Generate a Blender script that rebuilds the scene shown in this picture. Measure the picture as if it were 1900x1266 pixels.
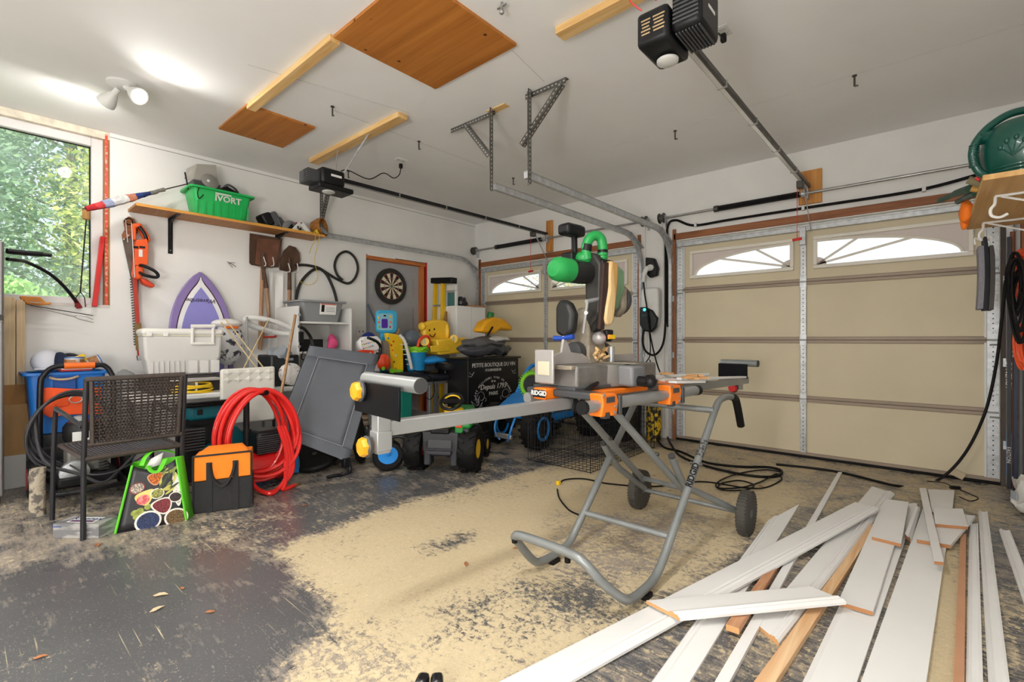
import bpy, bmesh, math, random
from mathutils import Vector, Matrix, noise as mnoise
random.seed(7)
scene = bpy.context.scene
COL = scene.collection
for _o in list(bpy.data.objects): bpy.data.objects.remove(_o)

# ------------------------------------------------------------------ camera, sky, lights, exposure
TH = math.atan2(777, 886); SN, CS = math.sin(TH), math.cos(TH)
CAM = (5.09, -4.98, 1.07)
cam_d = bpy.data.cameras.new('camera'); cam = bpy.data.objects.new('camera', cam_d); COL.objects.link(cam)
cam.location = CAM; cam.rotation_euler = (math.pi/2, 0, TH)
cam_d.sensor_width = 36; cam_d.lens = 36*886/1900; cam_d.shift_y = -3.5/1900; cam_d.clip_start = .02
scene.camera = cam
vs = scene.view_settings
scene.display_settings.display_device = 'sRGB'
vs.view_transform = 'Standard'; vs.look = 'None'; vs.gamma = 1.0; vs.use_curve_mapping = False
vs.exposure = 0.27
world = bpy.data.worlds.new('sky'); scene.world = world; world.use_nodes = True
_bg = world.node_tree.nodes['Background']
_bg.inputs['Color'].default_value = (.80, .90, 1.0, 1); _bg.inputs['Strength'].default_value = 1.1
_sd = bpy.data.lights.new('sun', 'SUN'); _sd.energy = 9.0; _sd.angle = math.radians(1.5); _sd.color = (1, .96, .88)
sun = bpy.data.objects.new('sun', _sd); COL.objects.link(sun); sun.location = (12, -14, 14); sun.rotation_euler = Vector((-.55, .35, -.76)).to_track_quat('-Z', 'Y').to_euler()
LAMP_POWER = 18.0
FILL_TUBE_POWER = 40.0
FILL_LAMP_POWER = 180.0

# ------------------------------------------------------------------ pixel (1900x1266 photo) -> point of the place on a known plane
def U(px, py, x=None, y=None, z=None, d=None):
    a = (px-950.)/886.; b = (629.5-py)/886.
    r = (-SN+a*CS, CS+a*SN, b)
    if x is not None: t = (x-CAM[0])/r[0]
    elif y is not None: t = (y-CAM[1])/r[1]
    elif z is not None: t = (z-CAM[2])/r[2]
    else: t = d
    return Vector((CAM[0]+t*r[0], CAM[1]+t*r[1], CAM[2]+t*r[2]))

# ------------------------------------------------------------------ materials
def lin(c):
    c = c/255.
    return c/12.92 if c <= .04045 else ((c+.055)/1.055)**2.4
def rgb(h):
    if isinstance(h, str):
        h = h.lstrip('#'); h = tuple(int(h[i:i+2], 16) for i in (0, 2, 4))
    return (lin(h[0]), lin(h[1]), lin(h[2]), 1.0)
MATS = {}
def M(name, col, rough=.5, metal=0., var=.08, vs=6., bump=0., bs=60., stretch=None, col2=None, thr=None, spec=None, trans=0., emit=0., alpha=1., coat=0., coord='Object'):
    """procedural material: base colour varied by noise, optional second colour in noise-shaped patches, optional bump"""
    if name in MATS: return MATS[name]
    m = bpy.data.materials.new(name); m.use_nodes = True; nt = m.node_tree; n = nt.nodes; l = nt.links
    b = n['Principled BSDF']
    c = rgb(col)
    b.inputs['Roughness'].default_value = rough; b.inputs['Metallic'].default_value = metal
    if spec is not None: b.inputs['Specular IOR Level'].default_value = spec
    if trans: b.inputs['Transmission Weight'].default_value = trans
    if coat: b.inputs['Coat Weight'].default_value = coat
    if alpha < 1: b.inputs['Alpha'].default_value = alpha
    tc = n.new('ShaderNodeTexCoord'); mp = n.new('ShaderNodeMapping')
    l.new(tc.outputs[coord], mp.inputs[0])
    if stretch: mp.inputs['Scale'].default_value = stretch
    nz = n.new('ShaderNodeTexNoise'); nz.inputs['Scale'].default_value = vs; nz.inputs['Detail'].default_value = 5
    l.new(mp.outputs[0], nz.inputs['Vector'])
    rp = n.new('ShaderNodeValToRGB')
    e = rp.color_ramp.elements
    if col2 is None:
        e[0].position = .3; e[1].position = .7
        e[0].color = tuple(max(0, v*(1-var)) for v in c[:3])+(1,); e[1].color = tuple(min(1, v*(1+var)) for v in c[:3])+(1,)
    else:
        t = .5 if thr is None else thr
        e[0].position = t-.04; e[1].position = t+.04
        e[0].color = c; e[1].color = rgb(col2)
    l.new(nz.outputs['Fac'], rp.inputs[0]); l.new(rp.outputs[0], b.inputs['Base Color'])
    if emit:
        l.new(rp.outputs[0], b.inputs['Emission Color']); b.inputs['Emission Strength'].default_value = emit
    if bump:
        n2 = n.new('ShaderNodeTexNoise'); n2.inputs['Scale'].default_value = bs; n2.inputs['Detail'].default_value = 4
        l.new(mp.outputs[0], n2.inputs['Vector'])
        bp = n.new('ShaderNodeBump'); bp.inputs['Strength'].default_value = bump; bp.inputs['Distance'].default_value = .01
        l.new(n2.outputs['Fac'], bp.inputs['Height']); l.new(bp.outputs[0], b.inputs['Normal'])
    MATS[name] = m
    return m
def wood(name, c1, c2, axis='Y', rough=.55, scale=1.0, knots=0.):
    """wood grain running along one axis (object space)"""
    if name in MATS: return MATS[name]
    m = bpy.data.materials.new(name); m.use_nodes = True; nt = m.node_tree; n = nt.nodes; l = nt.links
    b = n['Principled BSDF']; b.inputs['Roughness'].default_value = rough
    tc = n.new('ShaderNodeTexCoord'); mp = n.new('ShaderNodeMapping'); l.new(tc.outputs['Object'], mp.inputs[0])
    s = {'X': (1.2, 22, 22), 'Y': (22, 1.2, 22), 'Z': (22, 22, 1.2)}[axis]
    mp.inputs['Scale'].default_value = tuple(v*scale for v in s)
    nz = n.new('ShaderNodeTexNoise'); nz.inputs['Scale'].default_value = 1.6; nz.inputs['Detail'].default_value = 6; nz.inputs['Distortion'].default_value = .8
    l.new(mp.outputs[0], nz.inputs['Vector'])
    rp = n.new('ShaderNodeValToRGB'); e = rp.color_ramp.elements
    e[0].position = .33; e[1].position = .68; e[0].color = rgb(c1); e[1].color = rgb(c2)
    l.new(nz.outputs['Fac'], rp.inputs[0])
    out = rp.outputs[0]
    if knots:
        vo = n.new('ShaderNodeTexVoronoi'); vo.inputs['Scale'].default_value = knots
        l.new(tc.outputs['Object'], vo.inputs['Vector'])
        kr = n.new('ShaderNodeValToRGB'); ke = kr.color_ramp.elements
        ke[0].position = .05; ke[1].position = .09; ke[0].color = (.16, .08, .04, 1); ke[1].color = (1, 1, 1, 1)
        l.new(vo.outputs['Distance'], kr.inputs[0])
        mx = n.new('ShaderNodeMix'); mx.data_type = 'RGBA'; mx.blend_type = 'MULTIPLY'; mx.inputs['Factor'].default_value = 1
        l.new(out, mx.inputs['A']); l.new(kr.outputs[0], mx.inputs['B']); out = mx.outputs['Result']
    l.new(out, b.inputs['Base Color'])
    bp = n.new('ShaderNodeBump'); bp.inputs['Strength'].default_value = .15; bp.inputs['Distance'].default_value = .004
    l.new(nz.outputs['Fac'], bp.inputs['Height']); l.new(bp.outputs[0], b.inputs['Normal'])
    MATS[name] = m
    return m

# ------------------------------------------------------------------ mesh builder
OFF = {}
V = Vector
def rotz(a): return Matrix.Rotation(math.radians(a), 3, 'Z')
def rot(ax, a): return Matrix.Rotation(math.radians(a), 3, ax)
def frame_from(d, up=(0, 0, 1)):
    d = V(d).normalized(); up = V(up)
    if abs(d.dot(up.normalized())) > .999: up = V((1, 0, 0))
    s = d.cross(up).normalized(); u = s.cross(d).normalized()
    return s, d, u
class MB:
    def __init__(self): self.v = []; self.f = []
    def add(self, vs, fs):
        k = len(self.v); self.v += [V(p) for p in vs]; self.f += [tuple(i+k for i in f) for f in fs]; return self
    def bx(self, x0, x1, y0, y1, z0, z1):
        return self.box(((x0+x1)/2, (y0+y1)/2, (z0+z1)/2), (abs(x1-x0), abs(y1-y0), abs(z1-z0)))
    def box(self, c, s, R=None, taper=1.0):
        c = V(c); hx, hy, hz = s[0]/2, s[1]/2, s[2]/2
        p = []
        for sz in (-1, 1):
            k = taper if sz > 0 else 1
            for sx, sy in ((-1, -1), (1, -1), (1, 1), (-1, 1)): p.append(V((sx*hx*k, sy*hy*k, sz*hz)))
        if R is not None: p = [R @ q for q in p]
        return self.add([c+q for q in p], [(3, 2, 1, 0), (4, 5, 6, 7), (0, 1, 5, 4), (1, 2, 6, 5), (2, 3, 7, 6), (3, 0, 4, 7)])
    def bar(self, p, q, w, h, up=(0, 0, 1)):
        p, q = V(p), V(q); s, d, u = frame_from(q-p, up)
        c = [s*a*w/2+u*b*h/2 for a, b in ((-1, -1), (1, -1), (1, 1), (-1, 1))]
        return self.add([p+k for k in c]+[q+k for k in c], [(0, 1, 2, 3), (7, 6, 5, 4), (4, 5, 1, 0), (5, 6, 2, 1), (6, 7, 3, 2), (7, 4, 0, 3)])
    def tube(self, pts, r, n=8, closed=False, flat=1.0):
        pts = [V(p) for p in pts]; m = len(pts)
        rr = r if isinstance(r, (list, tuple)) else [r]*m
        tang = []
        for i in range(m):
            if closed: t = pts[(i+1) % m]-pts[i-1]
            else: t = pts[min(i+1, m-1)]-pts[max(i-1, 0)]
            tang.append(t.normalized() if t.length > 1e-9 else V((0, 0, 1)))
        s, d, u = frame_from(tang[0]); rings = []
        for i in range(m):
            t = tang[i]; u = (u-t*u.dot(t))
            if u.length < 1e-6: s, d, u = frame_from(t)
            u.normalize(); s = t.cross(u)
            rings.append([pts[i]+(s*math.cos(2*math.pi*k/n)+u*math.sin(2*math.pi*k/n)*flat)*rr[i] for k in range(n)])
        vs = [p for ring in rings for p in ring]; fs = []
        for i in range(m if closed else m-1):
            j = (i+1) % m
            for k in range(n): fs.append((i*n+k, i*n+(k+1) % n, j*n+(k+1) % n, j*n+k))
        if not closed: fs += [tuple(range(n-1, -1, -1)), tuple((m-1)*n+k for k in range(n))]
        return self.add(vs, fs)
    def cyl(self, p, q, r, n=16, r2=None):
        return self.tube([p, q], [r, r if r2 is None else r2], n)
    def lathe(self, prof, c, axis=(0, 0, 1), n=24, sx=1., sy=1.):
        s, d, u = frame_from(axis, (0, 1, 0) if abs(V(axis).normalized().y) < .9 else (1, 0, 0)); c = V(c)
        vs = []; fs = []; m = len(prof)
        for r, h in prof:
            for k in range(n):
                a = 2*math.pi*k/n; vs.append(c+d*h+s*math.cos(a)*r*sx+u*math.sin(a)*r*sy)
        for i in range(m-1):
            for k in range(n): fs.append((i*n+k, i*n+(k+1) % n, (i+1)*n+(k+1) % n, (i+1)*n+k))
        fs += [tuple(range(n-1, -1, -1)), tuple((m-1)*n+k for k in range(n))]
        return self.add(vs, fs)
    def ell(self, c, r, n=14, m=9, R=None):
        c = V(c); vs = []; fs = []
        for i in range(m+1):
            t = math.pi*i/m
            for k in range(n):
                a = 2*math.pi*k/n
                p = V((r[0]*math.sin(t)*math.cos(a), r[1]*math.sin(t)*math.sin(a), r[2]*math.cos(t)))
                vs.append(c+(R @ p if R is not None else p))
        for i in range(m):
            for k in range(n): fs.append(((i+1)*n+k, (i+1)*n+(k+1) % n, i*n+(k+1) % n, i*n+k))
        return self.add(vs, fs)
    def prism(self, poly, vec):
        poly = [V(p) for p in poly]; vec = V(vec); n = len(poly)
        return self.add(poly+[p+vec for p in poly], [tuple(range(n-1, -1, -1)), tuple(range(n, 2*n))]+[(i, (i+1) % n, n+(i+1) % n, n+i) for i in range(n)])
    def loft(self, rings, caps=True, closed=True):
        m = len(rings); n = len(rings[0]); vs = [p for r in rings for p in r]; fs = []
        for i in range(m-1):
            for k in range(n if closed else n-1): fs.append((i*n+k, i*n+(k+1) % n, (i+1)*n+(k+1) % n, (i+1)*n+k))
        if caps and closed: fs += [tuple(range(n-1, -1, -1)), tuple((m-1)*n+k for k in range(n))]
        return self.add(vs, fs)
    def torus(self, c, R, r, axis=(0, 0, 1), n=32, k=8, sx=1., sy=1.):
        s, d, u = frame_from(axis, (0, 1, 0) if abs(V(axis).normalized().y) < .9 else (1, 0, 0)); c = V(c)
        return self.tube([c+s*math.cos(2*math.pi*i/n)*R*sx+u*math.sin(2*math.pi*i/n)*R*sy for i in range(n)], r, k, closed=True)
    def move(self, d):
        self.v = [p+V(d) for p in self.v]; return self
    def ob(self, name, mat, parent=None, smooth=40, bevel=0, label=None, cat=None, group=None, kind=None, sub=0, solid=0):
        off = V((0, 0, 0))
        if parent is not None: off = OFF[parent.name]
        else:
            xs = [p.x for p in self.v]; ys = [p.y for p in self.v]; zs = [p.z for p in self.v]
            if kind != 'structure': off = V(((min(xs)+max(xs))/2, (min(ys)+max(ys))/2, min(zs)))
        me = bpy.data.meshes.new(name)
        me.from_pydata([tuple(p-off) for p in self.v], [], self.f)
        b = bmesh.new(); b.from_mesh(me); bmesh.ops.recalc_face_normals(b, faces=b.faces); b.to_mesh(me); b.free()
        if smooth:
            for p in me.polygons: p.use_smooth = True
            me.set_sharp_from_angle(angle=math.radians(smooth))
        me.materials.append(mat)
        o = bpy.data.objects.new(name, me); COL.objects.link(o)
        if parent is not None: o.parent = parent
        else: o.location = off
        OFF[o.name] = off
        if solid:
            md = o.modifiers.new('thickness', 'SOLIDIFY'); md.thickness = solid; md.offset = 0
        if sub:
            md = o.modifiers.new('subdivision', 'SUBSURF'); md.levels = sub; md.render_levels = sub
        if bevel:
            md = o.modifiers.new('bevel', 'BEVEL'); md.width = bevel; md.segments = 2; md.limit_method = 'ANGLE'; md.angle_limit = .6
        tag(o, label, cat, group, kind)
        return o
def tag(o, label=None, cat=None, group=None, kind=None):
    if label: o['label'] = label
    if cat: o['category'] = cat
    if group: o['group'] = group
    if kind: o['kind'] = kind
    return o
def thing(name, label, cat, loc=(0, 0, 0), group=None, kind=None):
    o = bpy.data.objects.new(name, None); COL.objects.link(o); o.location = loc; o.empty_display_size = .1
    OFF[o.name] = V(loc)
    return tag(o, label, cat, group, kind)
def B(): return MB()
def text(name, s, size, p, xdir, ydir, mat, parent, extrude=.0006, align='CENTER', shear=0, space=1.0, bold=0):
    """flat printed lettering as a mesh lying on a surface"""
    cu = bpy.data.curves.new(name, 'FONT'); cu.body = s; cu.size = size; cu.extrude = extrude; cu.align_x = align; cu.align_y = 'CENTER'; cu.shear = shear; cu.space_character = space; cu.offset = bold; cu.resolution_u = 2
    t = bpy.data.objects.new(name, cu); COL.objects.link(t)
    me = bpy.data.meshes.new_from_object(t); bpy.data.objects.remove(t); bpy.data.curves.remove(cu)
    xd = V(xdir).normalized(); yd = V(ydir); yd = (yd-xd*yd.dot(xd)).normalized(); zd = xd.cross(yd)
    R = Matrix((xd, yd, zd)).transposed()
    off = OFF[parent.name]
    for v in me.vertices: v.co = R @ v.co + V(p) - off
    me.name = name; me.materials.clear(); me.materials.append(mat)
    o = bpy.data.objects.new(name, me); COL.objects.link(o); o.parent = parent; OFF[o.name] = off
    return o
def copy_tree(o, parent=None, d=(0, 0, 0)):
    c = o.copy(); COL.objects.link(c); c.parent = parent; OFF[c.name] = OFF[o.name]+V(d)
    if parent is None: c.location = V(o.location)+V(d)
    for ch in list(o.children): copy_tree(ch, c, d)
    return c
def arc(c, r, a0, a1, n, s=(1, 0, 0), u=(0, 0, 1)):
    c, s, u = V(c), V(s), V(u)
    return [c+s*math.cos(math.radians(a0+(a1-a0)*i/n))*r+u*math.sin(math.radians(a0+(a1-a0)*i/n))*r for i in range(n+1)]
def smoothpath(pts, k=6, closed=False):
    """Catmull-Rom through the given points"""
    pts = [V(p) for p in pts]; n = len(pts); out = []
    for i in range(n if closed else n-1):
        if closed: p0, p1, p2, p3 = pts[i-1], pts[i], pts[(i+1) % n], pts[(i+2) % n]
        else: p0, p1, p2, p3 = pts[max(i-1, 0)], pts[i], pts[i+1], pts[min(i+2, n-1)]
        for j in range(k):
            t = j/k
            out.append(.5*((2*p1)+(p2-p0)*t+(2*p0-5*p1+4*p2-p3)*t*t+(3*p1-p0-3*p2+p3)*t**3))
    if not closed: out.append(pts[-1])
    return out
def dent(mb, amp, sc, seed=0.):
    mb.v = [p+mnoise.noise_vector(p*sc+V((seed, seed*.7, seed*1.3)))*amp for p in mb.v]; return mb

# shared materials
WALLP = M('wall_paint', (237, 236, 233), .75, var=.035, vs=2.5, bump=.12, bs=14)
CEILP = M('ceiling_paint', (243, 242, 240), .8, var=.03, vs=1.6, bump=.08, bs=9)
GALV = M('galvanized_steel', (190, 193, 196), .36, .5, var=.18, vs=25, bump=.1, bs=120)
STEEL = M('bare_steel', (168, 168, 166), .3, .6, var=.12, vs=12)
DKSTEEL = M('dark_steel', (92, 90, 86), .45, .75, var=.2, vs=20)
BLKP = M('black_plastic', (20, 20, 22), .42, var=.2, vs=9, spec=.3)
BLKR = M('black_rubber', (18, 17, 17), .6, spec=.22, var=.25, vs=14, bump=.2, bs=60)
BLKM = M('black_metal', (24, 24, 27), .42, 0., spec=.35, var=.2, vs=10)
WHTP = M('white_plastic', (226, 226, 223), .4, var=.03, vs=5)
GRYP = M('grey_plastic', (150, 152, 154), .45, var=.06)
DGRYP = M('dark_grey_plastic', (66, 67, 69), .5, var=.1)
PINE = wood('pine_board', '#d8a765', '#eac88c', 'X', knots=2.2)
PINEZ = wood('pine_board_upright', '#e2c193', '#f3dcb4', 'Z', knots=2.6)
PINEY = wood('pine_board_along', '#d3a05e', '#e7bf80', 'Y', knots=2.0)
OLDW = wood('old_brown_wood', '#7b4a2a', '#a8683c', 'X')
OLDWZ = wood('old_brown_wood_upright', '#7b4a2a', '#a8683c', 'Z')
PLY = wood('plywood_face', '#b8742f', '#cf8f45', 'X', scale=.6, knots=5.5)
RED = M('red_plastic', (214, 38, 36), .4, var=.1)
YEL = M('yellow_plastic', (240, 196, 22), .4, var=.06)
ORG = M('orange_plastic', (240, 112, 28), .42, var=.06)
BLU = M('blue_plastic', (26, 128, 205), .4, var=.08)
TEAL = M('teal_plastic', (10, 98, 112), .38, var=.1)
GRN = M('green_plastic', (22, 168, 82), .42, var=.06)
LIME = M('lime_plastic', (130, 205, 40), .45, var=.06)
WHTPAINT = M('white_paint', (240, 239, 236), .42, var=.02, vs=4)
CARD = M('cardboard', (168, 120, 76), .75, var=.08, vs=8)
CONC = M('concrete_crust', (170, 164, 150), .9, var=.3, vs=18, bump=.8, bs=30)
# ================================================================== the room
RX, RY, RZ = 5.66, -8.6, 2.773
def sd_poly(p, poly):
    x, y = p; d = 1e9; ins = False; n = len(poly)
    for i in range(n):
        x1, y1 = poly[i]; x2, y2 = poly[i-1]
        ex, ey = x2-x1, y2-y1; wx, wy = x-x1, y-y1
        t = max(0, min(1, (wx*ex+wy*ey)/(ex*ex+ey*ey+1e-12)))
        d = min(d, (wx-ex*t)**2+(wy-ey*t)**2)
        if (y1 > y) != (y2 > y) and x < (x2-x1)*(y-y1)/(y2-y1+1e-12)+x1: ins = not ins
    d = math.sqrt(d); return -d if ins else d
def make_floor():
    st = .06; nx = int(RX/st)+1; ny = int(-RY/st)+1
    xs = [RX*i/nx for i in range(nx+1)]; ys = [RY*j/ny for j in range(ny+1)]
    vsl = [(x, y, 0) for y in ys for x in xs]; w = nx+1
    fs = [(j*w+i, j*w+i+1, (j+1)*w+i+1, (j+1)*w+i) for j in range(ny) for i in range(nx)]
    me = bpy.data.meshes.new('floor'); me.from_pydata(vsl, [], [tuple(reversed(f)) for f in fs])
    P = lambda *q: [tuple(U(a, b, z=0))[:2] for a, b in q]
    zones = [  # (outline on the floor, sawdust, worn, softness)
        (P((300, 860), (1000, 780), (1240, 800), (1000, 880), (720, 945), (500, 1030), (330, 1000), (60, 1010), (20, 900)), .40, .5, .25),
        (P((600, 890), (1000, 850), (1010, 872), (720, 948), (520, 1010), (420, 980)), .36, .25, .12),
        (P((500, 1030), (720, 942), (1000, 872), (1240, 828), (1440, 848), (1500, 930), (1330, 1050), (1150, 1160), (960, 1240), (880, 1500), (540, 1500), (530, 1266), (620, 1135)), .76, .75, .09),
        (P((560, 1035), (760, 960), (1010, 905), (1150, 960), (900, 1060), (740, 1120), (640, 1120)), .88, .8, .16),
        (P((760, 1010), (880, 985), (900, 1000), (800, 1035)), .55, .5, .08),
        (P((1000, 960), (1120, 930), (1330, 960), (1330, 1020), (1150, 1090), (1010, 1040)), .55, .95, .15),
        (P((900, 1090), (1130, 1060), (1180, 1120), (960, 1240), (820, 1180)), .58, .35, .12),
        (P((560, 1210), (700, 1190), (800, 1230), (760, 1300), (560, 1300)), .62, .9, .1),
        (P((1240, 815), (1500, 850), (1850, 903), (1850, 960), (1560, 960), (1420, 890), (1240, 860)), .55, .6, .15),
        (P((1400, 1000), (1850, 950), (1900, 1200), (1900, 1500), (1000, 1500)), .45, .4, .2),
        (P((1715, 1060), (1785, 980), (1790, 1400), (1700, 1400)), .9, .7, .05),
        (P((-300, 1010), (300, 1010), (495, 1035), (612, 1135), (500, 1266), (400, 1700), (-600, 1500)), .22, .12, .08),
        (P((-100, 960), (230, 990), (330, 1010), (0, 1060), (-200, 1060)), .42, .6, .15),
    ]
    D = []; W = []
    for (x, y, z) in vsl:
        d, wn = .4, .4
        for poly, dv, wv, soft in zones:
            s = sd_poly((x, y), poly)
            t = max(0, min(1, .5-s/(soft*2))); t = t*t*(3-2*t)
            d = d*(1-t)+dv*t; wn = wn*(1-t)+wv*t
        D.append(d); W.append(wn)
    a = me.attributes.new('sawdust', 'FLOAT', 'POINT'); a.data.foreach_set('value', D)
    a = me.attributes.new('worn', 'FLOAT', 'POINT'); a.data.foreach_set('value', W)
    m = bpy.data.materials.new('painted_concrete_with_sawdust'); m.use_nodes = True; nt = m.node_tree; n = nt.nodes; l = nt.links
    b = n['Principled BSDF']
    tc = n.new('ShaderNodeTexCoord')
    def nz(sc, det=5, mp=None, rough=.6, dist=0):
        k = n.new('ShaderNodeTexNoise'); k.inputs['Scale'].default_value = sc; k.inputs['Detail'].default_value = det; k.inputs['Roughness'].default_value = rough; k.inputs['Distortion'].default_value = dist
        l.new((mp or tc).outputs[0 if mp else 'Object'], k.inputs['Vector']); return k.outputs['Fac']
    def math_(op, a, bb, clamp=False):
        k = n.new('ShaderNodeMath'); k.operation = op; k.use_clamp = clamp
        for i, q in enumerate((a, bb)):
            if isinstance(q, (int, float)): k.inputs[i].default_value = q
            else: l.new(q, k.inputs[i])
        return k.outputs[0]
    def mix(f, a, bb):
        k = n.new('ShaderNodeMix'); k.data_type = 'RGBA'
        if isinstance(f, (int, float)): k.inputs['Factor'].default_value = f
        else: l.new(f, k.inputs['Factor'])
        for nm, q in (('A', a), ('B', bb)):
            if isinstance(q, tuple): k.inputs[nm].default_value = q
            else: l.new(q, k.inputs[nm])
        return k.outputs['Result']
    def attr(nm):
        k = n.new('ShaderNodeAttribute'); k.attribute_name = nm; return k.outputs['Fac']
    mps = n.new('ShaderNodeMapping'); l.new(tc.outputs['Object'], mps.inputs[0]); mps.inputs['Rotation'].default_value = (0, 0, math.radians(58)); mps.inputs['Scale'].default_value = (1, 5.5, 1)
    fine = nz(38, 8, None, .8, .5); mid = nz(5.5, 7, None, .66, .3); big = nz(1.6, 4)
    streak = nz(9, 7, mps, .75)
    # worn bare concrete against grey floor paint
    wfac = math_('ADD', attr('worn'), math_('MULTIPLY', math_('SUBTRACT', math_('ADD', math_('MULTIPLY', mid, .5), math_('MULTIPLY', streak, .5)), .5), 3.4))
    wfac = math_('MULTIPLY_ADD', math_('SUBTRACT', wfac, .5), 2.6, True); n[-1].inputs[2].default_value = .5
    paint = mix(big, rgb((76, 77, 80)), rgb((100, 100, 102)))
    bare = mix(mid, rgb((132, 122, 114)), rgb((176, 164, 150)))
    base = mix(wfac, paint, bare)
    # loose sawdust
    dn = math_('ADD', math_('MULTIPLY', fine, .68), math_('ADD', math_('MULTIPLY', mid, .24), math_('MULTIPLY', streak, .18)))
    sfac = math_('ADD', math_('ADD', attr('sawdust'), math_('MULTIPLY', math_('SUBTRACT', big, .5), .55)), math_('MULTIPLY', math_('SUBTRACT', dn, .55), 3.0))
    sfac = math_('MULTIPLY_ADD', math_('SUBTRACT', sfac, .56), 6.5, True); n[-1].inputs[2].default_value = .5
    sfac = math_('MULTIPLY', sfac, .93)
    dust = mix(fine, rgb((182, 164, 130)), rgb((226, 208, 170)))
    colr = mix(sfac, base, dust)
    # loose pale flecks and thin scratches over everything
    fl1 = nz(150, 3, None, .7, .6); fl2 = nz(70, 4, None, .7, .8)
    flk = math_('MULTIPLY', math_('SUBTRACT', math_('ADD', fl1, math_('MULTIPLY', attr('sawdust'), .10)), .645), 11.0, True)
    flk2 = math_('MULTIPLY', math_('SUBTRACT', math_('ADD', fl2, math_('MULTIPLY', attr('sawdust'), .12)), .69), 12.0, True)
    scr = []
    for ang, th in ((35, .70), (112, .715), (68, .72)):
        mq = n.new('ShaderNodeMapping'); l.new(tc.outputs['Object'], mq.inputs[0]); mq.inputs['Rotation'].default_value = (0, 0, math.radians(ang)); mq.inputs['Scale'].default_value = (1.2, 55, 1)
        scr.append(math_('MULTIPLY', math_('SUBTRACT', nz(1.6, 2, mq, .5), th), 14.0, True))
    extra = math_('MAXIMUM', math_('MAXIMUM', flk, flk2), math_('MAXIMUM', scr[0], math_('MAXIMUM', scr[1], scr[2])))
    colr = mix(math_('MULTIPLY', extra, .8), colr, rgb((222, 206, 170)))
    dk = math_('MULTIPLY', math_('SUBTRACT', nz(26, 5, None, .7, .5), .64), 9.0, True)   # dark specks showing through the sawdust
    colr = mix(math_('MULTIPLY', dk, .7), colr, rgb((112, 102, 92)))
    l.new(colr, b.inputs['Base Color'])
    rg = math_('MULTIPLY_ADD', sfac, .45); n[-1].inputs[2].default_value = .27
    rg2 = math_('ADD', rg, math_('MULTIPLY', wfac, .16), True)
    l.new(rg2, b.inputs['Roughness'])
    bp = n.new('ShaderNodeBump'); bp.inputs['Strength'].default_value = .35; bp.inputs['Distance'].default_value = .006
    l.new(math_('ADD', math_('MULTIPLY', sfac, .6), math_('MULTIPLY', mid, .5)), bp.inputs['Height']); l.new(bp.outputs[0], b.inputs['Normal'])
    me.materials.append(m)
    o = bpy.data.objects.new('floor', me); COL.objects.link(o); OFF[o.name] = V((0, 0, 0))
    return tag(o, 'worn grey painted concrete floor dusted with sawdust', None, None, 'structure')
make_floor()

WY0, WY1, WZ0 = -5.5, -4.205, 1.33      # window opening in the left wall
DY0, DY1, DZ1 = -1.83, -.915, 2.092     # house door opening
b = B()
b.bx(-.16, 0, RY, WY0, 0, RZ).bx(-.16, 0, WY0, WY1, 0, WZ0).bx(-.16, 0, WY1, DY0, 0, RZ).bx(-.16, 0, DY0, DY1, DZ1, RZ).bx(-.16, 0, DY1, .16, 0, RZ)
b.ob('wall_left', WALLP, None, kind='structure', label='white painted wall with the window, shelf and house door')
LD = (.115, 2.615); RD = (3.05, 5.475)   # garage door openings
DH = 2.115
b = B()
b.bx(0, LD[0], 0, .16, 0, RZ).bx(LD[0], LD[1], 0, .16, DH, RZ).bx(LD[1], RD[0], 0, .16, 0, RZ).bx(RD[0], RD[1], 0, .16, DH, RZ).bx(RD[1], RX, 0, .16, 0, RZ)
b.ob('wall_back', WALLP, None, kind='structure', label='white wall around the two garage doors')
B().bx(RX, RX+.16, RY, .16, 0, RZ).ob('wall_right', WALLP, None, kind='structure', label='white side wall behind the hanging cords')
B().bx(-.16, RX+.16, RY-.16, RY, 0, RZ).ob('wall_front', WALLP, None, kind='structure', label='white wall behind the camera')
B().bx(-.16, RX+.16, RY-.16, .16, RZ, RZ+.12).ob('ceiling', CEILP, None, kind='structure', label='white drywall ceiling with screw heads and seams')
# taped seams and a drywall gap, as the ceiling and wall show them
SEAM = M('seam_filler', (204, 202, 198), .8)
b = B()
for p, q in (((460, 120), (760, 210)), ((620, 205), (900, 310)), ((950, 93), (1010, 152))):
    a, c = U(*p, z=RZ-.001), U(*q, z=RZ-.001); b.bar(a, c, .0035, .001)
b.bx(3.0, 5.6, -1.2215, -1.2185, RZ-.001, RZ)
b.ob('trim_1', SEAM, None, kind='structure', label='hairline taped seams across the white ceiling')
b = B(); b.bx(0, .002, WY1, 0, RZ-.037, RZ-.033)
b.ob('trim_2', M('gap_shadow', (120, 116, 110), .9), None, kind='structure', label='thin gap line under the ceiling along the window wall')

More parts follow.
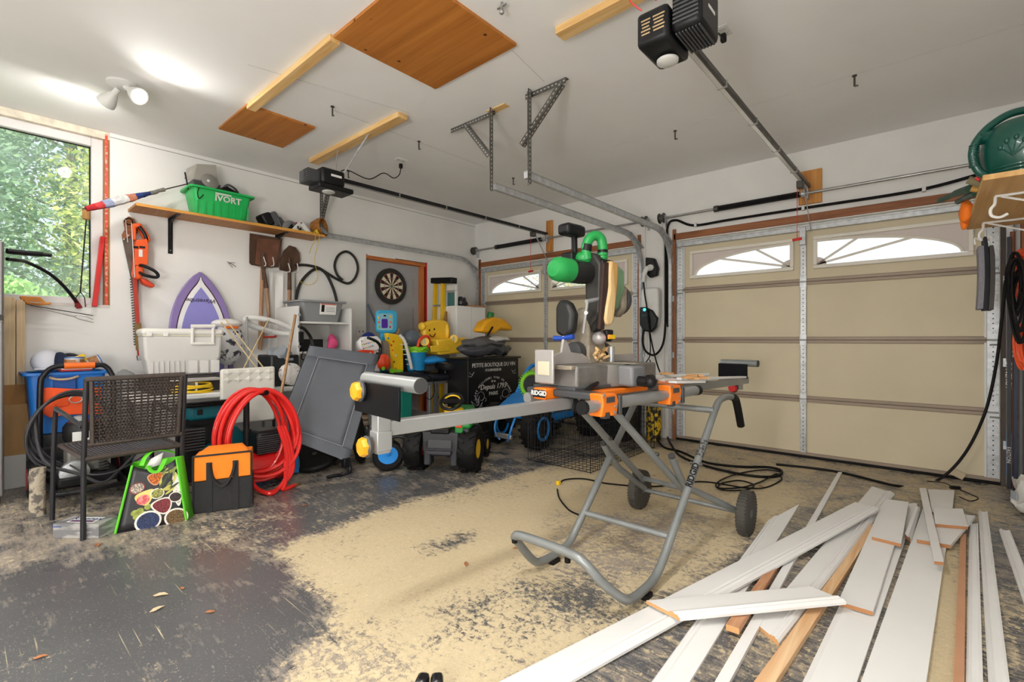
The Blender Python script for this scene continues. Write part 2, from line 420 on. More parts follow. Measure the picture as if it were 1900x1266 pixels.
# ------------------------------------------------------------------ window in the left wall
WINF = M('window_frame_white', (222, 219, 218), .45, var=.03)
GLASS = None
def glass_mat():
    m = bpy.data.materials.new('window_glass'); m.use_nodes = True; nt = m.node_tree; n = nt.nodes; l = nt.links
    n.remove(n['Principled BSDF']); o = n['Material Output']
    t = n.new('ShaderNodeBsdfTransparent'); g = n.new('ShaderNodeBsdfGlossy'); g.inputs['Roughness'].default_value = .03
    d = n.new('ShaderNodeBsdfTranslucent'); d.inputs['Color'].default_value = (.9, .93, .95, 1)  # translucent share puts a whitish glare haze into the glass
    f = n.new('ShaderNodeFresnel'); f.inputs['IOR'].default_value = 1.12
    nz = n.new('ShaderNodeTexNoise'); nz.inputs['Scale'].default_value = 3.; nz.inputs['Detail'].default_value = 6
    tc = n.new('ShaderNodeTexCoord'); l.new(tc.outputs['Object'], nz.inputs['Vector'])
    rp = n.new('ShaderNodeMapRange'); rp.inputs[1].default_value = .35; rp.inputs[2].default_value = .8; rp.inputs[3].default_value = .08; rp.inputs[4].default_value = .34
    l.new(nz.outputs['Fac'], rp.inputs[0])
    m1 = n.new('ShaderNodeMixShader'); l.new(rp.outputs[0], m1.inputs[0]); l.new(t.outputs[0], m1.inputs[1]); l.new(d.outputs[0], m1.inputs[2])
    m2 = n.new('ShaderNodeMixShader'); l.new(f.outputs[0], m2.inputs[0]); l.new(m1.outputs[0], m2.inputs[1]); l.new(g.outputs[0], m2.inputs[2])
    l.new(m2.outputs[0], o.inputs[0]); return m
GLASS = glass_mat()
w = thing('window_1', 'tall window with white vinyl frame and bare wooden surround', None, (-.1, (WY0+WY1)/2, WZ0), kind='structure')
fx0, fx1 = -.12, -.05; fy1 = WY1-.035; fz0, fz1 = WZ0+.02, RZ-.06
B().bx(fx0, fx1, fy1-.075, fy1, fz0, fz1).ob('window_frame', WINF, w, bevel=.006)
B().bx(fx0, fx1, WY0+.02, WY0+.09, fz0, fz1).ob('window_frame', WINF, w, bevel=.006)
B().bx(fx0, fx1, WY0+.09, fy1-.075, fz1-.07, fz1).ob('window_frame', WINF, w, bevel=.006)
B().bx(fx0, fx1, WY0+.09, fy1-.075, fz0, fz0+.055).ob('window_frame', WINF, w, bevel=.006)
B().bx(-.1, -.094, WY0+.09, fy1-.075, fz0+.055, fz1-.07).ob('pane', GLASS, w)
b = B(); b.bx(-.104, -.09, fy1-.083, fy1-.075, fz0+.055, fz1-.07).bx(-.104, -.09, WY0+.09, fy1-.075, fz1-.077, fz1-.07).ob('gasket', BLKR, w)
B().bx(-.14, -.01, fy1, WY1, WZ0, RZ-.03).ob('rough_stud', wood('raw_stud', '#8c5426', '#c48a4c', 'Z'), w)
B().bx(-.012, .002, fy1+.004, fy1+.02, WZ0+.01, RZ-.02).ob('red_tape', M('red_tape', (226, 78, 62), .5, col2=(228, 168, 150), vs=45, thr=.55), w, label='torn red sheathing tape')
B().bx(-.13, -.008, WY0, WY1, RZ-.06, RZ-.002).ob('foam_strip', M('yellowed_foam', (222, 213, 194), .9, var=.18, vs=14, bump=.6, bs=40), w)
b = B(); dent(b.bx(-.13, .004, WY0, WY1, WZ0-.004, WZ0+.02), .004, 9).ob('window_sill', M('chipped_white_sill', (222, 216, 210), .7, var=.1, vs=12, bump=.4), w)

# ------------------------------------------------------------------ house door
GREYD = M('grey_door_paint', (168, 169, 172), .5, var=.03)
d1 = thing('door_1', 'grey six-panel house door in a raw orange wood jamb', None, (-.1, (DY0+DY1)/2, 0), kind='structure')
jw = .075
B().bx(-.115, -.075, DY0, DY1-jw, 0, DZ1-.05).ob('door_leaf', GREYD, d1, bevel=.003)
for (a0, a1) in ((.1, .39), (.47, .76)):
    for (z0, z1) in ((.22, .82), (.98, 1.5), (1.62, 1.86)):
        y0, y1 = DY0+a0, DY0+a1
        p = [(-.075, y0, z0), (-.075, y1, z0), (-.075, y1, z1), (-.075, y0, z1)]
        q = [(-.066, y0+.03, z0+.03), (-.066, y1-.03, z0+.03), (-.066, y1-.03, z1-.03), (-.066, y0+.03, z1-.03)]
        m0 = [(-.084, y0+.008, z0+.008), (-.084, y1-.008, z0+.008), (-.084, y1-.008, z1-.008), (-.084, y0+.008, z1-.008)]
        k = B(); k.add([(-.073, *c[1:]) for c in p]+q, [(4, 5, 6, 7)]+[(i, (i+1) % 4, 4+(i+1) % 4, 4+i) for i in range(4)])
        k.ob('door_panel', GREYD, d1, smooth=0)
JAMB = wood('orange_jamb_wood', '#b05a22', '#d08540', 'Z')
B().bx(-.13, -.004, DY0, DY1-.015, DZ1-.052, DZ1-.006).ob('head_jamb', wood('orange_head_wood', '#a8521f', '#cf7f3a', 'Y'), d1, bevel=.003)
B().bx(-.13, -.006, DY1-jw, DY1-.035, 0, DZ1-.052).ob('side_jamb', JAMB, d1, bevel=.003)
B().bx(-.13, -.03, DY1-.035, DY1-.012, 0, DZ1-.052).ob('dark_gap', M('gap_dark', (58, 44, 38), .9, var=.4, vs=20), d1)
B().bx(-.12, .003, DY1-.016, DY1+.004, 0, DZ1+.004).ob('red_tape', M('red_membrane', (186, 20, 24), .45, var=.2, vs=14), d1, label='dark red membrane strip')
B().bx(-.03, .004, DY0+.02, DY0+.42, DZ1-.012, DZ1+.006).ob('torn_drywall', WALLP, d1)

# ------------------------------------------------------------------ garage doors
BEIGE = M('beige_door_panel', (214, 202, 172), .6, var=.04, vs=2.5, bump=.03, bs=40)
TAUPE = M('taupe_section_rail', (152, 136, 120), .5, .2, var=.06)
FRW = M('garage_window_frame', (232, 226, 214), .5, var=.03)
SPAN = M('garage_window_spandrel', (214, 202, 196), .6, var=.03)
HOLE = M('punched_hole', (30, 30, 32), .9)
ZS = [.02, .53, 1.063, 1.59, 2.1]
def garage_door(name, x0, x1, label):
    g = thing(name, label, None, ((x0+x1)/2, .06, 0), kind='structure')
    xm = (x0+x1)/2-.04 if name == 'door_3' else (x0+x1)/2-.065
    if name == 'door_3': xm = 4.222
    else: xm = 1.30
    st = .068; ye = .015
    for i in range(4):
        z0, z1 = ZS[i], ZS[i+1]
        sb = B()
        if i < 3: sb.bx(x0, x1, .03, .07, z0, z1)
        else:      # top section is cut out for its two windows
            wa, wb, wc, wd = x0+.15, xm-.09, xm+.09, x1-.15
            sb.bx(x0, x1, .03, .07, z0, 1.715).bx(x0, x1, .03, .07, 1.975, z1).bx(x0, wa, .03, .07, 1.715, 1.975).bx(wb, wc, .03, .07, 1.715, 1.975).bx(wd, x1, .03, .07, 1.715, 1.975)
        sb.ob('section', BEIGE, g)
        for zz0, zz1 in ((z0, z0+.028), (z1-.03, z1-.002)):
            if (i == 3 and zz1 > 2.05) or (i == 0 and zz0 < .03): continue
            B().bx(x0+st*.5, x1-st*.5, .018, .032, zz0, zz1).ob('section_rail', TAUPE, g, bevel=.004)
        # galvanized stiles
        for xa, xb in ((x0, x0+st), (xm-.024, xm+.024), (x1-st, x1)):
            B().bx(xa, xb, ye-.008, .032, z0+.004, z1-.004).ob('stile', GALV, g, bevel=.003)
            h = B(); hl = B(); cx = (xa+xb)/2; k = z0+.05
            while k < z1-.04:
                h.bx(cx-.004, cx+.004, ye-.0095, ye-.0075, k-.004, k+.004); k += .036
            if abs(cx-xm) > .1:
                k = z0+.06
                while k < z1-.05:
                    e = cx+.022 if cx > xm else cx-.022
                    hl.bx(e-.008, e+.008, ye-.0095, ye-.0075, k-.007, k+.007); k += .072
            h.ob('punched_holes', HOLE if not (abs(cx-xm) > .1 and cx < xm and False) else HOLE, g)
            if hl.v: hl.ob('slot_holes', M('slot_light', (206, 206, 204), .6), g)
            if abs(cx-xm) > .1:   # thin white edge beside each stile
                e = xb+.006 if cx < xm else xa-.006
                B().bx(e-.006, e+.006, .014, .032, z0+.02, z1-.02).ob('edge_strip', WHTP, g)
        if i:  # hinges and rollers at each joint
            for xa, s in ((x0+st/2, -1), (xm, 0), (x1-st/2, 1)):
                h = B(); h.bx(xa-.026, xa+.026, ye-.016, ye-.006, z0-.05, z0+.05); h.cyl((xa-.028, ye-.014, z0), (xa+.028, ye-.014, z0), .008, 8)
                h.ob('hinge', GALV, g)
                if s:
                    h = B(); h.cyl((xa-.02*s, ye-.022, z0-.035), (xa+.075*s, ye-.022, z0-.035), .006, 8); h.ob('roller_pin', STEEL, g)
    B().bx(x0, x1, -.012, .03, 2.045, 2.1).ob('top_strut', GALV, g, bevel=.006)
    B().bx(x0, x1, -.018, -.006, 2.085, 2.1).ob('strut_flange', GALV, g, bevel=.003)
    B().bx(x0, x1, .005, .06, .02, .045).ob('bottom_rail', TAUPE, g)
    B().bx(x0-.01, x1+.01, -.006, .065, 0, .022).ob('bottom_seal', BLKR, g, bevel=.006)
    # windows with sunburst grilles
    for xa, xb, flip in ((x0+.135, xm-.075, 0), (xm+.075, x1-.135, 1)):
        za, zb = 1.70, 1.99; t = .032
        for q in ((xa, xb, za, za+t), (xa, xb, zb-t, zb), (xa, xa+t, za+t, zb-t), (xb-t, xb, za+t, zb-t)):
            B().bx(q[0], q[1], .0, .04, q[2], q[3]).ob('window_frame', FRW, g, bevel=.005)
        ia, ib, ja, jb = xa+t, xb-t, za+t, zb-t
        B().bx(ia, ib, .052, .056, ja, jb).ob('pane', GLASS, g)
        # sunburst: hub at the corner next to the middle stile, arch falling to the outer corner
        hx = ib if not flip else ia; s = -1 if not flip else 1
        Wd = ib-ia; Hh = jb-ja
        N = 18
        arcp = [V((hx+s*Wd*.97*math.sin(math.pi/2*i/N), .02, ja+.006+(Hh*.93)*math.cos(math.pi/2*i/N))) for i in range(N+1)]
        top = [V((p.x, .02, jb)) for p in arcp]
        k = B()
        for i in range(N):
            a1, a2, t1, t2 = arcp[i], arcp[i+1], top[i], top[i+1]
            k.prism([a1, a2, t2, t1], (0, .012, 0))
        ox = hx+s*Wd
        k.prism([arcp[-1], V((ox, .02, arcp[-1].z)), V((ox, .02, jb)), top[-1]], (0, .012, 0))
        k.ob('spandrel', SPAN, g, smooth=0)
        B().tube([p+V((0, -.002, 0)) for p in arcp], .013, 6).ob('arch_bar', FRW, g)
        B().add([V((hx, .014, ja))]+[V((hx+s*.07*math.cos(math.pi/2*i/6), .014, ja+.07*math.sin(math.pi/2*i/6))) for i in range(7)]+[V((hx, .03, ja))]+[V((hx+s*.07*math.cos(math.pi/2*i/6), .03, ja+.07*math.sin(math.pi/2*i/6))) for i in range(7)], [tuple(range(8)), tuple(range(15, 7, -1))]+[(i, i+1, i+9, i+8) for i in range(7)]).ob('hub', SPAN, g, smooth=0)
        for ang in (13, 34):
            aa = math.radians(ang); L = Wd*1.5
            # stop at the arch ellipse
            ta = 1/math.sqrt((math.cos(aa)/(Wd*.97))**2+(math.sin(aa)/(Hh*.93))**2)
            B().bar((hx, .02, ja+.006), (hx+s*ta*math.cos(aa), .02, ja+.006+ta*math.sin(aa)), .012, .02, (0, 0, 1)).ob('spoke', FRW, g, bevel=.002)
    # lift bracket
    B().box((xm, -.015, 2.0), (.05, .03, .16)).ob('lift_bracket', GALV, g, bevel=.004)
    return g
garage_door('door_2', LD[0]+.005, LD[1]-.005, 'beige sectional garage door behind the mitre saw, left one')
garage_door('door_3', RD[0]+.005, RD[1]-.005, 'beige sectional garage door on the right, nearer the camera')
# wooden jambs and headers around the garage doors
tn = 3
for (x0, x1) in (LD, RD):
    for q, mt in (((x0-.02, x1+.02, -.018, .0, 2.125, 2.192), OLDW), ((x0-.035, x0+.002, -.018, .0, 0, 2.24), OLDWZ), ((x1-.002, x1+.035, -.018, .0, 0, 2.24), OLDWZ)):
        B().bx(*q).ob('trim_%d' % tn, mt if tn != 8 else M('dark_jamb', (84, 72, 64), .7, var=.2), None, kind='structure', bevel=.003, label='rough brown wooden jamb board round a garage door'); tn += 1

# ------------------------------------------------------------------ world outside: ground and trees
B().bx(-26, -.17, -24, 18, -.35, -.3).ob('ground', M('grass_ground', (96, 122, 62), .9, var=.3, vs=3), None, kind='structure', label='grassy ground outside the window')
B().bx(-.17, 12, .17, 18, -.12, -.06).ob('driveway', M('gravel_drive', (196, 190, 180), .9, var=.12, vs=8), None, kind='structure', label='pale driveway outside the garage doors')
# ================================================================== lamps
BULB = M('lit_bulb', (255, 250, 240), .4, var=0, emit=14.)
def lamp(name, label, x, y, power):
    t = thing(name, label, 'lamp', (x, y, RZ-.2), 'twin ceiling lamps')
    B().lathe([(.085, 0), (.085, -.012), (.06, -.028), (.02, -.03)], (x, y, RZ), n=24).ob('base', WHTP, t)
    for s in (-1, 1):
        dv = V((s*.75, s*.35, -.55)).normalized(); p = V((x, y, RZ-.028))+V((s*.03, s*.014, 0))
        B().cyl(p, p+dv*.05, .018, 12).ob('socket', WHTP, t)
        B().lathe([(.018, 0), (.03, .02), (.05, .07), (.055, .1), (.045, .1), (.02, .04)], p+dv*.045, dv, 20).ob('shade', WHTP, t)
        B().lathe([(.016, 0), (.03, .04), (.04, .075), (.03, .105), (.01, .115)], p+dv*.05, dv, 16).ob('bulb', BULB, t)
        ld = bpy.data.lights.new('lamp_head_light', 'SPOT'); ld.energy = power; ld.shadow_soft_size = .05; ld.color = (1, .97, .93); ld.spot_size = math.radians(165); ld.spot_blend = .6
        lo = bpy.data.objects.new('lamp_head_light', ld); COL.objects.link(lo); lo.parent = t
        lo.location = p+dv*.17-OFF[t.name]; lo.rotation_euler = dv.to_track_quat('-Z', 'Y').to_euler()
    return t
lamp('ceiling_lamp', 'lit twin-bulb ceiling lamp above the window side', 1.04, -4.30, LAMP_POWER)
def fill_tube_light(label, x, y, power, along='Y'):  # added tube fixture out of view, only there to brighten the room
    t = thing('fill_tube_light', label, 'lamp', (x, y, RZ-.3), 'added fill tube lights behind the camera')
    L, W = 1.25, .16
    sx, sy = (W, L) if along == 'Y' else (L, W)
    B().box((x, y, RZ-.225), (sx, sy, .05), taper=.7).ob('housing', WHTP, t, bevel=.006)
    B().box((x, y, RZ-.256), (sx*.86, sy*.96, .012)).ob('diffuser', M('lit_diffuser', (255, 252, 245), .5, var=0, emit=3.), t, bevel=.004)
    for s_ in (-1, 1):
        B().cyl((x, y+s_*.5 if along == 'Y' else y, RZ-.2), (x, y+s_*.5 if along == 'Y' else y, RZ), .003, 6).ob('chain', STEEL, t)
    ld = bpy.data.lights.new('fill_light', 'AREA'); ld.shape = 'RECTANGLE'; ld.size = sx; ld.size_y = sy; ld.energy = power; ld.color = (1, .98, .95); ld.spread = math.radians(175)
    lo = bpy.data.objects.new('fill_light', ld); COL.objects.link(lo); lo.parent = t; lo.location = (0, 0, .034)
for i, (x, y, k) in enumerate(((4.3, -4.75, .8), (2.2, -6.8, .5))):
    fill_tube_light(['added fill tube light hanging right over the camera', 'added fill tube light hanging behind the camera towards the window wall'][i], x, y, FILL_TUBE_POWER*k)
def fill_lamp(label, x, y, power):  # added unseen tripod lamp, gives fill light from behind the camera
    t = thing('fill_lamp', label, 'fill lamp', (x, y, 0), 'added tripod fill lamps behind the camera')
    for i in range(3):
        a = 2.1*i+.4; B().tube([(x, y, .9), (x+.42*math.cos(a), y+.42*math.sin(a), .012)], .012, 8).ob('leg', BLKM, t)
    B().cyl((x, y, .85), (x, y, .95), .014, 10).ob('pole', BLKM, t)
    B().ell((x, y, 1.05), (.13, .13, .15), 20, 12).ob('globe', M('lit_globe', (255, 250, 240), .5, var=0, emit=6.), t)
    ld = bpy.data.lights.new('fill_lamp_light', 'POINT'); ld.energy = power; ld.shadow_soft_size = .3; ld.color = (1, .975, .94)
    lo = bpy.data.objects.new('fill_lamp_light', ld); COL.objects.link(lo); lo.parent = t; lo.location = (0, 0, 1.05)
fill_lamp('added globe fill lamp on a tripod behind the camera, window side', 2.5, -7.3, FILL_LAMP_POWER*.2)
fill_lamp('added globe fill lamp on a tripod behind the camera, right side', 4.75, -6.5, FILL_LAMP_POWER)

# ================================================================== wood on the ceiling
PLYB = wood('plywood_orange', '#a9641f', '#c98238', 'X', scale=.45, knots=6.5)
pb = B().bx(2.58, 3.30, -3.63, -2.90, RZ-.018, RZ)
pb.ob('plywood_sheet', PLYB, None, label='large square orange plywood patch screwed to the ceiling', cat='plywood')
B().bx(.79, 1.385, -3.65, -3.145, RZ-.016, RZ).ob('plywood_sheet', PLYB, None, label='smaller plywood patch on the ceiling near the window wall', cat='plywood')
B().bx(1.37, 2.575, -3.65, -3.588, RZ-.038, RZ).ob('wood_strip', PINE, None, bevel=.002, label='long pale pine strip joining the two ceiling plywood patches', cat='wood strip')
B().bx(.69, 2.10, -2.86, -2.775, RZ-.04, RZ).ob('wood_beam', PINE, None, bevel=.003, label='pine beam on the ceiling holding the left door opener', cat='wood beam')
B().bx(3.55, 4.95, -2.87, -2.785, RZ-.04, RZ).ob('wood_beam', PINE, None, bevel=.003, label='pine beam on the ceiling holding the right door opener', cat='wood beam')

# hooks and screws
for i, (x, y) in enumerate(((1.80, -3.22), (1.78, -2.42), (1.775, -1.18), (3.52, -1.17), (4.72, -1.205), (.66, -2.44))):
    h = B(); h.cyl((x, y, RZ), (x, y, RZ-.07), .006, 8); h.lathe([(.014, 0), (.014, -.006), (.006, -.008)], (x, y, RZ), n=10); h.cyl((x, y, RZ-.07), (x+.02, y, RZ-.072), .005, 6)
    h.ob('ceiling_bolt', DKSTEEL, None, label=['rusty bolt in the ceiling right of the small plywood patch', 'rusty bolt in the ceiling between the pine beam and the track hanger', 'rusty bolt in the ceiling above the left garage door', 'rusty bolt in the ceiling left of the right opener rail', 'rusty bolt in the ceiling at the right, past the opener rail', 'rusty bolt in the ceiling just behind the left opener'][i], cat='bolt', group='bolts in the ceiling')
h = B(); x, y = 3.46, -3.2
h.cyl((x, y, RZ), (x, y, RZ-.045), .007, 8).ell((x, y, RZ-.05), (.014, .014, .012)).bar((x-.03, y, RZ-.02), (x+.03, y, RZ-.02), .008, .008)
h.ob('ceiling_hook', STEEL, None, label='steel hook with a ball end in the ceiling beside the plywood', cat='hook')

# ================================================================== door openers
def opener(name, label, x, y, zr, right):
    t = thing(name, label, 'door opener', (x, y, zr-.12), 'garage door openers')
    if right:
        a = B(); a.box((x-.025, y+.03, zr-.065), (.135, .23, .14)); a.ob('motor_housing', BLKP, t, bevel=.018)
        a = B(); a.box((x+.105, y+.04, zr-.02), (.12, .21, .19)); a.ob('fan_housing', BLKP, t, bevel=.02)
        for i in range(9):
            B().box((x+.105, y-.066, zr-.085+i*.016), (.1, .006, .007)).ob('vent_slat', DGRYP, t)
        for i in range(8):
            B().box((x+.06+i*.013, y+.04, zr-.117), (.006, .17, .006)).ob('vent_slat', DGRYP, t)
        B().lathe([(.045, 0), (.044, -.01), (.03, -.018), (.0, -.02)], (x-.02, y+.06, zr-.145), n=24).ob('light_lens', M('frosted_lens', (206, 206, 202), .4), t)
        B().box((x+.166, y+.05, zr-.02), (.002, .07, .012)).ob('maker_plate', WHTP, t)
        for j in range(5):
            for cx_, wd in ((-.06, .04), (-.005, .05)): B().box((x-.0+cx_+.01, y-.0855, zr-.035-.014*j), (wd*(1-.12*(j % 3)), .001, .006)).ob('printed_line', M('gold_print', (176, 150, 110), .6), t)
        w = B(); w.tube(smoothpath([(x-.06, y-.1, zr), (x-.1, y-.13, zr+.05), (x-.06, y-.09, zr+.09), (x-.02, y-.05, zr+.05)]), .003, 6); w.ob('red_wire', RED, t)
    else:
        a = B(); a.box((x, y+.0, zr-.03), (.2, .2, .13)); a.ob('motor_housing', BLKP, t, bevel=.02)
        a = B(); a.box((x-.02, y-.14, zr-.04), (.16, .11, .1)); a.ob('fan_housing', DGRYP, t, bevel=.012)
        a = B(); a.box((x, y+.03, zr-.11), (.19, .3, .04)); a.ob('chassis', BLKP, t, bevel=.01)
        B().lathe([(.05, 0), (.05, -.008), (.03, -.016), (0, -.018)], (x+.01, y+.0, zr-.13), n=20).ob('light_lens', M('frosted_lens', (206, 206, 202), .4), t)
        B().box((x+.102, y+.02, zr-.02), (.003, .09, .018)).ob('maker_plate', WHTP, t, label='white name plate')
        for i in range(6): B().box((x+.03, y-.197, zr-.08+.016*i), (.08, .004, .006)).ob('vent_slat', BLKP, t)
        B().torus((x-.03, y-.02, zr+.05), .022, .003, (1, 0, 0), 16, 6).ob('wire_loop', DKSTEEL, t)
    # C-rail with its bright bottom strip
    e = -.06; z1 = 2.425
    yr = y+.12
    B().bar((x, yr, zr-.005), (x, e, z1), .042, .03).ob('rail', DKSTEEL if right else BLKM, t, bevel=.003)
    B().bar((x-.004, yr, zr-.0225), (x-.004, e, z1-.0175), .022, .005).ob('chain', M('bright_strip', (214, 214, 212), .3, .3) if right else STEEL, t)
    for k in range(1, 5):
        f = k/5.; B().box((x, yr+(e-yr)*f, zr-.006+(z1-zr)*f), (.05, .012, .038)).ob('rail_joint', STEEL, t)
    # straps up to the pine beam
    for dx in (-.12, .17) if not right else (-.12, .14):
        B().bar((x+(.07 if dx > 0 else -.06), y+.09, zr+.01), (x+dx*1.7 if not right else x+dx, -2.83, RZ-.03), .022, .004, (0, 1, 0)).ob('strap', GALV, t)
    # trolley, arm, red release cord
    yt = -.33; zt = zr+(z1-zr)*((yt-yr)/(e-yr))
    B().box((x-.01, yt, zt-.045), (.05, .07, .06)).ob('trolley', DKSTEEL, t, bevel=.006)
    B().bar((x+.01, yt+.03, zt-.06), (x+.02, -.03, 2.03), .018, .005, (1, 0, 0)).ob('lift_arm', GALV, t)
    B().tube([(x-.03, yt-.02, zt-.06), (x-.03, yt-.02, zt-.5)], .0028, 6).ob('release_cord', RED, t, label='thin red release cord')
    B().cyl((x-.065, yt-.02, zt-.51), (x+.005, yt-.02, zt-.505), .012, 10).ob('release_handle', RED, t, bevel=.002)
    return t
opener('garage_door_opener', 'small black door opener with rail over the dartboard side', 1.37, -3.03, 2.41, False)
opener('garage_door_opener', 'large black door opener with round lens at the top of the picture', 4.27, -3.08, 2.40, True)
# opener cords and outlets
def outlet(name, label, x, y):
    t = thing(name, label, 'outlet', (x, y, RZ-.01))
    B().bx(x-.035, x+.035, y-.055, y+.055, RZ-.006, RZ).ob('cover_plate', WHTP, t, bevel=.003)
    for s in (-1, 1): B().bx(x-.016, x+.016, y+s*.026-.014, y+s*.026+.014, RZ-.009, RZ-.006).ob('socket', M('ivory_socket', (206, 204, 198), .5), t)
outlet('ceiling_outlet', 'white ceiling outlet feeding the left door opener', 1.31, -2.27)
outlet('ceiling_outlet', 'white ceiling outlet feeding the right door opener', 4.23, -2.23)
def cord(name, label, pts, r, mat, k=8, cat='cord', plug=None, n=7):
    t = thing(name, label, cat, V(pts[-1])) if plug else None
    b = B().tube(smoothpath(pts, k), r, n)
    if not t: return b.ob(name, mat, None, label=label, cat=cat)
    b.ob('cable', mat, t)
    B().box(V(pts[-1])+V((0, 0, .012 if plug == 'up' else 0)), (.028, .03, .045)).ob('plug', mat if plug != 'yellow' else YEL, t, bevel=.006)
    return t
cord('opener_power_cord', 'black cord drooping from the left opener to its outlet', [(1.4, -2.93, 2.47), (1.38, -2.85, 2.5), (1.45, -2.7, 2.45), (1.40, -2.52, 2.56), (1.38, -2.4, 2.55), (1.33, -2.3, 2.62), (1.31, -2.27, 2.70)], .0045, BLKR, plug='up')
cord('opener_power_cord', 'black cord curving from the right opener to its outlet', [U(1284, 93, z=2.36), U(1300, 90, z=2.42), U(1316, 83, z=2.48), U(1328, 72, z=2.58), U(1333, 62, z=2.66), V((4.23, -2.23, 2.72))], .0045, BLKR, plug='up')

# ================================================================== tracks and hangers
def track(name, label, x, y_in, zt=2.195):
    t = thing(name, label, 'track', (x, -.1, 0), 'garage door tracks')
    R = .36; yv = -.035
    path = [V((x, yv, .02)), V((x, yv, zt-R))]+arc((x, yv-R, zt-R), R, 0, 90, 10, (0, 1, 0), (0, 0, 1))[1:]+[V((x, y_in, zt))]
    # C-shaped channel swept along the path
    prof = [(-.016, -.022), (.016, -.022), (.016, .022), (-.016, .022)]
    rings = []
    for i, p in enumerate(path):
        d = (path[min(i+1, len(path)-1)]-path[max(i-1, 0)]).normalized(); s = V((1, 0, 0)); u = s.cross(d)
        rings.append([p+s*a+u*c for a, c in prof])
    B().loft(rings).ob('channel', GALV, t, smooth=30)
    rings2 = []
    for i, p in enumerate(path):
        d = (path[min(i+1, len(path)-1)]-path[max(i-1, 0)]).normalized(); s = V((1, 0, 0)); u = s.cross(d)
        rings2.append([p+s*a+u*c for a, c in ((-.02, -.027), (.02, -.027), (.02, -.021), (-.02, -.021))])
    B().loft(rings2).ob('lip', STEEL, t, smooth=30)
    for zz in (.3, .9, 1.5):
        B().bx(x-.03, x+.03, yv+.012, 0, zz-.03, zz+.03).ob('wall_bracket', GALV, t)
    B().bar((x+.018, yv, 2.08), (x+.018, yv-.30, zt+.015), .004, .04, (1, 0, 0)).ob('corner_plate', GALV, t)
    return t
track('door_track', 'steel track along the window wall for the left garage door', .075, -2.45, 2.215)
track('door_track', 'steel track on the right of the left garage door', 2.665, -2.42)
track('door_track', 'steel track on the left of the right garage door', 3.005, -2.46)
track('door_track', 'steel track standing by the right end of the right garage door', 5.515, -2.4)
ANGI = M('perforated_angle_iron', (112, 110, 106), .42, .75, var=.25, vs=30)
def angle(b, p, q, up=(0, 0, 1), w=.034):
    s, d, u = frame_from(V(q)-V(p), up)
    b.bar(V(p), V(q), w, .004, up); b.bar(V(p)+s*w/2+u*w/2, V(q)+s*w/2+u*w/2, .004, w, up); return b
def holes(t, p, q, up, n, w=.034):
    p, q = V(p), V(q); s, d, u = frame_from(q-p, up); b = B()
    for i in range(n):
        c = p+(q-p)*(i+.5)/n
        for sg in (1, -1):
            b.box(c+s*(w/2)*0+u*.0025*sg, (.001, .001, .001)); 
            k = [c+s*a*.004+d*e*.007+u*.0026*sg for a, e in ((-1, -1), (1, -1), (1, 1), (-1, 1))]
            b.add(k, [(0, 1, 2, 3)])
        k = [c+s*(w/2-.0026)+u*(w/2)+u*a*.004+d*e*.007 for a, e in ((-1, -1), (1, -1), (1, 1), (-1, 1))]; b.add(k, [(0, 1, 2, 3)])
        k = [c+s*(w/2+.0026)+u*(w/2)+u*a*.004+d*e*.007 for a, e in ((-1, -1), (1, -1), (1, 1), (-1, 1))]; b.add(k, [(0, 1, 2, 3)])
    b.ob('punched_holes', M('hole_light', (196, 196, 192), .7), t, smooth=0)
def hanger(label, parts):
    x = parts[0][0]
    t = thing('track_hanger', label, 'bracket', parts[0][0], 'perforated track hangers')
    for nm, (p, q, up) in zip(('upright', 'ceiling_angle', 'brace'), parts):
        angle(B(), p, q, up).ob(nm, ANGI, t, smooth=0)
        holes(t, p, q, up, max(3, int((V(q)-V(p)).length/.03)))
    return t
hanger('perforated steel hanger of the left door track, brace to its left', [((2.64, -2.42, 2.165), (2.64, -2.42, RZ), (0, -1, 0)), ((2.17, -2.40, RZ-.02), (2.66, -2.40, RZ-.02), (0, 1, 0)), ((2.37, -2.43, 2.73), (2.62, -2.43, 2.43), (0, 1, 0))])
hanger('perforated steel hanger of the right door track, brace to its right', [((3.02, -2.44, 2.13), (3.02, -2.44, RZ), (0, -1, 0)), ((2.97, -2.42, RZ-.02), (3.31, -2.42, RZ-.02), (0, 1, 0)), ((3.29, -2.45, 2.73), (2.95, -2.45, 2.42), (0, 1, 0))])
hanger('perforated steel hanger on the window wall behind the left opener', [((.1, -2.43, 2.2), (.1, -2.43, RZ), (0, -1, 0)), ((.02, -2.41, RZ-.02), (.3, -2.41, RZ-.02), (0, 1, 0)), ((.26, -2.44, 2.73), (.07, -2.44, 2.37), (0, 1, 0))])
B().bx(2.60, 2.78, -2.43, -2.37, RZ-.006, RZ).ob('shim_board', PINE, None, label='thin pine shim under the left track hanger on the ceiling', cat='shim')

